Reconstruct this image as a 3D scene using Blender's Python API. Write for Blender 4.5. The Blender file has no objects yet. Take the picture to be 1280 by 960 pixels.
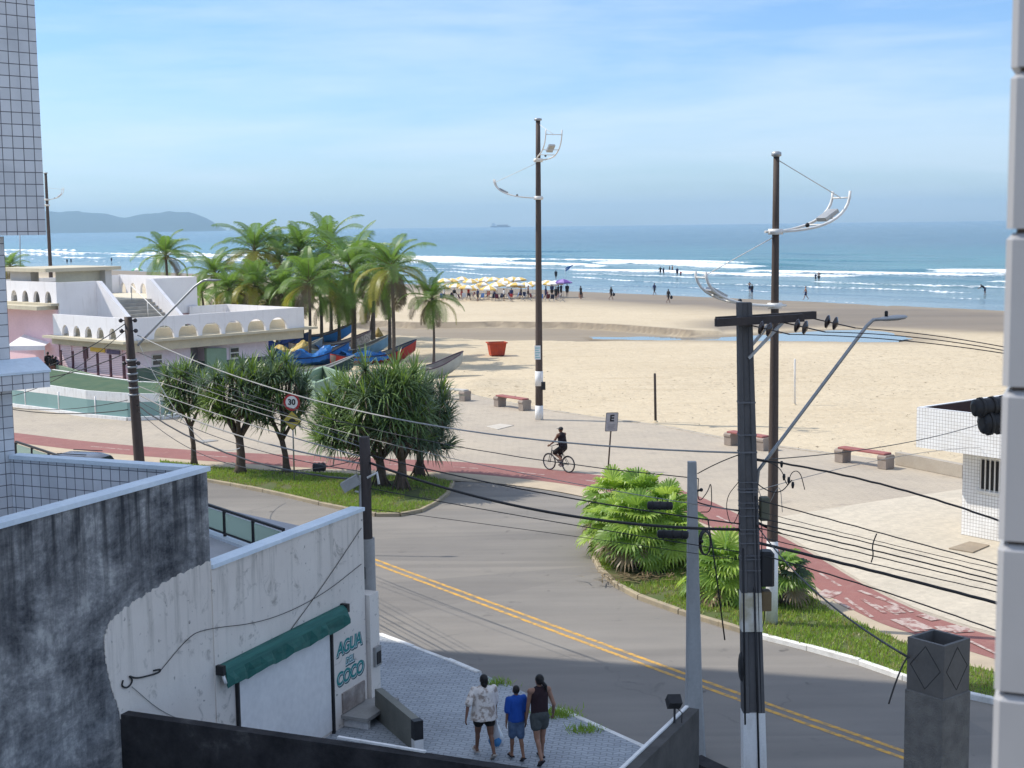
import bpy, bmesh, math, random
import numpy as np
from mathutils import Vector, Matrix, noise
from mathutils.geometry import tessellate_polygon
random.seed(7)
C = bpy.context.scene.collection
SC = bpy.context.scene
PI = math.pi
# ------------------------------------------------------------------ camera model
H = 9.8; FPX = 1750.0
TH = math.atan(198 / FPX); RO = 0.0123
Fv = Vector((0, math.cos(TH), -math.sin(TH))); U0 = Vector((0, math.sin(TH), math.cos(TH))); R0 = Vector((1, 0, 0))
Rv = R0 * math.cos(RO) - U0 * math.sin(RO); Uv = U0 * math.cos(RO) + R0 * math.sin(RO)

def ray(px, py):
    return Fv + Rv * ((px - 640) / FPX) + Uv * ((480 - py) / FPX)

def G(px, py, z=0.0):
    d = ray(px, py); t = (z - H) / d.z
    return Vector((d.x * t, d.y * t, z))

def A(px, py, Y):
    d = ray(px, py); t = Y / d.y
    return Vector((d.x * t, Y, H + d.z * t))

def PX(x, y, z):
    v = (x, y, z - H)
    dz = sum(v[i] * Fv[i] for i in range(3))
    return 640 + FPX * sum(v[i] * Rv[i] for i in range(3)) / dz, 480 - FPX * sum(v[i] * Uv[i] for i in range(3)) / dz

cam = bpy.data.cameras.new('camera'); camo = bpy.data.objects.new('camera', cam); C.objects.link(camo)
camo.matrix_world = Matrix(((Rv.x, Uv.x, -Fv.x, 0), (Rv.y, Uv.y, -Fv.y, 0), (Rv.z, Uv.z, -Fv.z, H), (0, 0, 0, 1)))
cam.sensor_fit = 'HORIZONTAL'; cam.sensor_width = 36; cam.lens = 36 * FPX / 1280
cam.clip_start = 0.05; cam.clip_end = 60000
cam.dof.use_dof = True; cam.dof.focus_distance = 40; cam.dof.aperture_fstop = (cam.lens / 1000) / 0.0022
SC.camera = camo
# ------------------------------------------------------------------ node materials
MATS = {}
def rgba(c): return (c[0], c[1], c[2], 1)

class NT:
    def __init__(s, name):
        s.m = bpy.data.materials.new(name); s.m.use_nodes = True
        s.t = s.m.node_tree; s.t.nodes.clear()
        s.out = s.n('ShaderNodeOutputMaterial')
    def n(s, typ, **kw):
        nd = s.t.nodes.new(typ)
        for k, v in kw.items():
            if k.startswith('i_'):
                key = k[2:]
                key = int(key) if key.isdigit() else key.replace('_', ' ')
                s.set(nd.inputs[key], v)
            else: setattr(nd, k, v)
        return nd
    def set(s, inp, v):
        if isinstance(v, bpy.types.NodeSocket): s.t.links.new(v, inp)
        elif isinstance(v, (tuple, list)) and len(v) == 3 and inp.type == 'RGBA': inp.default_value = rgba(v)
        else: inp.default_value = v
    def coord(s, kind='Object', scale=(1, 1, 1), rot=(0, 0, 0)):
        tc = s.n('ShaderNodeTexCoord')
        mp = s.n('ShaderNodeMapping'); s.t.links.new(tc.outputs[kind], mp.inputs[0])
        mp.inputs['Scale'].default_value = scale; mp.inputs['Rotation'].default_value = rot
        return mp.outputs[0]
    def noise(s, vec, scale, detail=4, rough=0.55, dist=0.0):
        nd = s.n('ShaderNodeTexNoise', i_Scale=scale, i_Detail=detail, i_Roughness=rough, i_Distortion=dist)
        s.t.links.new(vec, nd.inputs['Vector']); return nd.outputs['Fac']
    def ramp(s, fac, stops, interp='LINEAR'):
        r = s.n('ShaderNodeValToRGB'); s.t.links.new(fac, r.inputs[0])
        cr = r.color_ramp; cr.interpolation = interp
        while len(cr.elements) < len(stops): cr.elements.new(0.5)
        for e, (p, c) in zip(cr.elements, stops):
            e.position = p; e.color = rgba(c) if isinstance(c, (tuple, list)) else (c, c, c, 1)
        return r.outputs[0]
    def mix(s, fac, a, b, bt='MIX'):
        nd = s.n('ShaderNodeMix', data_type='RGBA', blend_type=bt)
        s.set(nd.inputs[0], fac); s.set(nd.inputs[6], a if not isinstance(a, (tuple, list)) else rgba(a)); s.set(nd.inputs[7], b if not isinstance(b, (tuple, list)) else rgba(b))
        return nd.outputs[2]
    def math(s, op, a, b=0.0, clamp=False):
        nd = s.n('ShaderNodeMath', operation=op, use_clamp=clamp); s.set(nd.inputs[0], a); s.set(nd.inputs[1], b); return nd.outputs[0]
    def bump(s, h, strength=0.3, dist=0.02, normal=None):
        b = s.n('ShaderNodeBump', i_Strength=strength, i_Distance=dist); s.t.links.new(h, b.inputs['Height'])
        if normal is not None: s.t.links.new(normal, b.inputs['Normal'])
        return b.outputs[0]
    def bsdf(s, col, rough=0.7, normal=None, metal=0.0, spec=0.3, **kw):
        p = s.n('ShaderNodeBsdfPrincipled')
        s.set(p.inputs['Base Color'], col if not isinstance(col, (tuple, list)) else rgba(col)); s.set(p.inputs['Roughness'], rough)
        s.set(p.inputs['Metallic'], metal); s.set(p.inputs['Specular IOR Level'], spec)
        if normal is not None: s.t.links.new(normal, p.inputs['Normal'])
        for k, v in kw.items(): s.set(p.inputs[k.replace('_', ' ')], v)
        s.t.links.new(p.outputs[0], s.out.inputs[0]); s.p = p
        return s.m

def M(name, c1, c2=None, scale=2.0, rough=0.7, bump=0.15, bscale=25, metal=0.0, spec=0.3, streak=None, lo=0.35, hi=0.65, detail=5, bd=0.01):
    """two-tone noisy paint / stone / wood"""
    if name in MATS: return MATS[name]
    t = NT(name); v = t.coord('Object', streak or (1, 1, 1))
    c2 = c2 or tuple(x * 0.8 for x in c1)
    f = t.ramp(t.noise(v, scale, detail), [(lo, c1), (hi, c2)])
    v2 = t.coord('Object')
    f2 = t.noise(v2, scale * 9, 3)
    f = t.mix(0.25, f, t.ramp(f2, [(0.3, tuple(x * 0.75 for x in c1)), (0.7, tuple(min(1, x * 1.15) for x in c1))]))
    nb = t.bump(t.noise(v2, bscale, 4), bump, bd) if bump else None
    MATS[name] = t.bsdf(f, rough, nb, metal, spec); return MATS[name]

def leafmat(name, c1, c2, tr=0.35, scale=1.2):
    if name in MATS: return MATS[name]
    t = NT(name); v = t.coord('Object')
    col = t.ramp(t.noise(v, scale, 3), [(0.3, c1), (0.7, c2)])
    col = t.mix(0.5, col, t.ramp(t.noise(v, scale * 14, 2), [(0.3, tuple(x * 0.6 for x in c1)), (0.7, tuple(x * 1.3 for x in c2))]))
    p = t.n('ShaderNodeBsdfPrincipled', i_Roughness=0.42); t.set(p.inputs['Base Color'], col); p.inputs['Specular IOR Level'].default_value = 0.45
    tl = t.n('ShaderNodeBsdfTranslucent'); t.set(tl.inputs[0], t.mix(0.5, col, (c2[0] * 1.6, c2[1] * 1.6, c2[2] * 0.8), 'MIX'))
    mx = t.n('ShaderNodeMixShader'); mx.inputs[0].default_value = tr
    t.t.links.new(p.outputs[0], mx.inputs[1]); t.t.links.new(tl.outputs[0], mx.inputs[2]); t.t.links.new(mx.outputs[0], t.out.inputs[0])
    MATS[name] = t.m; return t.m

def tilemat(name, c, mortar, w, h, rough=0.25, msize=0.006, vary=0.08, spec=0.5, dirt=0.25, dirtc=(0.25, 0.24, 0.22), off=0.0):
    if name in MATS: return MATS[name]
    t = NT(name); v = t.coord('UV'); vo = t.coord('Object')
    b = t.n('ShaderNodeTexBrick', offset=off, squash=1.0); t.t.links.new(v, b.inputs['Vector'])
    b.inputs['Color1'].default_value = rgba(c); b.inputs['Color2'].default_value = rgba(tuple(x * (1 - vary) for x in c)); b.inputs['Mortar'].default_value = rgba(mortar)
    b.inputs['Scale'].default_value = 1.0; b.inputs['Mortar Size'].default_value = msize; b.inputs['Brick Width'].default_value = w; b.inputs['Row Height'].default_value = h
    b.inputs['Mortar Smooth'].default_value = 0.15; b.inputs['Bias'].default_value = 0.0
    d = t.ramp(t.noise(vo, 1.3, 6, 0.65), [(0.45, 0.0), (0.75, dirt)])
    col = t.mix(d, b.outputs['Color'], dirtc)
    nb = t.bump(b.outputs['Fac'], 0.5, -0.004)
    nb = t.bump(t.noise(vo, 3.0, 2), 0.06, 0.02, nb)
    MATS[name] = t.bsdf(col, t.math('ADD', t.math('MULTIPLY', b.outputs['Fac'], 0.5), rough), nb, 0, spec); return MATS[name]
# ------------------------------------------------------------------ mesh builder
class MB:
    def __init__(s): s.v = []; s.f = []; s.m = []; s.s = []
    def add(s, vs, fs, m=0, smooth=False):
        o = len(s.v); s.v.extend([tuple(v) for v in vs])
        for f in fs: s.f.append(tuple(i + o for i in f)); s.m.append(m); s.s.append(smooth)
    def box(s, x0, x1, y0, y1, z0, z1, m=0):
        vs = [(x, y, z) for z in (z0, z1) for y in (y0, y1) for x in (x0, x1)]
        s.add(vs, [(0, 2, 3, 1), (4, 5, 7, 6), (0, 1, 5, 4), (1, 3, 7, 5), (3, 2, 6, 7), (2, 0, 4, 6)], m)
    def rbox(s, x0, x1, y0, y1, z0, z1, b=0.02, m=0):
        """box with chamfered vertical and top edges"""
        ring = lambda i, z: [(x0 + i + b, y0 + i, z), (x1 - i - b, y0 + i, z), (x1 - i, y0 + i + b, z), (x1 - i, y1 - i - b, z), (x1 - i - b, y1 - i, z), (x0 + i + b, y1 - i, z), (x0 + i, y1 - i - b, z), (x0 + i, y0 + i + b, z)]
        vs = ring(0, z0) + ring(0, z1 - b) + ring(b * 0.9, z1)
        fs = [tuple(range(7, -1, -1)), tuple(range(16, 24))]
        for k in (0, 8):
            for i in range(8): fs.append((k + i, k + (i + 1) % 8, k + 8 + (i + 1) % 8, k + 8 + i))
        s.add(vs, fs, m)
    def beam(s, p0, p1, w, h, m=0, up=(0, 0, 1)):
        p0 = Vector(p0); p1 = Vector(p1); d = (p1 - p0).normalized(); up = Vector(up)
        if abs(d.dot(up)) > 0.98: up = Vector((0, 1, 0))
        x = d.cross(up).normalized() * (w / 2); y = x.cross(d).normalized() * (h / 2)
        vs = [p + a * x + b * y for p in (p0, p1) for a, b in ((-1, -1), (1, -1), (1, 1), (-1, 1))]
        s.add(vs, [(0, 1, 2, 3), (7, 6, 5, 4), (0, 4, 5, 1), (1, 5, 6, 2), (2, 6, 7, 3), (3, 7, 4, 0)], m)
    def tube(s, pts, rad, n=8, m=0, cap=True, smooth=True, sy=1.0):
        pts = [Vector(p) for p in pts]; k = len(pts)
        if not isinstance(rad, (list, tuple)): rad = [rad] * k
        vs = []; ref = None
        for i, p in enumerate(pts):
            d = (pts[min(i + 1, k - 1)] - pts[max(i - 1, 0)])
            d = d.normalized() if d.length > 1e-9 else Vector((0, 0, 1))
            if ref is None: ref = Vector((0, 0, 1)) if abs(d.z) < 0.9 else Vector((1, 0, 0))
            x = ref.cross(d)
            if x.length < 1e-6: x = Vector((1, 0, 0)).cross(d)
            x.normalize(); y = d.cross(x).normalized(); ref = d.cross(x).cross(d) if False else y
            for j in range(n):
                a = 2 * PI * j / n; vs.append(p + x * (math.cos(a) * rad[i]) + y * (math.sin(a) * rad[i] * sy))
            ref = y
        fs = []
        for i in range(k - 1):
            for j in range(n): fs.append((i * n + j, i * n + (j + 1) % n, (i + 1) * n + (j + 1) % n, (i + 1) * n + j))
        s.add(vs, fs, m, smooth)
        if cap:
            o = len(s.v) - len(vs)
            s.f.append(tuple(o + j for j in range(n - 1, -1, -1))); s.m.append(m); s.s.append(False)
            s.f.append(tuple(o + (k - 1) * n + j for j in range(n))); s.m.append(m); s.s.append(False)
    def lathe(s, prof, n=12, c=(0, 0, 0), m=0, smooth=True):
        vs = []; k = len(prof)
        for r, z in prof:
            for j in range(n): a = 2 * PI * j / n; vs.append((c[0] + r * math.cos(a), c[1] + r * math.sin(a), c[2] + z))
        fs = [(i * n + j, i * n + (j + 1) % n, (i + 1) * n + (j + 1) % n, (i + 1) * n + j) for i in range(k - 1) for j in range(n)]
        fs += [tuple(range(n - 1, -1, -1)), tuple((k - 1) * n + j for j in range(n))]
        s.add(vs, fs, m, smooth)
    def ell(s, c, r, n=12, k=8, m=0, rot=None):
        c = Vector(c); vs = []
        if not isinstance(r, (tuple, list)): r = (r, r, r)
        for i in range(k + 1):
            t = PI * i / k
            for j in range(n):
                a = 2 * PI * j / n
                p = Vector((r[0] * math.sin(t) * math.cos(a), r[1] * math.sin(t) * math.sin(a), -r[2] * math.cos(t)))
                if rot is not None: p = rot @ p
                vs.append(c + p)
        fs = [(i * n + j, i * n + (j + 1) % n, (i + 1) * n + (j + 1) % n, (i + 1) * n + j) for i in range(k) for j in range(n)]
        s.add(vs, fs, m, True)
    def prism(s, pts, vec, m=0):
        """pts: planar outline (3D), extruded by vec"""
        pts = [Vector(p) for p in pts]; vec = Vector(vec); n = len(pts)
        nr = Vector((0, 0, 0))
        for i in range(n): nr += pts[i].cross(pts[(i + 1) % n])
        if nr.dot(vec) < 0: pts = pts[::-1]
        vs = pts + [p + vec for p in pts]
        s.add(vs, [tuple(range(n - 1, -1, -1)), tuple(range(n, 2 * n))] + [(i, (i + 1) % n, n + (i + 1) % n, n + i) for i in range(n)], m)
    def sheet(s, pts, m=0):
        pts = [Vector(p) for p in pts]
        if len(pts) < 5: s.add(pts, [tuple(range(len(pts)))], m); return
        fs = []
        for t_ in tessellate_polygon([pts]):
            n_ = (pts[t_[1]] - pts[t_[0]]).cross(pts[t_[2]] - pts[t_[0]]); fs.append(t_ if n_.z >= 0 else (t_[0], t_[2], t_[1]))
        s.add(pts, fs, m)
    def mesh(s, name, mats, origin=(0, 0, 0)):
        me = bpy.data.meshes.new(name); o = Vector(origin)
        me.from_pydata([(v[0] - o.x, v[1] - o.y, v[2] - o.z) for v in s.v], [], s.f)
        mats = mats if isinstance(mats, (list, tuple)) else [mats]
        for mt in mats: me.materials.append(mt)
        if len(mats) > 1: me.polygons.foreach_set('material_index', s.m)
        me.polygons.foreach_set('use_smooth', s.s)
        if len(s.f) < 60000:
            uv = me.uv_layers.new(name='UVMap'); buf = np.zeros(len(me.loops) * 2)
            for p in me.polygons:
                n = p.normal
                if abs(n.z) > 0.7: a, b = Vector((1, 0, 0)), Vector((0, 1, 0))
                else: a = Vector((-n.y, n.x, 0)).normalized(); b = Vector((0, 0, 1))
                for li in p.loop_indices:
                    c = me.vertices[me.loops[li].vertex_index].co
                    buf[li * 2] = c.dot(a); buf[li * 2 + 1] = c.dot(b)
            uv.data.foreach_set('uv', buf)
        me.update(); return me
    def build(s, name, mats, parent=None, origin=(0, 0, 0), loc=None):
        ob = bpy.data.objects.new(name, s.mesh(name, mats, origin)); C.objects.link(ob)
        if parent is not None: ob.parent = parent
        else: ob.location = origin if loc is None else loc
        return ob

def tag(o, label=None, cat=None, group=None, kind=None):
    if label: o['label'] = label
    if cat: o['category'] = cat
    if group: o['group'] = group
    if kind: o['kind'] = kind
    return o
def thing(name, label, cat, loc=(0, 0, 0), rz=0.0, group=None):
    o = bpy.data.objects.new(name, None); o.empty_display_size = 0.3; C.objects.link(o)
    o.location = loc; o.rotation_euler = (0, 0, rz)
    return tag(o, label, cat, group)
def dup(root, loc, rz=0.0, scale=None, label=None, group=None):
    r = root.copy(); C.objects.link(r); r.location = loc; r.rotation_euler = (0, 0, rz)
    if scale: r.scale = (scale, scale, scale) if not isinstance(scale, tuple) else scale
    if label: r['label'] = label
    if group: r['group'] = group
    for ch in list(root.children):
        c = ch.copy(); C.objects.link(c); c.parent = r
        for g in list(ch.children):
            d = g.copy(); C.objects.link(d); d.parent = c
    return r
def sub(pts, step):
    """resample a polyline"""
    out = [Vector(pts[0])]
    for a, b in zip(pts[:-1], pts[1:]):
        a = Vector(a); b = Vector(b); n = max(1, int((b - a).length / step))
        for i in range(1, n + 1): out.append(a.lerp(b, i / n))
    return out
def smooth(pts, it=2):
    for _ in range(it):
        q = [pts[0]]
        for a, b in zip(pts[:-1], pts[1:]):
            a = Vector(a); b = Vector(b); q += [a.lerp(b, .25), a.lerp(b, .75)]
        q.append(pts[-1]); pts = q
    return pts
def remesh(mb, name, mats, voxel, sm=4, parent=None, origin=(0, 0, 0)):
    me = mb.mesh('tmp', mats); ob = bpy.data.objects.new('tmp', me); C.objects.link(ob)
    r = ob.modifiers.new('r', 'REMESH'); r.mode = 'VOXEL'; r.voxel_size = voxel; r.use_smooth_shade = True
    if sm:
        q = ob.modifiers.new('s', 'SMOOTH'); q.iterations = sm; q.factor = 0.5
    dg = bpy.context.evaluated_depsgraph_get(); dg.update()
    nm = bpy.data.meshes.new_from_object(ob.evaluated_get(dg)); nm.name = name
    bpy.data.objects.remove(ob); bpy.data.meshes.remove(me)
    nm.materials.clear()
    for mt in (mats if isinstance(mats, (list, tuple)) else [mats]): nm.materials.append(mt)
    o2 = bpy.data.objects.new(name, nm); C.objects.link(o2)
    if parent is not None: o2.parent = parent
    else: o2.location = origin
    return o2
def text_mesh(txt, size, depth, offset=0.0, shear=0.0, spacing=1.0):
    cu = bpy.data.curves.new('t', 'FONT'); cu.body = txt; cu.size = size; cu.extrude = depth; cu.offset = offset; cu.align_x = 'CENTER'; cu.align_y = 'CENTER'; cu.shear = shear; cu.space_character = spacing
    ob = bpy.data.objects.new('t', cu); C.objects.link(ob)
    dg = bpy.context.evaluated_depsgraph_get(); dg.update()
    me = bpy.data.meshes.new_from_object(ob.evaluated_get(dg)); bpy.data.objects.remove(ob)
    vs = [tuple(v.co) for v in me.vertices]; fs = [tuple(p.vertices) for p in me.polygons]
    bpy.data.meshes.remove(me); return vs, fs
def put_text(mb, txt, size, org, ax, ay, depth=0.004, m=0, **kw):
    """letters laid on the plane through org spanned by unit vectors ax (reading direction) and ay (up)"""
    vs, fs = text_mesh(txt, size, depth, **kw); ax = Vector(ax).normalized(); ay = Vector(ay).normalized(); az = ax.cross(ay); org = Vector(org)
    mb.add([org + ax * v[0] + ay * v[1] + az * v[2] for v in vs], fs, m)
# ------------------------------------------------------------------ world, sun, haze
SUN_EL = math.radians(48); SUN_DIR = Vector((-0.966, 0.259, 0)).normalized() * math.cos(SUN_EL) + Vector((0, 0, math.sin(SUN_EL)))
w = bpy.data.worlds.new('World'); SC.world = w; w.use_nodes = True
wt = w.node_tree; wt.nodes.clear()
wo = wt.nodes.new('ShaderNodeOutputWorld'); bg = wt.nodes.new('ShaderNodeBackground')
sky = wt.nodes.new('ShaderNodeTexSky'); sky.sky_type = 'NISHITA'; sky.sun_disc = False
sky.sun_elevation = SUN_EL; sky.sun_rotation = math.atan2(SUN_DIR.x, SUN_DIR.y); sky.altitude = 10
sky.air_density = 1.0; sky.dust_density = 0.4; sky.ozone_density = 1.8
tc = wt.nodes.new('ShaderNodeTexCoord')
def wnode(t, **kw):
    n = wt.nodes.new(t)
    for k, v in kw.items():
        if k.startswith('i_'): 
            key = k[2:]; key = int(key) if key.isdigit() else key
            if isinstance(v, bpy.types.NodeSocket): wt.links.new(v, n.inputs[key])
            else: n.inputs[key].default_value = v
        else: setattr(n, k, v)
    return n
# thin cirrus: noise over the sky dome's direction, stretched along streaks
mp = wnode('ShaderNodeMapping', i_Vector=tc.outputs['Generated']); mp.inputs['Rotation'].default_value = (math.radians(3), math.radians(-9), math.radians(20)); mp.inputs['Scale'].default_value = (1.6, 1.6, 12)
n1 = wnode('ShaderNodeTexNoise', i_Vector=mp.outputs[0], i_Scale=1.15, i_Detail=8.0, i_Roughness=0.56, i_Distortion=0.5)
n2 = wnode('ShaderNodeTexNoise', i_Vector=mp.outputs[0], i_Scale=5.5, i_Detail=6.0, i_Roughness=0.6)
ad = wnode('ShaderNodeMath', operation='MULTIPLY_ADD', i_0=n2.outputs[0], i_1=0.35, i_2=n1.outputs[0])
rp = wnode('ShaderNodeValToRGB', i_0=ad.outputs[0]); rp.color_ramp.elements[0].position = 0.57; rp.color_ramp.elements[1].position = 0.86
rp.color_ramp.elements[0].color = (0, 0, 0, 1); rp.color_ramp.elements[1].color = (0.44, 0.44, 0.44, 1)
tnt = wnode('ShaderNodeMix', data_type='RGBA', blend_type='MULTIPLY'); tnt.inputs[0].default_value = 1; wt.links.new(sky.outputs[0], tnt.inputs[6]); tnt.inputs[7].default_value = (0.55, 0.71, 0.94, 1)
mxs = wnode('ShaderNodeMix', data_type='RGBA'); wt.links.new(rp.outputs[0], mxs.inputs[0]); wt.links.new(tnt.outputs[2], mxs.inputs[6]); mxs.inputs[7].default_value = (5.0, 5.6, 6.4, 1)
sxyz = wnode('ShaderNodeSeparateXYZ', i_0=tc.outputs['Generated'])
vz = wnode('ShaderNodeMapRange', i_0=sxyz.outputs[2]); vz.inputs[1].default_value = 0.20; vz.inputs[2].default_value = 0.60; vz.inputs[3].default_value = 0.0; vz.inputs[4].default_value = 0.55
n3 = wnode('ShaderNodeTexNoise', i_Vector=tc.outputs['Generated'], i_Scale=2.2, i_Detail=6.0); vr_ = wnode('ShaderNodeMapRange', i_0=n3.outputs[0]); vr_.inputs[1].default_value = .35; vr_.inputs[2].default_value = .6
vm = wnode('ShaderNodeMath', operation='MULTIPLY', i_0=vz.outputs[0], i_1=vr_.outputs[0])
fill_veil = wnode('ShaderNodeMix', data_type='RGBA'); wt.links.new(vm.outputs[0], fill_veil.inputs[0]); wt.links.new(mxs.outputs[2], fill_veil.inputs[6]); fill_veil.inputs[7].default_value = (6.9, 7.5, 8.4, 1)  # bright cloud added overhead, out of view, as neutral fill for the shade
wt.links.new(fill_veil.outputs[2], bg.inputs[0]); bg.inputs[1].default_value = 0.15
wt.links.new(bg.outputs[0], wo.inputs[0])
sl = bpy.data.lights.new('sun', 'SUN'); sl.energy = 3.7; sl.angle = math.radians(0.53); sl.color = (1.0, 0.94, 0.84)
so = bpy.data.objects.new('sun', sl); C.objects.link(so); so.location = (-40, 20, 60)
so.rotation_euler = (-SUN_DIR).to_track_quat('-Z', 'Y').to_euler()
SC.view_settings.view_transform = 'Standard'; SC.view_settings.look = 'None'; SC.view_settings.exposure = 0.34; SC.view_settings.gamma = 1
SC.cycles.use_denoising = True; SC.cycles.max_bounces = 6; SC.cycles.volume_bounces = 0; SC.cycles.transparent_max_bounces = 12
SC.cycles.caustics_reflective = False; SC.cycles.caustics_refractive = False
# ------------------------------------------------------------------ beach frame: s = metres seaward of the waterline, q = along it
SN = (0.793, 0.609); SO = (54.0, 155.0)
SEA_Z = -0.45
def s_of(x, y): return (x - SO[0]) * SN[0] + (y - SO[1]) * SN[1]
def q_of(x, y): return (x - SO[0]) * 0.609 - (y - SO[1]) * 0.793
def np_px(X, Y, Z):
    dz = Y * Fv.y + (Z - H) * Fv.z
    u = X * Rv.x + Y * Rv.y + (Z - H) * Rv.z; v = X * Uv.x + Y * Uv.y + (Z - H) * Uv.z
    return 640 + FPX * u / dz, 480 - FPX * v / dz
def sstep(a, b, x): t = np.clip((x - a) / (b - a), 0, 1); return t * t * (3 - 2 * t)
def wob(X, Y, sc, seed=0.0):
    """cheap smooth wobble field"""
    o = np.zeros_like(X); rnd = random.Random(int(seed * 100) + 5)
    for k in range(7):
        a = rnd.uniform(0, 2 * PI); f = sc * rnd.uniform(0.5, 2.4); ph = rnd.uniform(0, 6.28)
        o += np.sin((X * math.cos(a) + Y * math.sin(a)) * f + ph + 1.3 * np.sin((X * math.sin(a) - Y * math.cos(a)) * f * 0.6 + ph * 2)) / (0.6 + f / sc)
    return o / 4.0
def poly_sd(px, py, poly):
    """signed distance (positive inside) of arrays px,py to polygon"""
    ins = np.zeros(px.shape, bool); d = np.full(px.shape, 1e9); n = len(poly)
    for i in range(n):
        x0, y0 = poly[i]; x1, y1 = poly[(i + 1) % n]
        c = ((y0 > py) != (y1 > py)) & (px < (x1 - x0) * (py - y0) / ((y1 - y0) or 1e-9) + x0); ins ^= c
        L = (x1 - x0) ** 2 + (y1 - y0) ** 2 or 1e-9
        t = np.clip(((px - x0) * (x1 - x0) + (py - y0) * (y1 - y0)) / L, 0, 1)
        d = np.minimum(d, np.hypot(px - x0 - t * (x1 - x0), py - y0 - t * (y1 - y0)))
    return np.where(ins, d, -d)
def grid_obj(name, X, Y, Z, mat, attrs=()):
    nr, nc = X.shape
    me = bpy.data.meshes.new(name); me.vertices.add(nr * nc)
    me.vertices.foreach_set('co', np.stack([X, Y, Z], -1).reshape(-1))
    i = np.arange(nr * nc).reshape(nr, nc)
    q = np.stack([i[:-1, :-1], i[:-1, 1:], i[1:, 1:], i[1:, :-1]], -1).reshape(-1, 4); nf = len(q)
    me.loops.add(nf * 4); me.polygons.add(nf)
    me.loops.foreach_set('vertex_index', q.reshape(-1)); me.polygons.foreach_set('loop_start', np.arange(nf) * 4); me.polygons.foreach_set('loop_total', np.full(nf, 4))
    me.polygons.foreach_set('use_smooth', np.ones(nf, bool)); me.update(calc_edges=True)
    for an, arr in attrs:
        at = me.attributes.new(an, 'FLOAT', 'POINT'); at.data.foreach_set('value', arr.reshape(-1).astype(np.float32))
    me.materials.append(mat); ob = bpy.data.objects.new(name, me); C.objects.link(ob); ob['kind'] = 'structure'; return ob
def wpoly(pts): # the beach's regions are surveyed from the ground plane
    return [tuple(G(x, y, -0.15)[:2]) for x, y in pts]
# ------------------------------------------------------------------ sand
t = NT('beach_sand'); v = t.coord('Object')
at = t.n('ShaderNodeAttribute', attribute_name='wet').outputs['Fac']; atr = t.n('ShaderNodeAttribute', attribute_name='trod').outputs['Fac']
big = t.ramp(t.noise(v, 0.06, 5, 0.6), [(0.3, (0.585, 0.49, 0.345)), (0.7, (0.50, 0.41, 0.28))])
med = t.ramp(t.noise(v, 0.9, 6, 0.65), [(0.38, (0.50, 0.41, 0.28)), (0.6, (0.60, 0.505, 0.36))])
col = t.mix(0.35, big, med)
vst = t.coord('Object', (1, 1, 1), (0, 0, math.radians(37)))
sp = t.math('MAXIMUM', t.ramp(t.noise(v, 2.2, 4, 0.65), [(0.56, 0.0), (0.66, 1.0)]), t.ramp(t.noise(v, 6.5, 2, 0.6), [(0.60, 0.0), (0.68, 0.8)]))
col = t.mix(t.math('MULTIPLY', sp, t.math('MULTIPLY', atr, 0.62)), col, (0.24, 0.185, 0.12))
vs2 = t.coord('Object', (0.25, 1.6, 1), (0, 0, math.radians(-52)))
trk = t.ramp(t.noise(vs2, 0.5, 5, 0.6, 0.6), [(0.56, 0.0), (0.66, 0.32)])
col = t.mix(trk, col, (0.42, 0.33, 0.21))
wetc = t.ramp(t.noise(vs2, 0.12, 5, 0.6), [(0.3, (0.165, 0.13, 0.092)), (0.7, (0.225, 0.178, 0.125))])
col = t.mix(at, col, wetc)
h = t.math('ADD', t.noise(v, 1.4, 6, 0.7), t.math('MULTIPLY', t.noise(v, 5.0, 3, 0.6), 0.5))
fv = t.n('ShaderNodeTexVoronoi', i_Scale=1.5); t.t.links.new(v, fv.inputs['Vector'])
fpit = t.math('MULTIPLY', t.ramp(fv.outputs['Distance'], [(0.12, 0.0), (0.3, 1.0)]), 0.45)
h = t.math('ADD', h, fpit); nb = t.bump(h, t.math('SUBTRACT', 0.75, t.math('MULTIPLY', at, 0.5)), 0.09)
SANDM = t.bsdf(col, t.math('SUBTRACT', 0.95, t.math('MULTIPLY', at, 0.4)), nb, 0, 0.2)
rows = np.concatenate([np.linspace(6, 60, 60, endpoint=False), 60 * 1.0052 ** np.arange(0, 470)])
cols = np.linspace(-0.68, 0.72, 430)
Y = np.repeat(rows[:, None], 430, 1); X = cols[None, :] * (Y + 18)
s = (X - SO[0]) * SN[0] + (Y - SO[1]) * SN[1]
Z = -0.06 - 0.12 * sstep(-60, -20, s) - 0.75 * sstep(-25, 45, s)
bank = wpoly([(470, 407), (530, 409), (590, 408.5), (625, 407.5), (680, 408.5), (720, 409), (760, 411), (830, 416.5), (870, 421), (870, 426), (740, 427), (600, 426), (500, 420), (440, 414)])
pool = wpoly([(738, 420.8), (800, 420), (870, 421.5), (930, 420), (980, 416), (1030, 413), (1075, 411.5), (1110, 414), (1140, 423), (1120, 427), (1080, 427.4), (1000, 426.3), (930, 425.7), (860, 425), (790, 424.2), (745, 423.2)])
wob1 = wob(X, Y, 0.25, 1)
sdb = poly_sd(X + wob1 * 1.2, Y + wob(X, Y, 0.3, 2) * 1.2, bank); sdp = poly_sd(X, Y + wob1 * 0.6, pool)
far_ = (sdb < 0) & (np_px(X, Y, Z)[1] < 418) & (np_px(X, Y, Z)[0] < 900); Z += np.where(far_, 0.36 * np.exp(sdb / 9.0), 0); Z -= 0.20 * sstep(-0.1, 0.3, sdb)
Z -= 0.60 * sstep(-.9, .9, sdp) 
wetp = wpoly([(690, 371), (760, 368), (880, 373), (1000, 378), (1300, 386), (1400, 420), (1300, 419), (1140, 414), (1060, 409), (980, 413), (900, 417), (850, 414), (870, 402), (935, 393), (985, 389), (900, 387), (800, 382)])
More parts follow.
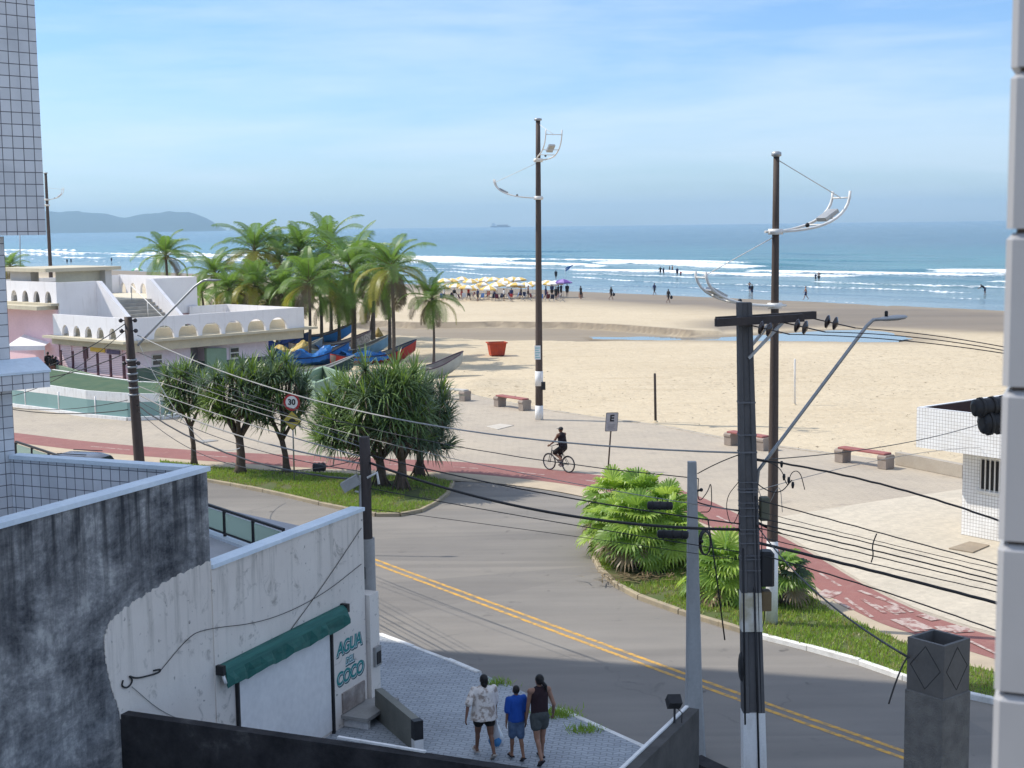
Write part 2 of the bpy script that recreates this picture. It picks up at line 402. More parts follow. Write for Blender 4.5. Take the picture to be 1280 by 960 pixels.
px0_, py0_ = np_px(X, Y, Z); sdw = poly_sd(X + wob1 * 4, Y + wob1 * 4, wetp)
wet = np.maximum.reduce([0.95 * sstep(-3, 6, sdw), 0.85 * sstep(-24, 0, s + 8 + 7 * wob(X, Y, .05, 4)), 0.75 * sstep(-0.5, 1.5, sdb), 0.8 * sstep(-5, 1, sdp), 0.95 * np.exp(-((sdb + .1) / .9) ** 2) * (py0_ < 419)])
Z += 0.05 * wob(X, Y, 1.1, 3) * (1 - wet) + 0.05 * wob(X, Y, .35, 5) * (1 - wet)
# raked-up drift line in front of the promenade and a trodden band further out
px_, py_ = np_px(X, Y, Z)
drift = np.exp(-((py_ - (489 - (px_ - 640) * 0.045 + 3 * wob1)) / 5.0) ** 2) * (px_ > 560)
band2 = np.exp(-((py_ - (459 - (px_ - 1000) * .05)) / 13.0) ** 2) * sstep(820, 1000, px_) + np.exp(-((py_ - 487 + (px_ - 1200) * .02) / 9.0) ** 2) * sstep(980, 1120, px_)
trod = np.clip(0.42 + drift * 0.8 + band2 * .9 + 0.25 * wob(X, Y, .08, 8), 0, 1)
Z += 0.07 * drift
hm = G(607, 480); Z += 0.45 * np.exp(-(((X - hm.x) / 2.6) ** 2 + ((Y - hm.y) / 2.4) ** 2)); hm = G(585, 486); Z += 0.3 * np.exp(-(((X - hm.x) / 1.6) ** 2 + ((Y - hm.y) / 1.6) ** 2))
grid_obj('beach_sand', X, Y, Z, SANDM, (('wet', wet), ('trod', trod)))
# ------------------------------------------------------------------ pool left by the tide
t = NT('stream_water'); v = t.coord('Object', (1, 2.5, 1))
nb = t.bump(t.noise(v, 1.5, 3), 0.03, 0.05)
POOLM = t.bsdf((0.10, 0.14, 0.17), 0.06, nb, 0, 0.6)
mb = MB(); pp = wpoly([(738, 420.8), (800, 420.2), (870, 421.5), (930, 420), (980, 416), (1030, 413), (1075, 411.5), (1110, 414), (1140, 423), (1120, 427), (1080, 427.4), (1000, 426.3), (930, 425.7), (860, 425), (790, 424.2), (745, 423.2)])
pp = sub([Vector((a, b, 0)) for a, b in pp + pp[:1]], 0.8)[:-1]
mb.sheet([(p.x + 0.5 * noise.noise(p * 0.6), p.y + 0.7 * noise.noise(p * 0.5 + Vector((7, 0, 0))), -0.19) for p in pp])
tag(mb.build('stream_water', POOLM), kind='structure')
# ------------------------------------------------------------------ sea with breakers
t = NT('sea_water'); v = t.coord('Object')
sw = t.n('ShaderNodeAttribute', attribute_name='sw').outputs['Fac']; fo = t.n('ShaderNodeAttribute', attribute_name='foam').outputs['Fac']
vq = t.coord('Object', (1, 1, 1), (0, 0, math.atan2(-0.793, 0.609) * -1))   # x along the waterline
vf = t.n('ShaderNodeMapping'); t.t.links.new(vq, vf.inputs[0]); vf.inputs['Scale'].default_value = (0.10, 0.5, 1)
vf2 = t.n('ShaderNodeMapping'); t.t.links.new(vq, vf2.inputs[0]); vf2.inputs['Scale'].default_value = (0.016, 0.06, 1)
nfine = t.noise(vf.outputs[0], 1.5, 8, 0.74, 0.7); nbig = t.noise(vf2.outputs[0], 1.0, 4, 0.55)
base = t.ramp(t.math('DIVIDE', sw, 420.0, True), [(0.0, (0.19, 0.23, 0.24)), (0.05, (0.12, 0.19, 0.205)), (0.16, (0.065, 0.165, 0.185)), (0.30, (0.035, 0.17, 0.19)), (0.62, (0.018, 0.13, 0.165)), (1.0, (0.008, 0.085, 0.135))])
patch = t.ramp(nbig, [(0.38, (0.75, 0.86, 0.95)), (0.62, (1.12, 1.06, 1.0))])
base = t.mix(1.0, base, patch, 'MULTIPLY')
bn = t.ramp(t.noise(vf.outputs[0], 0.5, 5, 0.6), [(0.38, (0.52, 0.62, 0.66)), (0.58, (1.12, 1.1, 1.08))])
base = t.mix(0.7, base, t.mix(1.0, base, bn, 'MULTIPLY'))
thr = t.math('SUBTRACT', 1.0, fo)
mask = t.ramp(t.math('SUBTRACT', t.math('MULTIPLY_ADD', nfine, 0.9), thr), [(0.0, 0.0), (0.10, 1.0)])
mask.node.color_ramp.elements[0].position = 0.02
nfo = t.math('SUBTRACT', t.math('ADD', t.math('MULTIPLY', nfine, 1.0), fo), 1.0)
mask = t.ramp(nfo, [(0.0, 0.0), (0.12, 1.0)])
col = t.mix(mask, base, (0.86, 0.88, 0.88))
vw = t.n('ShaderNodeMapping'); t.t.links.new(vq, vw.inputs[0]); vw.inputs['Scale'].default_value = (0.22, 0.75, 1)
hh = t.math('ADD', t.noise(vw.outputs[0], 1.0, 5, 0.62), t.math('MULTIPLY', t.noise(vw.outputs[0], 0.22, 3), 1.6))
flat = t.ramp(t.math('DIVIDE', sw, 60.0, True), [(0.0, 0.05), (1.0, 0.9)])
nb = t.bump(hh, flat, 0.55)
SEAM = t.bsdf(col, t.math('ADD', 0.14, t.math('MULTIPLY', mask, 0.6)), nb, 0, 0.12)
rows = np.concatenate([120 * 1.0056 ** np.arange(0, 560), np.geomspace(120 * 1.0056 ** 560 * 1.02, 11800, 60)])
nc = 330; cols = np.linspace(-1.0, 1.0, nc) ; cols = np.sign(cols) * (0.45 * np.abs(cols) + 0.75 * np.abs(cols) ** 4)
Y = np.repeat(rows[:, None], nc, 1); X = cols[None, :] * Y
s = (X - SO[0]) * SN[0] + (Y - SO[1]) * SN[1]; q = (X - SO[0]) * 0.609 - (Y - SO[1]) * 0.793
ws = s + 5 * np.sin(q * 0.013 + 1) + 3.0 * np.sin(q * 0.041) + 1.2 * np.sin(q * 0.13 + 2)
foam = np.zeros_like(s); Z = np.full_like(s, SEA_Z)
def seg(q, seed, sc, lo):
    r = random.Random(seed); o = np.zeros_like(q)
    for k in range(6):
        f = sc * r.uniform(.5, 2.2); o += np.sin(q * f + r.uniform(0, 6.28))
    return np.clip(o / 3.0 * 0.5 + lo + .22, 0, 1)
for (c, hgt, wd, st, seed, sc, lo) in [(117, .9, 3.2, .92, 1, .022, .38), (103, 1.0, 5.0, .97, 2, .03, .52), (84, .7, 3.6, .90, 3, .035, .42), (67, .55, 3.4, .92, 4, .04, .52), (50, .3, 2.4, .78, 5, .05, .36), (36, .22, 1.5, .80, 6, .05, .45), (22, .15, 1.2, .74, 7, .06, .36), (10, .08, .9, .70, 8, .07, .38), (2, .04, .8, .70, 9, .05, .45), (150, .5, 2.4, .60, 10, .03, .15), (205, .4, 2.4, .4, 11, .03, .1)]:
    a = seg(q, seed, sc, lo); d = ws - c - 3 * np.sin(q * .03 + seed) - 2 * np.sin(q * .09 + seed * 2)
    Z += hgt * a * np.exp(-(np.where(d < 0, d / (wd * .5), d / (wd * 1.1))) ** 2)
    st *= .76; front = np.exp(-(np.where(d < 0, d / (wd * 1.5), d / (wd * .75))) ** 2)
    foam = np.maximum(foam, st * front * sstep(.25, .6, a))
    foam = np.maximum(foam, 0.62 * st * np.exp(-((d + wd * 1.8) / (wd * 2.0)) ** 2) * sstep(.2, .6, a) * (c < 130))
foam *= (s < 400)
Z += .14 * np.sin(ws * .28 + 2 * np.sin(q * .02)) * sstep(60, 140, s) * (1 - sstep(600, 2000, s))
Z = np.where(s > 15, np.maximum(Z, SEA_Z - .1), Z)
Z -= 2.0 * (1 - sstep(-25, -9, s))
grid_obj('sea', X, Y, Z, SEAM, (('sw', ws), ('foam', foam)))
# ------------------------------------------------------------------ base terrain under everything
mb = MB(); R = 11500
mb.sheet([(-R, -900, -2.2), (R, -900, -2.2), (R, R + 300, -2.2), (-R, R + 300, -2.2)])
tag(mb.build('ground', M('dry_soil', (0.33, 0.28, 0.2), (0.25, 0.21, 0.15), 0.05)), kind='structure')
# ------------------------------------------------------------------ headland across the bay
HILLM = M('forest_hill', (0.03, 0.06, 0.04), (0.05, 0.085, 0.06), 0.012, 0.9, 0)
prof = [(-420, 268), (-300, 266), (-200, 263), (-100, 266), (-20, 268), (20, 266), (57, 264.5), (80, 265), (100, 264.5), (125, 266), (140, 269), (150, 271.5), (160, 272), (172, 269), (185, 267), (200, 266), (212, 264.5), (222, 266), (238, 265.5), (250, 269), (258, 273), (268, 278.5), (276, 284), (284, 288)]
n = 150; nd = 16; X = np.zeros((nd, n)); Y = np.zeros((nd, n)); Z = np.zeros((nd, n))
for i in range(n):
    px = -420 + (284 + 420) * i / (n - 1); j = max(k for k in range(len(prof)) if prof[k][0] <= px); j = min(j, len(prof) - 2)
    fpy = prof[j][1] + (prof[j + 1][1] - prof[j][1]) * (px - prof[j][0]) / (prof[j + 1][0] - prof[j][0])
    top = A(px, fpy, 8900).z
    for k in range(nd):
        f = k / (nd - 1); yy = 8200 + 1400 * f; p = A(px, 300, yy); bell = math.sin(PI * min(1, f * 1.0)) ** 0.8 if f < .5 else math.sin(PI * f) ** .8
        X[k, i] = p.x; Y[k, i] = yy; Z[k, i] = SEA_Z - 1 + max(0, top + 1) * bell * (1 + .10 * noise.noise((p.x * .006, yy * .006, 3)) * (f != .5)) + 7 * noise.noise((p.x * .025, yy * .025, 1)) * bell
grid_obj('hill', X, Y, Z, HILLM)
# ------------------------------------------------------------------ air
hz = MB(); hz.box(-11900, 11900, -950, 12200, -3.4, 185)
t = NT('haze_air'); pv = t.n('ShaderNodeVolumePrincipled'); pv.inputs['Color'].default_value = (0.54, 0.79, 1.0, 1); pv.inputs['Density'].default_value = 0.00012; pv.inputs['Anisotropy'].default_value = 0.2
t.t.links.new(pv.outputs[0], t.out.inputs['Volume'])
tag(hz.build('haze', t.m), kind='stuff')
# ------------------------------------------------------------------ paved ground
def surf(name, pts, z, mat, kind='structure', zs=None, step=None):
    mb = MB(); p = [G(x, y, z) for x, y in pts]
    mb.sheet([(v.x, v.y, z) for v in p]); return tag(mb.build(name, mat), kind=kind)
# asphalt
t = NT('old_asphalt'); v = t.coord('Object'); vl = t.coord('Object', (0.35, 2.2, 1), (0, 0, math.radians(46)))
col = t.ramp(t.noise(v, 0.35, 6, 0.6), [(0.3, (0.27, 0.25, 0.222)), (0.7, (0.17, 0.162, 0.153))])
col = t.mix(0.45, col, t.ramp(t.noise(vl, 0.5, 5, 0.6), [(0.35, (0.125, 0.12, 0.115)), (0.65, (0.29, 0.266, 0.233))]))
col = t.mix(0.5, col, t.ramp(t.noise(v, 60, 2, 0.7), [(0.3, (0.14, 0.13, 0.12)), (0.7, (0.34, 0.31, 0.27))]))
col = t.mix(t.ramp(t.noise(v, 0.9, 6, 0.7, 1.2), [(0.62, 0.0), (0.70, 0.45)]), col, (0.10, 0.095, 0.09))
vor = t.n('ShaderNodeTexVoronoi', feature='DISTANCE_TO_EDGE', i_Scale=0.28); 
wv = t.n('ShaderNodeVectorMath', operation='ADD'); t.t.links.new(v, wv.inputs[0])
nz = t.n('ShaderNodeTexNoise', i_Scale=1.1, i_Detail=5.0); t.t.links.new(v, nz.inputs['Vector']); t.t.links.new(nz.outputs['Color'], wv.inputs[1]); t.t.links.new(wv.outputs[0], vor.inputs['Vector'])
crack = t.ramp(vor.outputs['Distance'], [(0.0, 0.5), (0.009, 0.0)])
cm = t.math('MULTIPLY', crack, t.ramp(t.noise(v, 0.2, 3), [(0.56, 0.0), (0.66, 0.7)]))
col = t.mix(cm, col, (0.06, 0.058, 0.055))
pv_ = t.n('ShaderNodeTexVoronoi', i_Scale=0.13); t.t.links.new(vl, pv_.inputs['Vector']); pc_ = t.n('ShaderNodeSeparateColor', i_0=pv_.outputs['Color'])
col = t.mix(1.0, col, t.ramp(pc_.outputs[0], [(0.0, (0.84, 0.84, 0.85)), (0.5, (1, 1, 1)), (1.0, (1.08, 1.06, 1.03))]), 'MULTIPLY')
vty = t.coord('Object', (0.05, 1.0, 1), (0, 0, math.radians(46)))
col = t.mix(t.ramp(t.noise(vty, 0.75, 3, .5), [(0.5, 0.0), (0.68, 0.38)]), col, (0.12, 0.112, 0.105))
col = t.mix(t.ramp(t.noise(v, 1.7, 3, .5), [(0.70, 0.0), (0.76, 0.6)]), col, (0.055, 0.052, 0.05))
ASPH = t.bsdf(col, 0.9, t.bump(t.noise(v, 90, 2), 0.35, 0.006), 0, 0.25)
# road: one sheet, edges hidden below the raised kerbs
road = [(-150, 590), (100, 572), (258, 596), (330, 611), (400, 627), (470, 641), (520, 640), (550, 622), (556, 603), (600, 601), (660, 604), (735, 612), (738, 650), (742, 695), (760, 722), (800, 748), (850, 766), (900, 782), (950, 797), (1010, 812), (1075, 830), (1130, 850), (1250, 882), (1420, 935), (1900, 1085), (2300, 1400), (1000, 1250), (900, 985), (800, 933), (705, 889), (640, 860), (560, 825), (475, 792), (300, 745), (0, 690), (-300, 660)]
surf('road', road, 0.0, ASPH)
# plaza
t = NT('plaza_pavers'); v = t.coord('Object'); vr = t.coord('Object', (1, 1, 1), (0, 0, math.radians(47)))
b = t.n('ShaderNodeTexBrick', offset=0.5); t.t.links.new(vr, b.inputs['Vector'])
b.inputs['Color1'].default_value = (0.48, 0.41, 0.32, 1); b.inputs['Color2'].default_value = (0.41, 0.35, 0.275, 1); b.inputs['Mortar'].default_value = (0.25, 0.22, 0.18, 1)
b.inputs['Scale'].default_value = 1; b.inputs['Brick Width'].default_value = 0.42; b.inputs['Row Height'].default_value = 0.2; b.inputs['Mortar Size'].default_value = 0.012
col = t.mix(0.55, b.outputs['Color'], t.ramp(t.noise(v, 0.16, 6, 0.6), [(0.3, (0.50, 0.43, 0.33)), (0.7, (0.33, 0.29, 0.245))]))
col = t.mix(t.ramp(t.noise(v, 1.1, 6, 0.7), [(0.55, 0.0), (0.72, 0.5)]), col, (0.24, 0.21, 0.18))
PLAZA = t.bsdf(col, 0.9, t.bump(t.noise(v, 14, 4), 0.2, 0.01), 0, 0.2)
plaza = [(-260, 545), (-200, 470), (0, 435), (200, 440), (360, 468), (470, 470), (560, 487), (600, 496), (680, 512), (740, 521), (820, 531), (920, 551), (1000, 562), (1115, 577), (1205, 596), (1290, 610), (1500, 660), (2100, 830), (2200, 1130), (1420, 900), (1248, 838), (1210, 822), (1147, 802), (1093, 784), (1030, 752), (985, 722), (925, 690), (860, 660), (800, 640), (735, 615), (660, 607), (560, 600), (480, 592), (258, 590), (100, 578), (-100, 566)]
surf('plaza', plaza, 0.016, PLAZA)
# lighter washed strip of mosaic paving on the right
t = NT('mosaic_paving'); v = t.coord('Object'); vr = t.coord('Object', (1, 1, 1), (0, 0, math.radians(47)))
vo = t.n('ShaderNodeTexVoronoi', i_Scale=7.0); t.t.links.new(vr, vo.inputs['Vector'])
wv_ = t.n('ShaderNodeTexWave', i_Scale=0.55, i_Distortion=5.0, i_Detail=2.0); t.t.links.new(vr, wv_.inputs['Vector'])
col = t.ramp(t.noise(v, 0.5, 5), [(0.3, (0.60, 0.53, 0.42)), (0.7, (0.50, 0.445, 0.355))])
col = t.mix(t.ramp(wv_.outputs['Fac'], [(0.55, 0.0), (0.75, 0.12)]), col, (0.34, 0.30, 0.255))
col = t.mix(0.25, col, t.ramp(t.n('ShaderNodeSeparateColor', i_0=vo.outputs['Color']).outputs[0], [(0.0, (0.3, 0.27, 0.22)), (1.0, (0.6, 0.53, 0.42))]))
MOSA = t.bsdf(col, 0.9, t.bump(vo.outputs['Distance'], 0.25, 0.01), 0, 0.2)
surf('plaza_mosaic', [(920, 655), (1010, 640), (1110, 624), (1205, 611), (1290, 611), (1500, 662), (2090, 828), (2150, 1080), (1420, 862), (1248, 792), (1213, 783), (1143, 759), (1077, 726), (983, 669), (940, 648)], 0.022, MOSA)
# cycle path
t = NT('red_cycle_path'); v = t.coord('Object')
col = t.ramp(t.noise(v, 0.4, 6, 0.6), [(0.3, (0.29, 0.125, 0.11)), (0.7, (0.215, 0.10, 0.092))])
col = t.mix(t.ramp(t.noise(v, 2.2, 6, 0.7), [(0.52, 0.0), (0.75, 0.5)]), col, (0.40, 0.27, 0.22))
col = t.mix(0.3, col, t.ramp(t.noise(v, 40, 2), [(0.3, (0.2, 0.09, 0.08)), (0.7, (0.42, 0.2, 0.17))]))
REDP = t.bsdf(col, 0.88, t.bump(t.noise(v, 50, 2), 0.2, 0.006), 0, 0.25)
up = [(-160, 520), (20, 541), (100, 551), (200, 560), (300, 566), (400, 570), (480, 573), (560, 576.5), (620, 580), (690, 587), (750, 594), (800, 601), (835, 608), (875, 620), (925, 644), (983, 673), (1030, 701), (1077, 730), (1143, 763), (1213, 787), (1300, 812), (1420, 850), (1900, 1005)]
lo = [(-160, 531), (20, 553), (100, 563), (200, 572), (300, 579), (400, 585.5), (480, 588.5), (560, 590), (620, 594.5), (690, 602.5), (740, 610), (790, 621), (830, 634), (880, 654), (930, 677), (985, 705), (1030, 742), (1093, 777), (1147, 794), (1213, 814), (1300, 842), (1420, 885), (1900, 1050)]
mb = MB(); ug = [G(*p, 0.031) for p in smooth([Vector((a, b_, 0)) for a, b_ in up], 2) for p in [(p[0], p[1])]]; lg = [G(p[0], p[1], 0.031) for p in smooth([Vector((a, b_, 0)) for a, b_ in lo], 2)]
for i in range(len(ug) - 1): mb.sheet([lg[i], lg[i + 1], ug[i + 1], ug[i]])
tag(mb.build('cycle_path', REDP), kind='structure')
# pale concrete strip between path and grass (the path's shoulder)
t = NT('sandy_concrete'); v = t.coord('Object')
col = t.ramp(t.noise(v, 0.7, 6, .65), [(0.3, (0.52, 0.43, 0.31)), (0.7, (0.40, 0.33, 0.25))])
SCON = t.bsdf(col, 0.95, t.bump(t.noise(v, 16, 5), 0.3, 0.01), 0, 0.15)
mb = MB()
for i in range(len(lg) - 1):
    a, b_ = lg[i], lg[i + 1]; n_ = Vector((b_.y - a.y, a.x - b_.x, 0)).normalized() * 1.3
    if i == 0: pn = n_
    mb.sheet([a + pn - Vector((0, 0, .004)), b_ + n_ - Vector((0, 0, .004)), b_ - Vector((0, 0, .004)), a - Vector((0, 0, .004))]); pn = n_
tag(mb.build('path_shoulder', SCON), kind='structure')
# painted marks of the cycle path: worn white paint
t = NT('worn_white_paint'); v = t.coord('Object')
wm = t.ramp(t.noise(v, 3.5, 6, .7), [(0.46, 0.0), (0.58, 0.97)])
WORN = t.bsdf(t.mix(wm, (0.46, 0.37, 0.33), (0.255, 0.112, 0.10)), 0.85)
mk = MB()
def pathpt(i, f): return lg[i].lerp(ug[i], f) + Vector((0, 0, .004))
def quadline(a, b_, wdt):
    d = (b_ - a).normalized(); n_ = Vector((-d.y, d.x, 0)) * wdt / 2; mk.sheet([a - n_, b_ - n_, b_ + n_, a + n_])
for i in range(8, len(ug) - 1):
    if i % 5 < 2: quadline(pathpt(i, .5), pathpt(i + 1, .5), .10)
MZ = [.0372]
def mark(px0, px1, wdt): MZ[0] += .0012; quadline(G(*px0, MZ[0]), G(*px1, MZ[0]), wdt)
for a, b_, wdt in [((1030, 745), (1042, 738), .5), ((1033, 747), (1047, 741), .2), ((1056, 747), (1090, 771), .12), ((1042, 749), (1066, 762), .12), ((1074, 738), (1112, 752), .14), ((1078, 749), (1106, 766), .12), ((1096, 745), (1140, 765), .12), ((1112, 757), (1124, 766), .35), ((1125, 773), (1155, 787), .55), ((1150, 768), (1170, 775), .3), ((1182, 782), (1194, 789), .6), ((1196, 784), (1206, 790), .5), ((1130, 776), (1150, 789), .3), ((1212, 801), (1246, 817), .10)]: mark(a, b_, wdt)
tag(mk.build('path_marking', WORN), kind='structure')
# yellow centre lines
t = NT('yellow_road_paint'); v = t.coord('Object')
YEL = t.bsdf(t.mix(t.ramp(t.noise(v, 6, 6, .7), [(0.42, 0.0), (0.60, 0.85)]), (0.66, 0.36, 0.06), (0.24, 0.2, 0.14)), 0.8)
cl = [(-60, 607), (120, 615), (262, 633), (352, 661), (400, 676), (475, 704.5), (600, 751), (710, 792), (840, 840), (960, 884), (1130, 943), (1300, 1004)]
cw = [G(p[0], p[1], .004) for p in smooth([Vector((a, b_, 0)) for a, b_ in cl], 2)]
mk = MB()
for off in (-.14, .14):
    pr = None
    for i in range(len(cw)):
        d = (cw[min(i + 1, len(cw) - 1)] - cw[max(0, i - 1)]).normalized(); n_ = Vector((-d.y, d.x, 0)); cur = (cw[i] + n_ * (off - .06), cw[i] + n_ * (off + .06))
        if pr: mk.sheet([pr[0], cur[0], cur[1], pr[1]])
        pr = cur
tag(mk.build('road_marking', YEL), kind='structure')
# near pavement (raised), interlocking blocks
t = NT('interlocking_pavers'); v = t.coord('Object'); vr = t.coord('Object', (1, 1, 1), (0, 0, math.radians(7)))
wvn = t.n('ShaderNodeTexNoise', i_Scale=9.0, i_Detail=0.0); t.t.links.new(vr, wvn.inputs['Vector'])
wadd = t.n('ShaderNodeMix', data_type='VECTOR'); wadd.inputs[0].default_value = 0.035; t.t.links.new(vr, wadd.inputs[4]); t.t.links.new(wvn.outputs['Color'], wadd.inputs[5])
sx_ = t.n('ShaderNodeSeparateXYZ'); t.t.links.new(vr, sx_.inputs[0]); zz_ = t.math('PINGPONG', sx_.outputs[0], 0.115)
cx_ = t.n('ShaderNodeCombineXYZ'); t.t.links.new(sx_.outputs[0], cx_.inputs[0]); t.t.links.new(t.math('ADD', sx_.outputs[1], t.math('MULTIPLY', zz_, 0.55)), cx_.inputs[1])
b = t.n('ShaderNodeTexBrick', offset=0.5); t.t.links.new(cx_.outputs[0], b.inputs['Vector'])
b.inputs['Color1'].default_value = (0.39, 0.42, 0.45, 1); b.inputs['Color2'].default_value = (0.29, 0.32, 0.35, 1); b.inputs['Mortar'].default_value = (0.16, 0.17, 0.18, 1)
b.inputs['Scale'].default_value = 1; b.inputs['Brick Width'].default_value = 0.23; b.inputs['Row Height'].default_value = 0.115; b.inputs['Mortar Size'].default_value = 0.012
col = t.mix(0.35, b.outputs['Color'], t.ramp(t.noise(v, 0.7, 6, .6), [(0.3, (0.42, 0.45, 0.48)), (0.7, (0.22, 0.235, 0.25))]))
PAVE = t.bsdf(col, 0.85, t.bump(b.outputs['Fac'], 0.5, -0.006), 0, 0.3)
z = 0.13
kerbpx = [(-300, 640), (0, 672), (300, 735), (475, 792.5), (560, 824), (640, 858), (700, 886), (800, 931), (900, 983), (1000, 1230)]
mb = MB(); kp = [G(a, b_, z) for a, b_ in kerbpx]
mb.sheet([*kp, Vector((8, 5, z)), Vector((-40, 5, z)), Vector((-40, 40, z))])
tag(mb.build('pavement', PAVE), kind='structure')
KERB = M('concrete_kerb', (0.55, 0.52, 0.46), (0.38, 0.35, 0.3), 3.0, 0.9)
WKERB = M('whitewashed_kerb', (0.78, 0.77, 0.74), (0.5, 0.48, 0.44), 3.5, 0.85, lo=.45, hi=.75)
YKERB = M('yellowed_kerb', (0.40, 0.33, 0.22), (0.27, 0.235, 0.18), 2.5, 0.9)
def kerb(name, pts, mat, w=0.14, hgt=0.13, zb=-0.02, skip=()):
    mb = MB(); pts = sub(pts, 0.95)
    for i in range(len(pts) - 1):
        if i in skip: continue
        a, b_ = Vector(pts[i]), Vector(pts[i + 1]); a.z = b_.z = 0; d = (b_ - a); L = d.length
        if L < .05: continue
        d /= L; j = random.uniform(-.012, .012); n_ = Vector((-d.y, d.x, 0)); a = a + d * .01 + n_ * j; b2 = b_ - d * .01 + n_ * j; hh = hgt + random.uniform(-.012, .01)
        bv = .02
        prof = [(-w / 2, zb), (-w / 2, hh - bv), (-w / 2 + bv, hh), (w / 2 - bv, hh), (w / 2, hh - bv), (w / 2, zb)]
        vs = [p + n_ * x + Vector((0, 0, zz)) for p in (a, b2) for x, zz in prof]
        mb.add(vs, [(0, 1, 2, 3, 4, 5), (11, 10, 9, 8, 7, 6)] + [(k, k + 6, (k + 1) % 6 + 6, (k + 1) % 6) for k in range(6)])
    return tag(mb.build(name, mat), kind='structure')
kerb('kerb', [p.lerp(q_, 1) for p, q_ in zip(kp, kp)][2:9], WKERB, hgt=.145, skip=(9, 10, 15, 16, 17, 21))
# grass islands: low soil beds with kerbs
SOIL = M('grass_soil', (0.085, 0.115, 0.035), (0.15, 0.13, 0.07), 0.9, 0.95, 0.5, 20, lo=.4, hi=.7)
islL = [(200, 576), (258, 583), (330, 588), (400, 591), (480, 594), (540, 597), (566, 603), (560, 616), (545, 628), (525, 638), (500, 643), (470, 643), (440, 637), (400, 629), (365, 620.5), (330, 613), (290, 605), (258, 599.5), (200, 590)]
islR = [(738, 627), (752, 621), (790, 634), (830, 648), (880, 668), (930, 692), (985, 724), (1007, 741), (1043, 765), (1087, 785), (1135, 806), (1210, 832), (1250, 842), (1420, 890), (1800, 1012), (1800, 1050), (1250, 877), (1190, 864), (1130, 846), (1075, 827), (1010, 809), (950, 794), (900, 779), (850, 764), (800, 746), (770, 730), (750, 711), (740, 690), (737, 655)]
islL = [(p[0], p[1]) for p in islL]
def bed(name, px):
    mb = MB(); P_ = [G(a, b_, .07) for a, b_ in px]; n = len(P_)
    c = [Vector((v.x, v.y, .09)) for v in P_]
    mb.prism([Vector((v.x, v.y, -.02)) for v in P_], (0, 0, .10)); return tag(mb.build(name, SOIL), kind='structure'), P_
bl, PLg = bed('island_soil', islL); br, PRg = bed('island_soil', islR)
kerb('kerb', PLg[6:] , YKERB, hgt=.13); kerb('kerb', PRg[14:22], WKERB, hgt=.13); kerb('kerb', PRg[21:] + [PRg[0]], YKERB, hgt=.13)
kerb('kerb', [G(a, b_) for a, b_ in [(552, 484), (600, 496.5), (680, 512.5), (740, 521.5), (820, 531.5), (920, 551.5), (1000, 562.5), (1115, 577.5), (1205, 596.5), (1290, 611)]], M('promenade_edge', (0.42, 0.37, 0.3), (0.33, 0.29, 0.23), 2, .9), w=.25, hgt=.05, zb=-.3)
# grass blades
GR = leafmat('grass_green', (0.18, 0.30, 0.035), (0.30, 0.42, 0.07), 0.3, 0.5); GRY = leafmat('grass_straw', (0.26, 0.27, 0.08), (0.38, 0.34, 0.15), 0.3, 0.5)
def inside(p, poly):
    c = False; n = len(poly)
    for i in range(n):
        a, b_ = poly[i], poly[(i + 1) % n]
        if (a.y > p[1]) != (b_.y > p[1]) and p[0] < (b_.x - a.x) * (p[1] - a.y) / (b_.y - a.y) + a.x: c = not c
    return c
def grass(name, poly, dens, label=None, zb=.08, hs=1.0, clear=()):
    mb = MB(); xs = [p.x for p in poly]; ys = [p.y for p in poly]; x0, x1, y0, y1 = min(xs), max(xs), min(ys), max(ys)
    N = int((x1 - x0) * (y1 - y0) * dens)
    for _ in range(N):
        x = random.uniform(x0, x1); y = random.uniform(y0, y1)
        if not inside((x, y), poly): continue
        k = noise.noise((x * .7, y * .7, 2)) + .5 * noise.noise((x * 2.3, y * 2.3, 5))
        if k < -.38 or any((x - c[0]) ** 2 + (y - c[1]) ** 2 < c[2] ** 2 for c in clear): continue
        hh = (.055 + .07 * random.random() + .05 * max(0, k)) * hs; a = random.uniform(0, 2 * PI); wd = .012 + .008 * random.random()
        dx, dy = math.cos(a), math.sin(a); lx, ly = random.uniform(-.06, .06), random.uniform(-.06, .06)
        o = len(mb.v)
        mb.v += [(x - dx * wd, y - dy * wd, zb), (x + dx * wd, y + dy * wd, zb), (x + lx, y + ly, zb + hh)]; mb.f.append((o, o + 1, o + 2)); mb.m.append(1 if random.random() < .16 + .25 * (k < -.1) else 0); mb.s.append(False)
    return tag(mb.build(name, [GR, GRY]), kind='stuff')
# ------------------------------------------------------------------ shared materials
t = NT('white_wall_paint'); v = t.coord('Object'); vst = t.coord('Object', (1.6, 1.6, .18))
wc = t.ramp(t.noise(v, .6, 5, .6), [(.3, (.86, .84, .84)), (.7, (.78, .755, .76))])
wc = t.mix(t.ramp(t.noise(vst, 1.6, 7, .7), [(.54, 0.0), (.76, .45)]), wc, (.42, .39, .36))
wc = t.mix(t.ramp(t.noise(v, 5, 6, .7), [(.64, 0.0), (.72, .3)]), wc, (.45, .41, .37))
WHITE = MATS['white_wall_paint'] = t.bsdf(wc, .75, t.bump(t.noise(v, 9, 5), .12, .02), 0, .25)
PINK = M('pink_wall_paint', (0.82, 0.58, 0.61), (0.76, 0.52, 0.55), 0.8, 0.75, .08, 12)
LILAC = M('lilac_wall_paint', (0.82, 0.71, 0.755), (0.76, 0.65, 0.70), 0.6, 0.75, .08, 12)
GREENP = M('green_dado_paint', (0.13, 0.185, 0.13), (0.10, 0.145, 0.105), 0.9, 0.7, .08, 12)
GREENL = M('pale_green_paint', (0.26, 0.36, 0.25), (0.21, 0.30, 0.21), 0.9, 0.7, .08, 12)
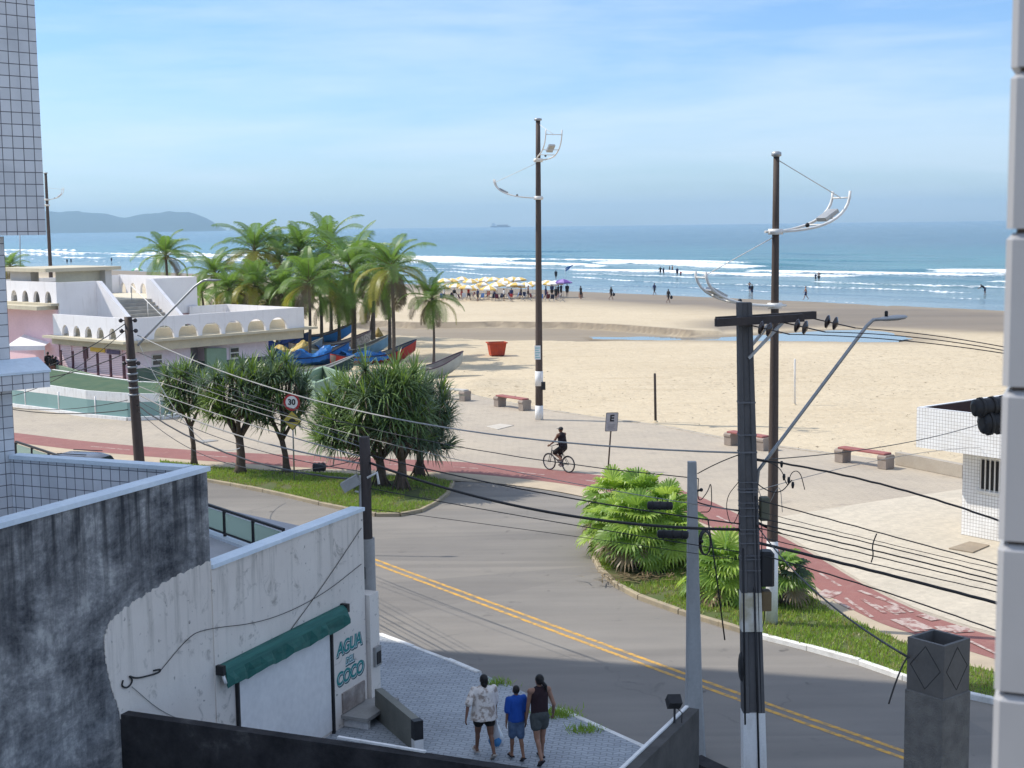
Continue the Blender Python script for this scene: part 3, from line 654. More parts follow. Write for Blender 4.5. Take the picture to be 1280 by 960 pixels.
CREAM = M('cream_concrete', (0.60, 0.54, 0.40), (0.48, 0.43, 0.33), 0.9, 0.85, .15, 10)
GREYC = M('grey_concrete', (0.36, 0.35, 0.33), (0.26, 0.255, 0.245), 1.6, 0.9, .25, 22)
DARKC = M('dark_weathered_wood', (0.075, 0.06, 0.055), (0.045, 0.038, 0.036), 2.0, 0.85, .4, 20, streak=(3, 3, .3))
RUSTP = M('rusty_brown_pole', (0.095, 0.068, 0.055), (0.055, 0.043, 0.038), 1.2, 0.7, .2, 20, streak=(3, 3, .25))
POLEC = M('dark_pole_concrete', (0.13, 0.125, 0.125), (0.07, 0.068, 0.07), 1.6, 0.9, .35, 25, streak=(2, 2, .4))
POSTC = M('light_post_concrete', (0.42, 0.425, 0.42), (0.31, 0.315, 0.315), 2.0, 0.9, .25, 25, streak=(2, 2, .3))
WWASH = M('whitewash', (0.78, 0.77, 0.75), (0.55, 0.53, 0.5), 3.0, 0.85, .2, 20, streak=(2, 2, .5), lo=.5, hi=.75)
BLACKP = M('black_plastic', (0.018, 0.018, 0.02), (0.03, 0.03, 0.032), 4, 0.5, 0)
RUB = M('black_rubber_cable', (0.022, 0.021, 0.022), (0.035, 0.033, 0.032), 3, 0.55, 0)
GALV = M('galvanised_steel', (0.42, 0.43, 0.44), (0.32, 0.33, 0.34), 3, 0.45, .05, 30, metal=.6)
WMETAL = M('white_painted_metal', (0.78, 0.77, 0.74), (0.6, 0.58, 0.54), 3, 0.45, 0)
ROOFB = M('red_brown_roof', (0.10, 0.055, 0.045), (0.07, 0.04, 0.035), 2, .8)
DARKV = M('dark_opening', (0.02, 0.02, 0.022), (0.03, 0.03, 0.03), 2, .6, 0)
t = NT('greenish_glass'); GLASS = t.bsdf((0.55, 0.72, 0.68), 0.12, None, 0, 0.5, Transmission_Weight=0.35)
t = NT('frosted_glass'); d_ = t.n('ShaderNodeBsdfDiffuse'); d_.inputs[0].default_value = (.55, .62, .55, 1); t2_ = t.n('ShaderNodeBsdfTranslucent'); t2_.inputs[0].default_value = (.75, .85, .75, 1); mx_ = t.n('ShaderNodeMixShader'); mx_.inputs[0].default_value = .65; t.t.links.new(d_.outputs[0], mx_.inputs[1]); t.t.links.new(t2_.outputs[0], mx_.inputs[2]); t.t.links.new(mx_.outputs[0], t.out.inputs[0]); GLASS2 = t.m
WIN = NT('window_glass').bsdf((0.03, 0.04, 0.045), 0.08, None, 0, 0.6)
BLUEC = M('pale_blue_coping_paint', (0.72, 0.80, 0.86), (0.60, 0.69, 0.77), 1.4, 0.7, .1, 14)
# ------------------------------------------------------------------ beach pavilion (white house with arches)
hA = Vector((-23.8, 87.0, 0.02)); HR = math.atan2(.742, .67)
house = thing('beach_pavilion', 'white two level beach pavilion with arched parapets, outdoor stairs and pink shutters', 'building', hA, HR)
def hp(name, mb, mat): return mb.build(name, mat, house)
zs, zp, zu, zup = 2.92, 4.32, 5.0, 6.4
mb = MB(); mb.box(-.6, 15.0, -.25, 9.4, zs - .16, zs - .002); mb.box(-.9, 3.0, 9.4, 20.5, zu - .42, zu - .16)
hp('slab', mb, CREAM)
mb = MB(); mb.box(0, 14.0, 0.12, 0.42, zs - .75, zs - .163); mb.box(0.02, .32, .42, 9.3, zs - .6, zs - .163); mb.box(13.6, 13.9, .42, 9, zs - .7, zs - .163); hp('beam', mb, CREAM)
mb = MB(); mb.box(.3, 13.8, .3, 8.8, zs - .001, zs + .05); hp('terrace_floor', mb, M('terrace_floor', (.66, .60, .46), (.55, .5, .4), 1, .85))
def arch_panel(mb, p0, p1, z0, z1, thick, n, aw, ah, first=None, pitch=None):
    """parapet from p0 to p1 (plan), with n arched openings standing on its foot"""
    p0 = Vector((*p0, 0)); p1 = Vector((*p1, 0)); d = (p1 - p0); L = d.length; d /= L; nv = Vector((-d.y, d.x, 0)) * thick
    pitch = pitch or L / n; first = first if first is not None else pitch / 2
    out = [(0, z0)]
    for k in range(n):
        c = first + k * pitch
        out += [(c - aw / 2 + aw * (1 - math.cos(PI * i / 10)) / 2, z0 + ah * (math.sin(PI * i / 10) ** .8)) for i in range(11)]
    out += [(L, z0), (L, z1), (0, z1)]
    mb.prism([p0 + d * x + Vector((0, 0, zz)) for x, zz in out], nv)
mb = MB(); arch_panel(mb, (0, 0), (14.0, 0), zs, zp, .16, 6, 1.52, .82, 2.55, 1.83); hp('front_parapet', mb, WHITE)
mb = MB(); arch_panel(mb, (0, 9.0), (0, .16), zs, zp, .16, 5, .85, .72, 1.5, 1.4); hp('side_parapet', mb, WHITE)
mb = MB(); mb.box(13.84, 14.0, .16, 8.6, zs, zp - .03); mb.box(10.6, 14.0, 8.6, 8.76, zs, zp - .03); hp('rear_parapet', mb, WHITE)
# low sill closing the arches' foot on the terrace side, lit by the sun (planter edge)
mb = MB(); mb.box(.5, 13.4, .62, .78, zs + .05, zs + .62); mb.box(.5, .66, 1.0, 8, zs + .05, zs + .5); hp('planter_edge', mb, CREAM)
# ground-floor walls
mb = MB(); mb.box(1.0, 5.2, 1.0, 8.8, 1.05, zs - .165); mb.box(6.6, 11.6, 1.0, 8.8, 1.05, zs - .165); hp('wall', mb, LILAC)
mb = MB(); mb.box(.985, 5.21, .985, 8.79, 0, 1.05); mb.box(6.59, 10.65, .985, 8.79, 0, 1.05); mb.box(11.35, 11.62, .985, 8.79, 0, 1.05); hp('dado', mb, GREENP)
mb = MB(); mb.box(5.2, 6.6, 2.2, 8.7, 0, zs - .17); hp('recess', mb, M('grey_recess', (.4, .38, .4), (.33, .31, .33), 1))
mb = MB(); mb.box(10.66, 11.34, 1.02, 1.2, 0, 1.9); hp('door', mb, M('dark_violet_door', (.05, .045, .08), (.04, .035, .06), 1, .5))
for u0 in (2.2, 8.3):
    mb = MB(); mb.box(u0, u0 + .78, .94, .999, 1.12, 1.86); f = hp('window', mb, WMETAL)
    for zz in (1.18, 1.53): mb = MB(); mb.box(u0 + .06, u0 + .72, .925, .939, zz, zz + .27); mb.build('pane', WIN, f)
mb = MB(); mb.prism([(6.1, .5, 0), (6.1, .5, 2.0), (7.7, .5, 1.9), (7.7, .5, 0)], (0, .25, 0)); hp('screen_wall', mb, GREENL)
# left (sunny) face: pink roller shutters between dark pilasters
mb = MB(); mb.box(.34, .44, 1.0, 8.8, 0.02, zs - .17); mb.box(.44, .999, 1.0, 1.2, 0.02, zs - .17); hp('pink_wall', mb, PINK)
t = NT('pink_shutter'); vv = t.coord('Object'); wv = t.n('ShaderNodeTexWave', bands_direction='Z', i_Scale=2.6); t.t.links.new(vv, wv.inputs['Vector'])
SHUT = t.bsdf(t.mix(t.ramp(wv.outputs['Fac'], [(.2, 0.0), (.5, 1.0)]), (0.62, 0.46, 0.48), (0.82, 0.63, 0.65)), .5, t.bump(wv.outputs['Fac'], .5, .02))
for k in range(5):
    v0 = 1.35 + k * 1.5; mb = MB(); mb.box(.28, .338, v0, v0 + 1.2, .5, zs - .55); hp('shutter', mb, SHUT)
for k in range(6): mb = MB(); mb.box(.24, .337, 1.1 + k * 1.5, 1.3 + k * 1.5, 0, 1.9); hp('pilaster', mb, M('maroon_paint', (.12, .05, .06), (.09, .04, .05), 1))
mb = MB(); mb.box(.20, .23, 3.2, 4.9, 2.02, 2.3); hp('sign_board', mb, M('yellow_sign', (.75, .5, .08), (.6, .38, .06), 3)); 
mb = MB(); mb.box(.20, .235, 1.5, 3.0, 1.98, 2.24); hp('sign_board', mb, M('violet_sign', (.10, .08, .14), (.14, .1, .16), 4)); 
mb = MB(); mb.box(.20, .235, 5.3, 5.8, 1.5, 2.4); hp('notice', mb, M('maroon_paint', (.12, .05, .06)))
mb = MB(); mb.prism([(-.3, .9, 0), (-.3, 2.6, .45), (-.3, 8.7, 1.0), (-.3, 8.7, 0)], (.2, 0, 0)); hp('ramp_wall', mb, GREENL)
# upper block
mb = MB(); mb.box(.4, 11.6, 9.1, 18.9, 0.02, zu - .43); hp('upper_wall', mb, PINK)
mb = MB(); mb.box(-.1, 11.7, 9.0, 19.4, zu - .16, zu); hp('upper_slab', mb, CREAM)
mb = MB(); arch_panel(mb, (.3, 18.6), (.3, 8.9), zu, zup, .18, 6, .85, .78, 1.1, 1.5); hp('upper_side_parapet', mb, WHITE)
mb = MB(); mb.box(.48, 3.3, 8.9, 9.08, zs + .05, zup - .02); hp('upper_front_wall', mb, WHITE)
mb = MB(); arch_panel(mb, (11.5, 9.0), (11.5, 18.8), zu, zup, .18, 4, .8, .8, 5.2, 1.35); hp('upper_right_parapet', mb, WHITE)
mb = MB(); mb.box(.5, 11.3, 18.65, 18.8, zu, zup - .02); hp('upper_rear_parapet', mb, WHITE)
mb = MB(); mb.box(7.6, 11.48, 8.9, 9.06, zs + .9, zup - .02); hp('upper_front_wall', mb, WHITE)
mb = MB(); mb.box(3.4, 11.4, 9.1, 18.6, zu, zu + .03); hp('upper_floor', mb, M('terrace_floor', (.66, .60, .46), (.55, .5, .4)))
n = 9
mb = MB()
for k in range(n):
    zz = zs + .05 + (zu - zs - .05) * (k + 1) / n; y0 = 5.4 + 3.5 * k / n
    mb.box(3.6, 7.35, y0, 8.95, zz - (zu - zs) / n, zz)
hp('stairs', mb, M('grey_stair_concrete', (.42, .40, .35), (.3, .28, .25), 2))
mb = MB()
for x0, x1 in ((3.3, 3.58), (7.36, 7.62)): mb.prism([(x0, 5.0, zs + .05), (x0, 9.07, zs + .05), (x0, 9.07, zup - .03), (x0, 8.6, zup - .03), (x0, 5.0, zs + .95)], (x1 - x0, 0, 0))
hp('stair_wall', mb, WHITE)
mb = MB(); mb.tube([(5.9, 4.9, zs), (5.9, 4.9, zs + .95), (5.9, 8.7, zu + .95), (5.9, 8.7, zu)], .035, 6)
mb.tube([(5.9, 6.8, zs + .9), (5.9, 6.8, zs + 1.95)], .03, 6); hp('handrail', mb, WMETAL)
# roof lantern on the upper terrace
mb = MB(); mb.box(.9, 1.5, 13.2, 16, zu, 7.05); mb.box(4.9, 5.4, 10.3, 11, zu, 7.05); mb.box(1.5, 5.0, 11.0, 15.8, zu, 6.2); hp('lantern_wall', mb, M('lantern_wall', (.6, .58, .55), (.52, .5, .47), 1))
mb = MB(); mb.box(1.5, 4.9, 10.96, 10.99, 6.2, 7.04); hp('lantern_glazing', mb, M('pale_glazing', (.62, .60, .48), (.55, .53, .44), 1, .3, 0))
mb = MB(); mb.box(.2, 6.0, 10.0, 16.4, 7.06, 7.30); hp('lantern_roof', mb, CREAM)
# planting on the terrace: cycads
CYC = leafmat('cycad_leaf', (0.03, 0.07, 0.015), (0.09, 0.13, 0.03), .25, .8)
def cycad_mesh(seed):
    r = random.Random(seed); mb = MB()
    for k in range(34):
        az = r.uniform(0, 2 * PI); el = r.uniform(.15, 1.25); L = r.uniform(.7, 1.0); d = Vector((math.cos(az), math.sin(az), 0)); sd = Vector((-d.y, d.x, 0))
        prev = None
        for i in range(9):
            f = i / 8; p = d * (L * f * math.cos(el * (1 - .5 * f))) + Vector((0, 0, .25 + L * math.sin(el) * f - .55 * L * f * f)); wd = .11 * math.sin(PI * min(1, .15 + f * .85)) + .01
            if prev: 
                o = len(mb.v); mb.v += [tuple(prev[0] - sd * prev[1] - Vector((0, 0, .03))), tuple(p - sd * wd * .5 - Vector((0, 0, .03))), tuple(p), tuple(prev[0]), tuple(prev[0] + sd * prev[1] - Vector((0, 0, .03))), tuple(p + sd * wd * .5 - Vector((0, 0, .03)))]
                mb.f += [(o, o + 1, o + 2, o + 3), (o + 3, o + 2, o + 5, o + 4)]; mb.m += [0, 0]; mb.s += [True, True]
            prev = (p, wd)
    return mb
def on_house(u, v, z): return hA + Vector((u * math.cos(HR) - v * math.sin(HR), u * math.sin(HR) + v * math.cos(HR), z - .02))
cyl = [('spiky cycad on the terrace at the left foot of the stairs', 2.2, 4.6, 1.25), ('low cycad in front of the outdoor stairs', 4.0, 2.4, .8), ('small cycad right of the stair wall on the terrace', 9.0, 7.6, .85), ('broad cycad behind the arched side parapet', 1.3, 3.2, 1.0)]
for k, (lb, u, v_, sc) in enumerate(cyl):
    o = thing('cycad_plant', lb, 'plant', on_house(u, v_, zs + .05), 0, 'cycads on the pavilion terrace'); o.scale = (sc,) * 3
    cycad_mesh(k).build('fronds', CYC, o); mb = MB(); mb.lathe([(.14, 0), (.17, .15), (.1, .34)], 10); mb.build('stem', DARKC, o)
# guard wall in front of the pavilion: green bank, white wall, glass guard with posts
def wline(pts, z0, z1, w): 
    mb = MB(); pts = [Vector(p) for p in pts]
    for a, b_ in zip(pts[:-1], pts[1:]): mb.beam((a.x, a.y, (z0 + z1) / 2), (b_.x, b_.y, (z0 + z1) / 2), w, z1 - z0)
    return mb
gpx = [(-120, 492), (0, 503), (20, 506.5), (60, 511.5), (110, 519), (160, 523.5), (200, 522), (225, 518)]
gl = [G(a, b_, .1) for a, b_ in gpx]
og = gl[2]
gw = thing('glass_guard', 'low turquoise glass guard with white posts before the pavilion', 'guard rail', (og.x, og.y, 0))
wline(gl, 0, .18, .3).build('kerb_wall', WWASH, gw, (og.x, og.y, 0))
wline(gl, .2, .95, .02).build('glass_panel', NT('turquoise_glass').bsdf((0.20, 0.335, 0.325), .25, None, 0, .4), gw, (og.x, og.y, 0))
for f in (0.05, .2, .33, .47, .60, .73, .86, .99):
    L = f * (len(gl) - 1); i = min(int(L), len(gl) - 2); p = gl[i].lerp(gl[i + 1], L - i); mb = MB(); mb.tube([(p.x, p.y, 0), (p.x, p.y, 1.15)], .05, 6); mb.build('post', WMETAL, gw, (og.x, og.y, 0))
bpx = [(-120, 478), (0, 489), (60, 500), (110, 508), (165, 512), (210, 513)]
bl_ = [G(a, b_, .1) for a, b_ in bpx]; o = bl_[2]
rw = thing('retaining_wall', 'long white retaining wall with a green sloping bank on top', 'wall', (o.x, o.y, 0))
wline(bl_, 0, 1.0, .2).build('wall_face', WWASH, rw, (o.x, o.y, 0))
mb = MB()
for a, b_ in zip(bl_[:-1], bl_[1:]): 
    n_ = Vector((a.y - b_.y, b_.x - a.x, 0)).normalized(); mb.sheet([a + Vector((0, 0, .9)), b_ + Vector((0, 0, .9)), b_ + n_ * 3.4 + Vector((0, 0, 1.05)), a + n_ * 3.4 + Vector((0, 0, 1.05))])
mb.build('green_bank', M('bank_green', (0.05, .10, .055), (.09, .13, .07), 1.5, .9), rw, (o.x, o.y, 0))
mb = MB()
for a, b_ in zip(bl_[:-1], bl_[1:]):
    n_ = Vector((a.y - b_.y, b_.x - a.x, 0)).normalized() * 3.45; mb.beam(a + n_ + Vector((0, 0, .98)), b_ + n_ + Vector((0, 0, .98)), .14, .2)
mb.build('bank_edge', WWASH, rw, (o.x, o.y, 0))
# white tent, bins and red stall beside the pavilion
p = G(44, 470); tn = thing('market_tent', 'small white canopy tent over the red stall', 'tent', (p.x, p.y, 0))
mb = MB(); mb.add([(-1.3, -1.6, 2.2), (1.3, -1.6, 2.2), (1.5, 1.6, 2.8), (-1.1, 1.6, 2.8), (-1.3, -1.6, 1.9), (1.3, -1.6, 1.9)], [(0, 1, 2, 3), (4, 5, 1, 0)]); mb.build('canopy', M('white_canvas', (.82, .82, .84), (.74, .74, .78), 2, .8), tn)
for x, y, hh in ((-1.25, -1.55, 2.2), (1.25, -1.55, 2.2), (1.4, 1.5, 2.8), (-1.05, 1.5, 2.8)): mb = MB(); mb.tube([(x, y, 0), (x, y, hh - .01)], .035, 6); mb.build('leg', WMETAL, tn)
p = G(22, 478); st = thing('snack_stall', 'red snack stall counter under the white tent', 'stall', (p.x, p.y, 0), .6)
mb = MB(); mb.rbox(-1.4, 1.4, -.4, .4, 0, .9, .03); mb.build('counter', M('red_stall_paint', (.55, .06, .05), (.42, .05, .05), 2, .5), st); mb = MB(); mb.rbox(-1.5, 1.5, -.5, .5, .902, .95, .02); mb.build('counter_top', WMETAL, st)
p = G(19, 424); bn = thing('litter_bin', 'dark litter bin hung on a post by the beach rail', 'bin', (p.x, p.y, 0))
mb = MB(); mb.lathe([(.26, .7), (.34, 1.5), (.36, 1.52), (.33, 1.55), (.3, 1.5)], 12); mb.build('bin_body', BLACKP, bn); mb = MB(); mb.tube([(0, .38, 0), (0, .38, 1.7)], .04, 6); mb.build('post', GALV, bn)
# green planter wall between pavilion and boats
p0, p1, p2, p3 = G(374, 496), G(396, 505), G(428, 491), G(404, 482)
o = p1; pw = thing('planter_wall', 'low open green masonry planter beside the pavilion', 'planter', (o.x, o.y, 0))
for a, b_ in ((p0, p1), (p1, p2), (p2, p3), (p3, p0)):
    d = (b_ - a).normalized() * .11; mb = MB(); mb.beam((a.x + d.x, a.y + d.y, .62), (b_.x + d.x, b_.y + d.y, .62), .22, 1.2); mb.build('side', GREENL, pw, (o.x, o.y, 0))
mb = MB(); mb.sheet([(p.x, p.y, .2) for p in (p0, p1, p2, p3)]); mb.build('soil', M('dry_soil', (.3, .25, .2)), pw, (o.x, o.y, 0))
# ------------------------------------------------------------------ tiled kiosk on the right
ko = Vector((14.0, 43.0, .03)); KA = math.atan2(-.79, .61)
TILEK = tilemat('small_white_tiles', (.86, .86, .85), (.34, .31, .29), .105, .105, .3, .0055, .06, .4, .25, (.42, .36, .28))
kio = thing('tiled_kiosk', 'white tiled beach kiosk with overhanging box roof and barred window', 'kiosk', ko, KA)
def kp_(name, mb, mat, par=None): return mb.build(name, mat, par or kio)
mb = MB(); mb.box(0, 4.4, 0, 3.4, 0, 2.72); kp_('wall', mb, TILEK)
mb = MB()
X0, X1, Y0, Y1 = -1.05, 5.0, -.95, 4.0
mb.box(X0, X1, Y0, Y0 + .14, 2.74, 4.0); mb.box(X0, X1, Y1 - .14, Y1, 2.74, 4.0); mb.box(X0, X0 + .14, Y0 + .14, Y1 - .14, 2.74, 4.0); mb.box(X1 - .14, X1, Y0 + .14, Y1 - .14, 2.74, 4.0)
mb.box(X0 + .14, X1 - .14, Y0 + .14, Y1 - .14, 2.722, 2.78); kp_('fascia', mb, TILEK)
mb = MB(); mb.box(X0 + .141, X1 - .141, Y0 + .141, Y1 - .141, 2.79, 2.84); 
for a in ((X0 + .141, X1 - .141, Y1 - .16, Y1 - .141), (X1 - .16, X1 - .141, Y0 + .15, Y1 - .16)): mb.box(*a, 2.85, 3.98)
mb.box(X0 + .141, X0 + .16, Y0 + .15, Y1 - .17, 2.85, 3.98); kp_('roof_tray', mb, ROOFB)
mb = MB(); mb.box(.62, 3.4, -.03, -.001, 1.55, 2.45); wn = kp_('window', mb, DARKV)
for k in range(17): mb = MB(); mb.box(.66 + k * .165, .70 + k * .165, -.075, -.045, 1.5, 2.5); mb.build('bar', WMETAL, wn)
mb = MB(); mb.box(.55, 3.5, -.09, -.04, 1.44, 1.5); mb.box(.55, 3.5, -.09, -.04, 2.5, 2.56); mb.build('frame', WMETAL, wn)
# low concrete upstand and pavement slab by the kiosk
lw0, lw1 = G(1122, 581), G(1206, 598)
lw = MB(); lw.beam((lw0.x, lw0.y, .28), (lw1.x, lw1.y, .28), .3, .5); o = lw.build('low_wall', M('pale_rendered_wall', (.42, .37, .3), (.36, .31, .25), 1.5), None, (lw0.x, lw0.y, 0)); tag(o, 'low grey rendered wall running up to the tiled kiosk', 'wall')
def slab(name, px, label, z=.05, mat=None):
    P_ = [G(a, b_, z) for a, b_ in px]; mb = MB(); mb.prism([(v.x, v.y, z - .03) for v in P_], (0, 0, .03)); o = mb.build(name, mat or GREYC, None, (P_[0].x, P_[0].y, z - .03)); return tag(o, label, 'cover')
slab('manhole_slab', [(1186, 685), (1212, 676.5), (1237, 681), (1216, 690)], 'square concrete access cover in the pavement before the kiosk', .06, M('tan_slab', (.36, .29, .21), (.28, .23, .17), 2))
slab('manhole_slab', [(607, 533), (625, 529.5), (642, 531.5), (622, 536.5)], 'pale square access cover in the plaza near the tall lamp pole', .045, M('pale_slab', (.55, .5, .42), (.48, .43, .36), 2))
slab('manhole_slab', [(243, 551), (262, 549), (273, 550.5), (252, 553)], 'dark access cover in the plaza between the first two trees', .045)
# ------------------------------------------------------------------ tiled apartment tower on the left (throws the foreground into shade)
TILET = tilemat('tower_tiles', (.74, .74, .75), (.12, .12, .13), .19, .20, .28, .0075, .13, .45, .35, (.3, .3, .32))
tE = Vector((-8.72, 24.25, 0)); TA = math.atan2(-.72, -.69)   # local x runs towards the viewer's left, local y back towards the sea
tower = thing('apartment_tower', 'tall tiled apartment tower with a wide overhanging upper body', 'building', tE, TA)
def tp(name, mb, mat): return mb.build(name, mat, tower)
mb = MB(); mb.box(0, 22, -17.7, 0, 0, 9.72); tp('lower_wall', mb, TILET)
mb = MB(); mb.box(-.52, 22, -17.7, .50, 9.74, 46); tp('upper_wall', mb, TILET)
mb = MB(); mb.prism([(-.5, .0, 7.1), (-.5, .42, 7.1), (-.5, .42, 7.35), (-.5, 0, 7.55)], (4, 0, 0)); tp('ledge', mb, TILET)
mb = MB(); mb.prism([(-.52, .0, 7.56), (-.52, .44, 7.36), (-.52, .44, 7.40), (-.52, 0, 7.60)], (4.1, 0, 0)); tp('ledge_cap', mb, BLUEC)
# ------------------------------------------------------------------ neighbour: low shop with mouldy party wall
t = NT('mouldy_party_wall'); v = t.coord('Object'); vst = t.coord('Object', (1.6, 1.6, .22))
xyz = t.n('ShaderNodeSeparateXYZ'); t.t.links.new(v, xyz.inputs[0])
m0 = t.noise(t.coord('Object', (.8, .8, 1.35)), 0.9, 10, .74, .3); m1 = t.noise(vst, 1.3, 8, .70)
mould = t.ramp(t.math('ADD', t.math('MULTIPLY', m0, .62), t.math('ADD', t.math('MULTIPLY', m1, .27), t.math('MULTIPLY', t.noise(v, 11, 5, .75), .16))), [(.42, (.05, .052, .058)), (.485, (.14, .142, .147)), (.545, (.26, .26, .26)), (.61, (.48, .47, .45))])
bl2 = t.n('ShaderNodeTexBrick', offset=.5); vbb = t.n('ShaderNodeCombineXYZ'); t.t.links.new(xyz.outputs[0], vbb.inputs[0]); t.t.links.new(xyz.outputs[2], vbb.inputs[1]); t.t.links.new(vbb.outputs[0], bl2.inputs['Vector'])
bl2.inputs['Scale'].default_value = 1; bl2.inputs['Brick Width'].default_value = 1.9; bl2.inputs['Row Height'].default_value = .21; bl2.inputs['Mortar Size'].default_value = .07; bl2.inputs['Mortar Smooth'].default_value = 1.0
mould = t.mix(t.math('MULTIPLY', bl2.outputs['Fac'], t.ramp(t.noise(v, 1.4, 5, .6), [(.48, 0.0), (.66, .20)])), mould, (.30, .30, .31))
drip = t.math('MULTIPLY', t.ramp(t.noise(t.coord('Object', (3.2, 3.2, .14)), 1.2, 5, .65), [(.46, 0.0), (.60, .85)]), t.ramp(t.math('DIVIDE', xyz.outputs[2], 5.9), [(.62, 0.0), (.97, 1.0)]))
mould = t.mix(drip, mould, (.03, .031, .036))
MOULD = t.bsdf(mould, .92, t.bump(t.noise(v, 7, 7, .7), .5, .03), 0, .2)
t = NT('stained_white_wall'); v = t.coord('Object'); vst = t.coord('Object', (2.2, 2.2, .16))
xyz = t.n('ShaderNodeSeparateXYZ'); t.t.links.new(v, xyz.inputs[0])
wc = t.ramp(t.noise(v, .6, 5, .6), [(.3, (.80, .735, .66)), (.7, (.68, .615, .55))])
top = t.ramp(t.math('DIVIDE', xyz.outputs[2], 4.3), [(.55, 0.0), (1.0, 1.0)])
st_ = t.math('MULTIPLY', t.ramp(t.noise(vst, 2.0, 6, .7), [(.50, 0.0), (.72, .62)]), top)
wc = t.mix(st_, wc, (.13, .125, .10))
wc = t.mix(t.ramp(t.noise(v, 2.6, 7, .72, .8), [(.57, 0.0), (.68, .65)]), wc, (.26, .235, .205))
wc = t.mix(t.ramp(t.noise(v, 9, 4, .6), [(.66, 0.0), (.72, .7)]), wc, (.12, .11, .10))
STAIN = t.bsdf(wc, .85, t.bump(t.noise(v, 8, 6, .65), .25, .02), 0, .25)
sC = Vector((-3.0, 27.3, 0)); SA = math.atan2(.917, .399)    # local +x towards the street, +y into the building
shop = thing('corner_shop', 'single storey corner shop with mouldy stepped side wall and roof terrace', 'building', sC, SA)
def sp_(name, mb, mat, par=None): return mb.build(name, mat, par or shop)
XS = -5.06
# painted white part of the side wall with its ragged rounded paint edge; the bare mouldy wall is behind and above it
mb = MB()
edge = [(-5.06, 4.36), (-5.56, 4.34), (-6.09, 4.32), (-6.59, 4.24), (-7.02, 4.17), (-7.36, 4.11), (-7.63, 3.99), (-7.74, 3.84), (-7.75, 3.59), (-7.71, 3.27), (-7.62, 2.94), (-7.5, 2.65), (-7.42, 2.18), (-7.4, 1), (-7.4, 0)]
edge2 = [edge[0]]
for a, b_ in zip(edge[:-1], edge[1:]):
    for i in range(1, 15): f = i / 14; edge2.append((a[0] + (b_[0] - a[0]) * f + random.uniform(-.01, .01), a[1] + (b_[1] - a[1]) * f + random.uniform(-.012, .012) + .018 * math.sin(i * .9 + a[0] * 9)))
mb.prism([(0, -.012, 0), (0, -.012, 4.22), (XS, -.012, 4.22)] + [(x, -.012, z) for x, z in edge2], (0, .012, 0)); sp_('white_render', mb, STAIN)
mb = MB(); mb.box(XS, 0, .001, .22, 0, 4.2); mb.box(-26, XS, .001, .22, 0, 5.86); sp_('party_wall', mb, MOULD)
mb = MB(); mb.box(XS + .001, .02, -.05, .26, 4.222, 4.29); mb.box(-26, XS + .03, -.05, .26, 5.865, 5.94); sp_('coping', mb, BLUEC)
# rendered pier between the two parts
mb = MB(); mb.box(XS - .02, XS + .10, -.03, -.0125, 0, 4.2); sp_('pier', mb, STAIN)
# body, roof terraces and front parapets
mb = MB(); mb.prism([(-.02, .23, 0), (-26, .23, 0), (-26, 14, 0), (4.9, 14, 0)], (0, 0, 3.64)); sp_('body', mb, M('shop_render', (.5, .48, .45), (.42, .4, .38), .8))
mb = MB(); mb.prism([(-.03, .225, 3.643), (XS, .225, 3.643), (XS, 13.8, 3.643), (4.8, 13.8, 3.643)], (0, 0, .03)); sp_('terrace_floor', mb, M('grey_terrace_floor', (.40, .40, .42), (.32, .33, .35), 1))
mb = MB(); mb.box(-26, XS - .01, .23, 9, 3.69, 4.7); sp_('upper_body', mb, GREYC)
TILEP = tilemat('parapet_tiles', (.72, .73, .76), (.11, .12, .14), .19, .20, .3, .0075, .13, .45, .3, (.3, .3, .32))
pe = Vector((-5.12, 22.75, 0)); pf = Vector((-8.74, 24.25, 0))
def sloc(p): r = Vector(p) - sC; ca, sa = math.cos(-SA), math.sin(-SA); return Vector((r.x * ca - r.y * sa, r.x * sa + r.y * ca, r.z))
a, b_ = sloc(pe), sloc(pf)
mb = MB(); mb.beam((a.x - .06, a.y + .25, 5.28), (b_.x, b_.y, 5.28), .18, 1.14); sp_('tiled_parapet', mb, TILEP)
mb = MB(); mb.beam((a.x - .07, a.y + .23, 5.895), (b_.x, b_.y, 5.895), .26, .07); sp_('coping', mb, BLUEC)
# glass balustrade set back on the terrace and second one beyond the tiled parapet
def balustrade(p0, p1, zb, hgt, npan, par):
    p0 = Vector(p0); p1 = Vector(p1); mb = MB()
    mb.beam((p0.x, p0.y, zb + hgt), (p1.x, p1.y, zb + hgt), .05, .05); mb.beam((p0.x, p0.y, zb + .06), (p1.x, p1.y, zb + .06), .04, .04)
    for k in range(npan + 1): q = p0.lerp(p1, k / npan); mb.beam((q.x, q.y, zb), (q.x, q.y, zb + hgt - .026), .05, .05)
    fr = sp_('balustrade', mb, BLACKP, par)
    mb = MB()
    for k in range(npan): q0 = p0.lerp(p1, (k + .05) / npan); q1 = p0.lerp(p1, (k + .95) / npan); mb.beam((q0.x, q0.y, zb + hgt / 2 + .01), (q1.x, q1.y, zb + hgt / 2 + .01), .012, hgt - .14)
    mb.build('glass_panel', GLASS2, fr)
q0, q1 = sloc((-4.25, 25.41, 0)), sloc((-13.17, 36.73, 0))
balustrade(q0, q1, 3.74, .53, 12, shop)
d = (q1 - q0).normalized(); mb = MB(); mb.beam((q0.x, q0.y, 3.70), (q1.x, q1.y, 3.70), .24, .07); sp_('coping', mb, BLUEC)

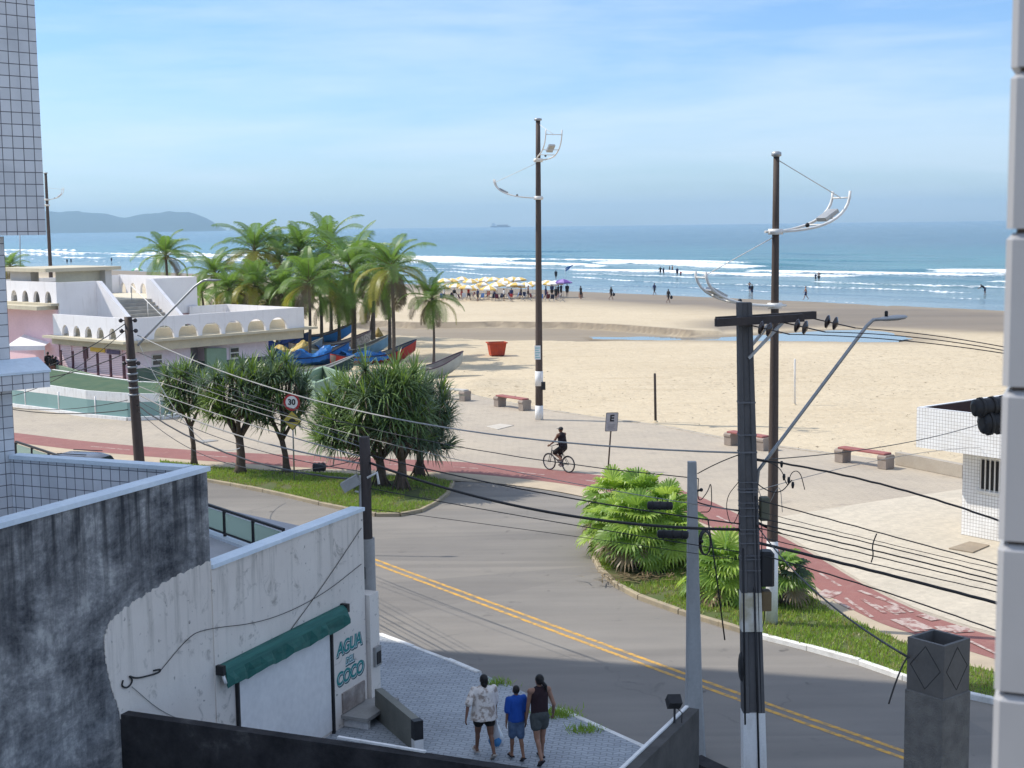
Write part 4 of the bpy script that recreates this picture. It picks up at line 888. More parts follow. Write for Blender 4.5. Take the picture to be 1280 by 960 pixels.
# shuttered hatch with a rolled green awning
HAT = M('hatch_panel', (.80, .78, .75), (.72, .70, .68), .9, .7, .1)
mb = MB(); mb.box(-4.45, -1.42, -.035, -.0125, .2, 2.3); h_ = sp_('hatch', mb, HAT)
for x in (-4.51, -1.40): mb = MB(); mb.box(x, x + .055, -.07, -.0125, .0, 2.4); mb.build('hatch_rail', BLACKP, h_)
AWN = NT('awning_green'); v = AWN.coord('Object', (1, 1, 1)); wv = AWN.noise(AWN.coord('Object', (.8, 8, 8)), 1.5, 4)
AWN = AWN.bsdf(AWN.ramp(wv, [(.3, (.018, .10, .085)), (.7, (.03, .15, .125))]), .6, AWN.bump(wv, .6, .03))
aw = MB(); prof = [(-.02, 2.56), (-.10, 2.56), (-.17, 2.50), (-.19, 2.44), (-.20, 2.26), (-.20, 2.18), (-.18, 2.23), (-.17, 2.40), (-.12, 2.45), (-.02, 2.45)]
na = 24
rows_ = []
for i in range(na + 1):
    x = -4.98 + 4.0 * i / na; sag = .03 * math.sin(i * 1.1) + .02 * math.sin(i * 2.7)
    rows_.append([(x, y - (sag if k in (4, 5, 6) else 0), z + (sag if k in (4, 5, 6) else 0)) for k, (y, z) in enumerate(prof)])
np_ = len(prof); vs = [p for r in rows_ for p in r]
aw.add(vs, [(i * np_ + k, i * np_ + (k + 1) % np_, (i + 1) * np_ + (k + 1) % np_, (i + 1) * np_ + k) for i in range(na) for k in range(np_)] + [tuple(range(np_))[::-1], tuple(na * np_ + k for k in range(np_))], 0, False)
awn = sp_('awning', aw, AWN)
for x in (-5.07, -.97): mb = MB(); mb.box(x, x + .08, -.18, -.013, 2.42, 2.58); mb.build('bracket', BLACKP, awn)
mb = MB(); mb.tube([(-5.03, -.15, 2.41), (-5.03, -.2, 2.28)], .03, 6); mb.build('crank_eye', WMETAL, awn)
# painted lettering
TEAL = M('teal_sign_paint', (.02, .22, .22), (.03, .27, .25), 5, .6, 0); TEALD = M('dark_teal_sign_paint', (.02, .075, .085), (.03, .1, .1), 5, .6, 0); LGREY = M('pale_letter_halo', (.62, .66, .68), (.55, .6, .62), 4, .7, 0)
lt = [('AGUA', .36, 1.69, .06), ('DEL', .20, 1.385, .0), ('COCO', .36, 1.10, .06)]
hx = -.67
mb = MB()
for tx, sz, zz, sh in lt: put_text(mb, tx, sz, (hx + .03, -.0135, zz - .03), (1, 0, 0), (0, .0, 1), .0006, offset=.026, shear=.15, spacing=.92)
sp_('letter_shadow', mb, TEALD)
mb = MB()
for tx, sz, zz, sh in lt: put_text(mb, tx, sz, (hx + .012, -.0150, zz - .012), (1, 0, 0), (0, 0, 1), .0005, offset=.014, shear=.15, spacing=.92)
sp_('letter_halo', mb, LGREY)
for tx, sz, zz, sh in lt: mb = MB(); put_text(mb, tx, sz, (hx, -.0168, zz), (1, 0, 0), (0, 0, 1), .0008, offset=.008 if tx != 'DEL' else .0, shear=.15, spacing=.92); sp_('lettering', mb, TEAL)
# small boarded niche, canopy slab and street-side stub wall at the corner
mb = MB(); mb.box(-1.0, -.14, -.05, -.013, .40, .80); sp_('faded_panel', mb, M('faded_brown_panel', (.40, .35, .31), (.22, .18, .16), 4, .8, lo=.4, hi=.6))
mb = MB(); mb.box(-1.05, .25, -.6, -.013, .31, .38); sp_('shelf_slab', mb, GREYC)
mb = MB(); mb.box(-.95, -.85, -.55, -.02, .0, .305); sp_('shelf_leg', mb, WWASH); mb = MB(); mb.box(.08, .18, -.55, -.45, 0, .305); sp_('shelf_leg', mb, WWASH)
mb = MB(); mb.box(-.84, .07, -.12, -.02, .02, .30); sp_('niche', mb, DARKV)
mb = MB(); mb.box(.03, .40, -.10, .25, 0, 2.5); sp_('meter_column', mb, STAIN)
mb = MB(); mb.box(.12, .36, -.16, -.102, 1.0, 1.4); sp_('meter_box', mb, GREYC)
mb = MB(); mb.box(.16, .32, -.176, -.161, 1.05, 1.3); sp_('meter_door', mb, BLACKP)
# stub wall on the pavement with its black-and-white end
e0, e1 = G(474, 897, .13), G(520, 937, .13)
sw_ = thing('pavement_wall', 'short low side wall on the pavement with black and white painted end', 'wall', (e0.x, e0.y, .12))
mb = MB(); mb.beam((e0.x, e0.y, .42), (e1.x, e1.y, .42), .16, .62); mb.build('wall_body', M('olive_grey_render', (.22, .22, .19), (.16, .16, .14), 2), sw_, (e0.x, e0.y, .12))
d = (e1 - e0).normalized(); e2 = e1 + d * .16
mb = MB(); mb.beam(e1 + Vector((0, 0, .42)), e2 + Vector((0, 0, .42)), .18, .36); mb.build('black_band', BLACKP, sw_, (e0.x, e0.y, .12))
mb = MB(); mb.beam(e1 + Vector((0, 0, .12)), e2 + Vector((0, 0, .12)), .18, .238); mb.build('white_band', WWASH, sw_, (e0.x, e0.y, .12))
# ------------------------------------------------------------------ our own yard: dark walls, pillar, tiled jamb
t = NT('black_stained_wall'); v = t.coord('Object')
BLKW = t.bsdf(t.ramp(t.noise(v, 1.6, 7, .7), [(.35, (.016, .016, .018)), (.6, (.042, .04, .042)), (.8, (.13, .125, .12))]), .9, t.bump(t.noise(v, 12, 6, .7), .6, .02), 0, .2)
a0 = Vector((-5.98, 20.55, 0)); a1 = G(530, 943.5, 2.54); a2 = G(700, 969, 2.54)
bw = thing('boundary_wall', 'dark stained yard wall below the white shop wall with thin pale coping', 'wall', (a1.x, a1.y, 0))
def wseg(mb, a, b_, z0, z1, w):
    mb.beam((a.x, a.y, (z0 + z1) / 2), (b_.x, b_.y, (z0 + z1) / 2), w, z1 - z0)
mb = MB(); wseg(mb, a0, a1, 0, 2.54, .18); wseg(mb, a1, a2, 0, 2.54, .18); mb.build('wall_body', BLKW, bw, (a1.x, a1.y, 0))
nb_ = Vector((.02, .075, 0)); mb = MB(); c0 = G(420, 925, 2.54); wseg(mb, c0 + nb_, a1 + nb_, 2.541, 2.57, .05); mb.build('coping', WWASH, bw, (a1.x, a1.y, 0))
r0, r1 = G(782, 966, 2.47), G(866, 885, 2.47); r00 = r0 + (r0 - r1) * 1.2
rw_ = thing('boundary_wall', 'dark yard wall running to the concrete post carrying a small floodlight', 'wall', (r1.x, r1.y, 0))
mb = MB(); wseg(mb, r00, r1, 0, 2.47, .20); mb.build('wall_body', M('grimy_wall', (.10, .095, .09), (.05, .048, .046), 2, .9, .4), rw_, (r1.x, r1.y, 0))
mb = MB(); wseg(mb, r00 + Vector((-.085, .03, 0)), r1 + Vector((-.085, .03, 0)), 2.472, 2.50, .05); mb.build('coping', WWASH, rw_, (r1.x, r1.y, 0))
k0, k1 = G(868, 946, 1.0), G(960, 990, 1.0)
o = MB(); wseg(o, k0, k1, .02, 1.0, .3); tag(o.build('boundary_wall', BLKW, None, (k0.x, k0.y, 0)), 'low black wall at the foot of the concrete post', 'wall')
fp = Vector((r1.x - .35, r1.y - .62, 2.5))
fl = thing('floodlight', 'small black floodlight on a rod fixed to the dark yard wall', 'lamp', (fp.x, fp.y, 2.50))
mb = MB(); mb.tube([(0, 0, -.5), (0, 0, .22)], .018, 6); mb.build('rod', BLACKP, fl)
mb = MB(); mb.beam((-.02, .07, .34), (.0, -.05, .24), .2, .15, up=(0, .3, 1)); mb.build('lamp_head', BLACKP, fl)
mb = MB(); mb.tube([(.03, 0, .2), (.11, 0, .12), (.1, 0, -.2), (.02, .02, -.45)], .008, 5); mb.build('lead', BLACKP, fl)
# square pillar
PIL = M('grey_roughcast', (.17, .165, .155), (.10, .098, .094), 9, .95, .8, 60, bd=.015)
pc = [A(1136, 800, 11.65), A(1173, 786, 11.95), A(1210, 795, 11.75), A(1175, 807, 11.45)]; pz = 6.24
ctr = sum((Vector((p.x, p.y, 0)) for p in pc), Vector()) / 4
pil = thing('square_pillar', 'square rough grey pillar with a hollow smooth top panel', 'pillar', (ctr.x, ctr.y, 0), math.radians(38))
hw = .185
mb = MB(); mb.rbox(-hw - .012, hw + .012, -hw - .012, hw + .012, 0, pz - .46, .008); 
mb.build('shaft', PIL, pil)
mb = MB(); mb.box(-hw - .017, hw + .017, -hw - .017, hw + .017, pz - 1.22, pz - 1.21); mb.build('joint', BLACKP, pil)
CAPM = M('dark_smooth_panel', (.12, .115, .11), (.085, .083, .08), 3, .6, .1, 20)
mb = MB(); th_ = .03
mb.box(-hw, hw, -hw, -hw + th_, pz - .47, pz); mb.box(-hw, hw, hw - th_, hw, pz - .47, pz); mb.box(-hw, -hw + th_, -hw + th_, hw - th_, pz - .47, pz); mb.box(hw - th_, hw, -hw + th_, hw - th_, pz - .47, pz); mb.box(-hw + th_, hw - th_, -hw + th_, hw - th_, pz - .47, pz - .15); mb.build('cap', CAPM, pil)
mb = MB(); zc = pz - .23; rr = .15
for ax in (0, 1):
    for s_ in (-1, 1):
        P4 = []
        for cx, cz in ((-rr, 0), (0, rr * 1.25), (rr, 0), (0, -rr * 1.25)):
            P4.append((cx, s_ * (hw + .001), zc + cz) if ax == 0 else (s_ * (hw + .001), cx, zc + cz))
        for i in range(4): mb.beam(P4[i], P4[(i + 1) % 4], .004, .004)
mb.build('diamond_joint', BLACKP, pil)
# tiled window jamb right beside the camera
JT = M('glazed_jamb_tile', (.40, .40, .41), (.34, .34, .355), .9, .3, .05, 6, spec=.5); JG = M('jamb_grout', (.13, .105, .09), (.1, .08, .07), 8, .9)
jl = A(1259, 100, .9); jr0 = A(1249, 800, .9)
jx = (jl.x + A(1256, 480, .9).x) / 2
jo = Vector((jx, .9, 9.0)); jam = thing('window_jamb', 'column of large pale glazed tiles on the window edge at the right', 'tiled column', (jo.x, jo.y, jo.z), math.radians(-23))
mb = MB(); mb.box(.006, .3, .006, .3, -1.2, 2.2); mb.build('grout', JG, jam)
jz = A(1262, 286, .9).z
mb = MB()
for k in range(-8, 12):
    z0 = jz - 9.0 + k * .1015
    for x0 in (0.0, .1015, .203):
        o = len(mb.v); mb.rbox(x0, x0 + .097, 0, .1, z0, z0 + .0985, .004)
mb.build('tiles', JT, jam)
# ------------------------------------------------------------------ poles
def lean_pts(base, top, n=2): return [Vector(base).lerp(Vector(top), i / n) for i in range(n + 1)]
def ladder_lamp(root, at, az, reach, rise, width=.5, nm='lamp_arm', low=False, head=True):
    """curved white ladder bracket with a floodlight, growing out of the pole at height at"""
    o = Vector((math.cos(az), math.sin(az), 0)); s_ = Vector((-o.y, o.x, 0)); at = Vector(at); mb = MB(); rails = []
    for sg in (-1, 1):
        pts = []
        for i in range(13):
            f = i / 12; wdt = width / 2 * min(1, .25 + f * 2.2)
            pts.append(at + o * (-.25 + (reach + .25) * math.sin(f * PI / 2) ** .9 if f < 1 else reach) + s_ * sg * wdt + Vector((0, 0, rise * (f ** 2.1))))
        rails.append(pts); mb.tube(pts, .034, 6)
    for i in (2, 5, 7, 11): mb.tube([rails[0][i], rails[1][i]], .022, 6)
    arm = mb.build(nm, WMETAL, root)
    m = (rails[0][11] + rails[1][11]) / 2
    if head:
        c = (rails[0][7] + rails[1][7]) / 2; d = (rails[0][8] - rails[0][6]).normalized(); mb = MB(); mb.beam(c - d * .22 + Vector((0, 0, .07)), c + d * .22 + Vector((0, 0, .07)), .34, .10, up=(0, 0, 1)); mb.build('floodlight', GALV, arm)
        c2 = (rails[0][4] + rails[1][4]) / 2; mb = MB(); mb.ell(c2 + Vector((0, 0, .05)), (.055, .055, .06), 8, 6); mb.build('ballast', BLACKP, arm)
    return m
def promenade_pole(base, top, r0, r1, label, arms, ties, white=1.2, extra=None):
    b_ = Vector(base); o = thing('promenade_lamp', label, 'lamp post', b_, 0, 'tall promenade lamp posts with ladder brackets'); tl = Vector(top) - b_
    mb = MB(); n = 8; mb.tube([tl * (i / n) for i in range(n + 1)], [r0 + (r1 - r0) * i / n for i in range(n + 1)], 14); mb.build('pole', RUSTP, o)
    if white: mb = MB(); f = white / tl.z; mb.tube([(0, 0, 0), tl * f], [r0 + .006, r0 + (r1 - r0) * f + .006], 14); mb.build('painted_base', WWASH, o)
    mb = MB(); mb.lathe([(r1, 0), (r1 * 1.7, .02), (r1 * 1.7, .10), (r1 * .9, .13)], 10, tl); mb.build('pole_cap', GALV, o)
    ends = []
    for hz_, az, reach, rise, wd in arms:
        f = hz_ / tl.z; ends.append(ladder_lamp(o, tl * f, az, reach, rise, wd))
        mb = MB(); mb.tube([tl * (f - .006), tl * (f + .006)], r0 + .03, 10); mb.build('collar', WMETAL, o)
    for (z0, k) in ties: mb = MB(); mb.tube([tl * (z0 / tl.z), ends[k]], .012, 5); mb.build('tie_rod', WMETAL, o)
    return o, tl
b1 = G(674, 525); t1 = A(672.5, 151, b1.y)
o, tl = promenade_pole(b1, t1, .20, .115, 'tall brown lamp pole with curved ladder brackets beside the seafront bench', [(11.15, math.radians(172), 2.2, .95, .45), (13.0, math.radians(-62), 1.6, 1.4, .9)], [(12.9, 0), (14.8, 1)], 0)
mb = MB(); mb.tube([(0, 0, 0), tl * (.75 / 14.97)], [.212, .206], 14); mb.build('painted_base', WWASH, o); mb = MB(); mb.tube([tl * (1.75 / 14.97), tl * (2.5 / 14.97)], [.209, .206], 14); mb.build('painted_band', WWASH, o)
mb = MB(); mb.beam((.22, -.1, 1.55), (.22, -.1, 1.95), .22, .16, up=(0, 1, 0)); mb.build('meter_box', BLACKP, o)
nt = mb = MB(); mb.box(-.20, .10, -.235, -.215, 3.1, 3.8); pn = mb.build('notice', M('pale_notice', (.75, .78, .78), (.68, .72, .74), 3, .5, 0), o)
mb = MB()
for k in range(5): mb.box(-.17, .07 - .06 * (k % 2), -.24, -.236, 3.18 + k * .12, 3.22 + k * .12)
mb.build('notice_print', M('teal_print', (.2, .5, .5), (.25, .55, .55), 3, .6, 0), pn)
b2 = G(964.5, 779, .08); t2 = A(970.5, 196, b2.y)
o, tl = promenade_pole(b2, t2, .145, .07, 'slim brown lamp pole with white base standing in the grass island', [(9.5, math.radians(28), 2.0, .95, .62), (7.75, math.radians(195), 1.9, .85, .62)], [(11.2, 0), (9.4, 1)], 2.05)
b3 = G(66.5, 402); t3 = A(57, 217, b3.y)
promenade_pole(b3, t3, .24, .14, 'distant lamp pole rising behind the pavilion lantern at far left', [(13.2, math.radians(35), 1.8, 1.3, .6), (12.6, math.radians(200), 1.4, .9, .6)], [(14.5, 0)], 0)
b4 = G(26, 380); t4 = A(24.5, 268, b4.y); o = thing('mast', 'thin plain mast on the beach at the far left', 'mast', b4)
mb = MB(); mb.tube([(0, 0, 0), t4 - b4], [.10, .07], 8); mb.build('mast_pole', GALV, o); mb = MB(); mb.lathe([(.2, 0), (.2, .1), (.1, .15)], 8); mb.build('base', GREYC, o)
# --- main utility pole
INS = M('brown_glazed_insulator', (.045, .03, .028), (.03, .022, .02), 5, .2, 0, spec=.6)
pn0 = G(943, 985); pnT = A(930, 378, pn0.y)
up_ = thing('utility_pole', 'dark concrete utility pole with double crossarm and long street lamp arm', 'utility pole', (pn0.x, pn0.y, 0)); tl = pnT - Vector((pn0.x, pn0.y, 0))
def upb(name, mb, mat, par=None): return mb.build(name, mat, par or up_)
def on(f): return tl * f
mb = MB(); ws = [(.40, .30), (.235, .20)]
vs = []
for f, (wx, wy) in ((0, ws[0]), (1, ws[1])):
    c = on(f)
    for sx, sy in ((-1, -1), (-.45, -1), (-.35, -.72), (.35, -.72), (.45, -1), (1, -1), (1, 1), (-1, 1)): vs.append(c + Vector((sx * wx / 2, sy * wy / 2, 0)))
mb.add(vs, [tuple(range(7, -1, -1)), tuple(range(8, 16))] + [(i, (i + 1) % 8, (i + 1) % 8 + 8, i + 8) for i in range(8)]); upb('pole', mb, POLEC)
def band(f0, f1, grow, mat, name):
    mb = MB(); vs = []
    for f in (f0, f1):
        c = on(f); wx = ws[0][0] + (ws[1][0] - ws[0][0]) * f + grow; wy = ws[0][1] + (ws[1][1] - ws[0][1]) * f + grow
        for sx, sy in ((-1, -1), (1, -1), (1, 1), (-1, 1)): vs.append(c + Vector((sx * wx / 2, sy * wy / 2, 0)))
    mb.add(vs, [(3, 2, 1, 0), (4, 5, 6, 7)] + [(i, (i + 1) % 4, (i + 1) % 4 + 4, i + 4) for i in range(4)]); return upb(name, mb, mat)
band(0.0, .165, .008, WWASH, 'painted_base')
band(.335, .415, .010, M('worn_poster', (.62, .60, .54), (.40, .34, .2), 2.4, .8, lo=.45, hi=.6), 'painted_patch')
for k in range(11): f = .46 + k * .018 + .006 * math.sin(k * 2.2); band(f, f + .0018, .014, M('dull_strap', (.16, .16, .17), (.1, .1, .11), 5, .6, 0), 'strap')
for f in (.62, .70, .735, .80): band(f, f + .003, .018, M('dull_strap', (.16, .16, .17)), 'strap')
ca = math.radians(18); cd = Vector((math.cos(ca), math.sin(ca), .02)); cn = Vector((-cd.y, cd.x, 0)).normalized()
ctop = on(.965)
for sg, a0_, a1_ in ((-1, -.62, 1.0), (1, -.42, 1.45)):
    c = ctop + cn * sg * .19; mb = MB(); mb.beam(c + cd * a0_, c + cd * a1_, .11, .13); upb('crossarm', mb, DARKC)
    mb = MB(); mb.beam(c + cd * .62 - Vector((0, 0, .06)), on(.89) + cn * sg * .12, .035, .05); upb('brace', mb, GALV)
inspts = []
for k, (t_, sg) in enumerate(((1.42, 1), (.62, -1), (-.05, -1))):
    p = ctop + cd * t_ + cn * sg * .19 + Vector((0, 0, -.06)); dr = Vector((.80, -.45, -.18)).normalized(); mb = MB()
    mb.tube([p, p + dr * .75], .012, 6)
    for q in (.16, .30):
        c = p + dr * (q + .1); mb.tube([c - dr * .05, c - dr * .02, c, c + dr * .04], [.03, .115, .12, .03], 12)
    upb('insulator', mb, INS); inspts.append(Vector((pn0.x, pn0.y, 0)) + p + dr * .75)
# street lamp arm
la = A(948, 588, pn0.y + .1); lb = A(1083, 408, pn0.y - .3); lc = A(1100, 399, pn0.y - .35); ldd = A(1123, 397, pn0.y - .4); P0 = Vector((pn0.x, pn0.y, 0))
l0 = P0 + on(.60) + Vector((.1, .1, -.35))
mb = MB(); mb.tube([l0 - P0, la - P0, la.lerp(lb, .5) - P0, lb - P0, (lb.lerp(lc, .5) + Vector((0, 0, .05))) - P0, lc - P0], .032, 8); arm = upb('lamp_arm', mb, GALV)
d = (ldd - lc).normalized(); mb = MB(); c = lc - P0
mb.tube([c - d * .08, c, c + d * .10, c + d * .28, c + d * .40, c + d * .44], [.03, .055, .085, .095, .07, .02], 10, sy=.5); hd = upb('lamp_head', mb, GALV, arm)
mb = MB(); mb.lathe([(.028, 0), (.03, .07), (.02, .09)], 8, c + d * .1 + Vector((0, 0, .04))); upb('photocell', mb, BLACKP, hd)
# junction boxes, conduits, cable coil brackets
mb = MB(); mb.rbox(.06, .22, -.06, .14, 4.75, 5.15, .02); upb('junction_box', mb, M('olive_box', (.13, .13, .09), (.1, .1, .07), 3))
mb = MB(); mb.rbox(.05, .30, -.12, .18, 3.62, 4.22, .04); upb('junction_box', mb, BLACKP)
mb = MB(); mb.rbox(.08, .26, -.08, .16, 3.18, 3.52, .02); upb('junction_box', mb, M('brown_box', (.17, .12, .06), (.13, .09, .05), 3))
for x, y, z0, z1 in ((.06, -.16, .3, 3.6), (.13, -.13, 0.2, 5.2), (-.16, -.14, 1.2, 4.3)): mb = MB(); mb.tube([(x + tl.x * z0 / tl.z * 1.0, y, z0), (x * .8 + tl.x * z1 / tl.z, y * .9, z1)], .018, 6); upb('conduit', mb, BLACKP)
mb = MB(); mb.ell((-.25, -.03, 2.2), (.05, .16, .26), 12, 8); upb('cable_reel', mb, BLACKP)
# --- pale concrete post in front of it
pc0 = G(868, 947); pcT = A(865, 577, pc0.y); Pc = Vector((pc0.x, pc0.y, 0))
po = thing('concrete_post', 'plain pale grey tapered concrete post beside the dark utility pole', 'utility pole', Pc)
mb = MB(); tl2 = pcT - Pc; vs = []
for f, wx, wy in ((0, .40, .30), (.3, .27, .24), (1, .15, .15)):
    c = tl2 * f
    for sx, sy in ((-1, -.8), (-.8, -1), (.8, -1), (1, -.8), (1, .8), (.8, 1), (-.8, 1), (-1, .8)): vs.append(c + Vector((sx * wx / 2, sy * wy / 2, 0)))
mb.add(vs, [tuple(range(7, -1, -1)), tuple(range(16, 24))] + [(k + i, k + (i + 1) % 8, k + 8 + (i + 1) % 8, k + 8 + i) for k in (0, 8) for i in range(8)]); mb.build('post', POSTC, po)
for z in (5.0, 4.05): mb = MB(); mb.tube([tl2 * (z / tl2.z) + Vector((.07, -.02, 0)), tl2 * (z / tl2.z) + Vector((.15, -.02, .02))], .02, 6); mb.ell(tl2 * (z / tl2.z) + Vector((.16, -.02, .02)), .035, 8, 6); mb.build('bracket', BLACKP, po)
# --- dark wooden pole at the shop corner
p40 = G(463, 882); p4T = A(455.5, 546, p40.y); P4_ = Vector((p40.x, p40.y, .12))
wp = thing('utility_pole', 'dark wooden pole against the white shop corner with a loudspeaker box', 'utility pole', P4_); tl4 = p4T - P4_
mb = MB(); mb.tube([tl4 * (i / 8) + Vector((.012 * math.sin(i * 2), 0, 0)) for i in range(9)], [.165 - .007 * i for i in range(9)], 10); mb.build('pole', DARKC, wp)
mb = MB(); mb.tube([(-.1, -.12, 0), tl4 * .86 + Vector((-.1, -.1, 0))], .028, 6); mb.build('conduit', GREYC, wp); mb = MB(); mb.tube([(0, 0, 0), tl4 * .62], [.185, .165], 10); mb.build('concrete_sleeve', GREYC, wp)
mb = MB(); c = tl4 * .83 + Vector((-.28, -.12, 0)); mb.beam(c + Vector((-.16, 0, -.08)), c + Vector((.16, 0, .10)), .26, .2); mb.build('speaker_box', GREYC, wp)
mb = MB(); mb.tube([tl4 * .81 + Vector((-.2, -.1, -.05)), tl4 * .79], .02, 6); mb.tube([tl4 * .85 + Vector((.05, -.1, 0)), tl4 * .86 + Vector((.25, -.1, .05)), tl4 * .83 + Vector((.28, -.1, -.02))], .03, 6); mb.build('bracket', WMETAL, wp)
mb = MB(); mb.rbox(-.2, -.02, -.2, -.1, 2.6, 2.85, .02); mb.build('junction_box', BLACKP, wp)
# --- pole at the left with street lamp arm
Yl = 43.0; pl0 = G(176, 687); plT = A(160, 396, Yl); PL_ = Vector((pl0.x, Yl, 0))
lp = thing('utility_pole', 'weathered round pole before the pavilion with a bent street lamp arm', 'utility pole', PL_); tll = plT - PL_
mb = MB(); mb.tube([tll * (i / 6) for i in range(7)], [.19 - .012 * i for i in range(7)], 10); mb.build('pole', RUSTP, lp)
mb = MB(); a_ = [A(172, 432, Yl - .1), A(210, 392, Yl - .1), A(243, 358.5, Yl - .1), A(252, 352, Yl - .1), A(258, 350, Yl - .1)]; mb.tube([p - PL_ for p in a_], .035, 6); ar = mb.build('lamp_arm', GALV, lp)
mb = MB(); c = A(254, 350, Yl - .1) - PL_; mb.tube([c, c + Vector((.15, 0, 0)), c + Vector((.35, 0, -.01)), c + Vector((.55, 0, .0))], [.04, .08, .07, .02], 8, sy=.5); mb.build('lamp_head', GALV, ar)
for f in (.985, .94, .80): mb = MB(); c = tll * f; mb.ell(c + Vector((.22, -.05, 0)), .07, 8, 6); mb.ell(c + Vector((-.22, -.05, 0)), .07, 8, 6); mb.tube([c + Vector((-.22, -.05, 0)), c + Vector((.22, -.05, 0))], .02, 6); mb.build('insulator', INS, lp)
for k in range(6): mb = MB(); f = .66 + k * .03; mb.tube([tll * f, tll * (f + .008)], .17, 10); mb.build('strap', GALV, lp)
# ------------------------------------------------------------------ cables
CABLES = []
SHEATH = M('grey_cable_sheath', (.36, .35, .33), (.28, .27, .26), 2, .5, 0); WIRE = M('grey_wire', (.30, .29, .27), (.22, .21, .2), 2, .6, 0)
ordw = ['first', 'second', 'third', 'fourth', 'fifth', 'sixth', 'seventh', 'eighth', 'ninth', 'tenth', 'eleventh', 'twelfth', 'thirteenth', 'fourteenth', 'fifteenth', 'sixteenth', 'seventeenth', 'eighteenth', 'nineteenth', 'twentieth']
def cable(label, p0, p1, mid=None, r=.012, mat=None, extend=0.0, n=28, name='overhead_cable', wav=0.0, group='overhead cables between the poles'):
    p0 = Vector(p0); p1 = Vector(p1); pts = []
    sag = 0
    if mid is not None:
        d = ray(*mid); e = p1 - p0   # where the sight line crosses the cable's vertical plane
        den = d.x * e.y - d.y * e.x; tt = (p0.x * e.y - p0.y * e.x) / den; uu = ((tt * d.x - p0.x) * e.x + (tt * d.y - p0.y) * e.y) / (e.x ** 2 + e.y ** 2)
        sag = (p0.z + e.z * uu - (H + d.z * tt)) / max(.02, 4 * uu * (1 - uu))
    for i in range(n + 1):
        f = i / n; p = p0.lerp(p1, f); p.z -= sag * 4 * f * (1 - f)
        if wav: p.z += wav * math.sin(f * 61) ; p.x += wav * math.sin(f * 47)
        pts.append(p)
    if extend:
        d = (pts[-1] - pts[-3]).normalized()
        for k in range(1, 5): pts.append(pts[-1] + d * extend / 4 + Vector((0, 0, .06 * k)))
    mb = MB(); mb.tube(pts, r, 5); o = mb.build(name, mat or RUB, None, p0); return tag(o, label, 'cable', group)
YN, YC, Y4 = pn0.y, pc0.y, p40.y
K = lambda px, py, Y: A(px, py, Y)
cable('thick cable sagging from the left pole across the street to the dark utility pole', K(172, 419, Yl), K(925, 566, YN), (560, 535), .017, SHEATH)
cable('thin cable from the left pole passing over the palms to the concrete post', K(172, 440, Yl), K(873, 598, YC), (560, 556), .010, wav=.004)
cable('fine wire from the left pole crossing the speed limit sign', K(171, 455, Yl), K(930, 640, YN), (560, 572), .008, WIRE)
cable('heavy bundled cable from the shop corner pole to the dark utility pole', K(458, 577, Y4), K(925, 662, YN), (720, 646), .028)
cable('medium cable from the shop corner pole passing above the heavy bundle', K(458, 568, Y4), K(925, 655, YN), (720, 624), .014)
cable('thin lower cable from the shop corner pole under the heavy bundle', K(460, 610, Y4), K(925, 690, YN), (680, 650), .009)
cable('lowest thin wire from the shop corner pole over the road mouth', K(460, 636, Y4), K(925, 700, YN), (650, 661), .006)
for k, (y0, m_, y1, r_) in enumerate([(470, (310, 512), 560, .010), (482, (310, 530), 572, .014), (492, (310, 548), 580, .020), (500, (300, 556), 590, .010), (506, (300, 572), 600, .022), (462, (310, 500), 556, .007)]):
    cable('%s strand in the bundle from the left pole to the shop corner pole' % ordw[k], K(171, y0, Yl), K(456, y1, Y4), m_, r_, WIRE if k in (0, 1, 2) else RUB, wav=.006 if k == 4 else 0)
cable('slack loop of wire drooping between the trees and the shop corner pole', K(171, 512, Yl), K(456, 572, Y4), (370, 588), .010)
cable('white service wire dropping from the left pole behind the first tree', K(171, 424, Yl), K(300, 560, 50), (205, 490), .012, WWASH)
for k, (y0, x1, y1) in enumerate([(402, -60, 470), (410, -60, 500), (440, -60, 468), (500, -60, 495), (512, -60, 494)]):
    cable('%s wire from the left pole running out towards the pavilion and tower' % ordw[k], K(160, y0, Yl), K(x1, y1, 47), (80, (y0 + y1) / 2 + 14), .011 if k % 2 else .016)
# high wires right of the crossarm and low bundle to the right
for k, (ip, q) in enumerate(zip(inspts, ((1254, 433.5), (1254, 438), (1254, 441.6)))):
    cable('%s bare wire from the crossarm insulators towards the right' % ['upper', 'middle', 'lower'][k], ip, K(q[0], q[1], 21.6), (1120, 414 + 5.5 * k), .008, extend=10, n=16)
RB = [(936, 622, 1003, 640, 1250, 707, .011), (936, 636, 990, 650, 1250, 712, .006), (936, 645, 1100, 682, 1250, 720, .010), (936, 652, 1100, 690, 1250, 727, .013), (936, 657, 1100, 697, 1250, 733, .010), (936, 668, 1100, 707, 1250, 741, .009), (936, 676, 1100, 716, 1250, 755, .028), (938, 690, 1100, 738, 1250, 790, .013)]
for k, (x0, y0, xm, ym, x1, y1, r_) in enumerate(RB):
    cable('%s cable from the top in the right-hand bundle above the cycle path' % ordw[k] if k != 6 else 'thick black cable at the foot of the right-hand bundle above the cycle path', K(x0, y0, YN), K(x1, y1, 21.5), (xm, ym), r_, extend=10, n=18, wav=.003)
cable('twisted black cable from the lamp arm joint sloping down to the right', K(936, 573, YN), K(1254, 653, 21.5), (1100, 605), .018, extend=10, wav=.004)
cable('slack wire rising from the utility pole to the tiled kiosk roof', K(950, 575, YN), Vector((15.0, 41.6, 4.05)), (1100, 559), .010)
cable('thin wire from the utility pole to the kiosk wall', K(950, 612, YN), Vector((14.4, 42.2, 2.9)), (1100, 575), .007, WIRE)
cable('drop cable curving from the utility pole down to the square pillar', K(945, 655, YN), K(1136, 822, 11.6), (1040, 757), .011)
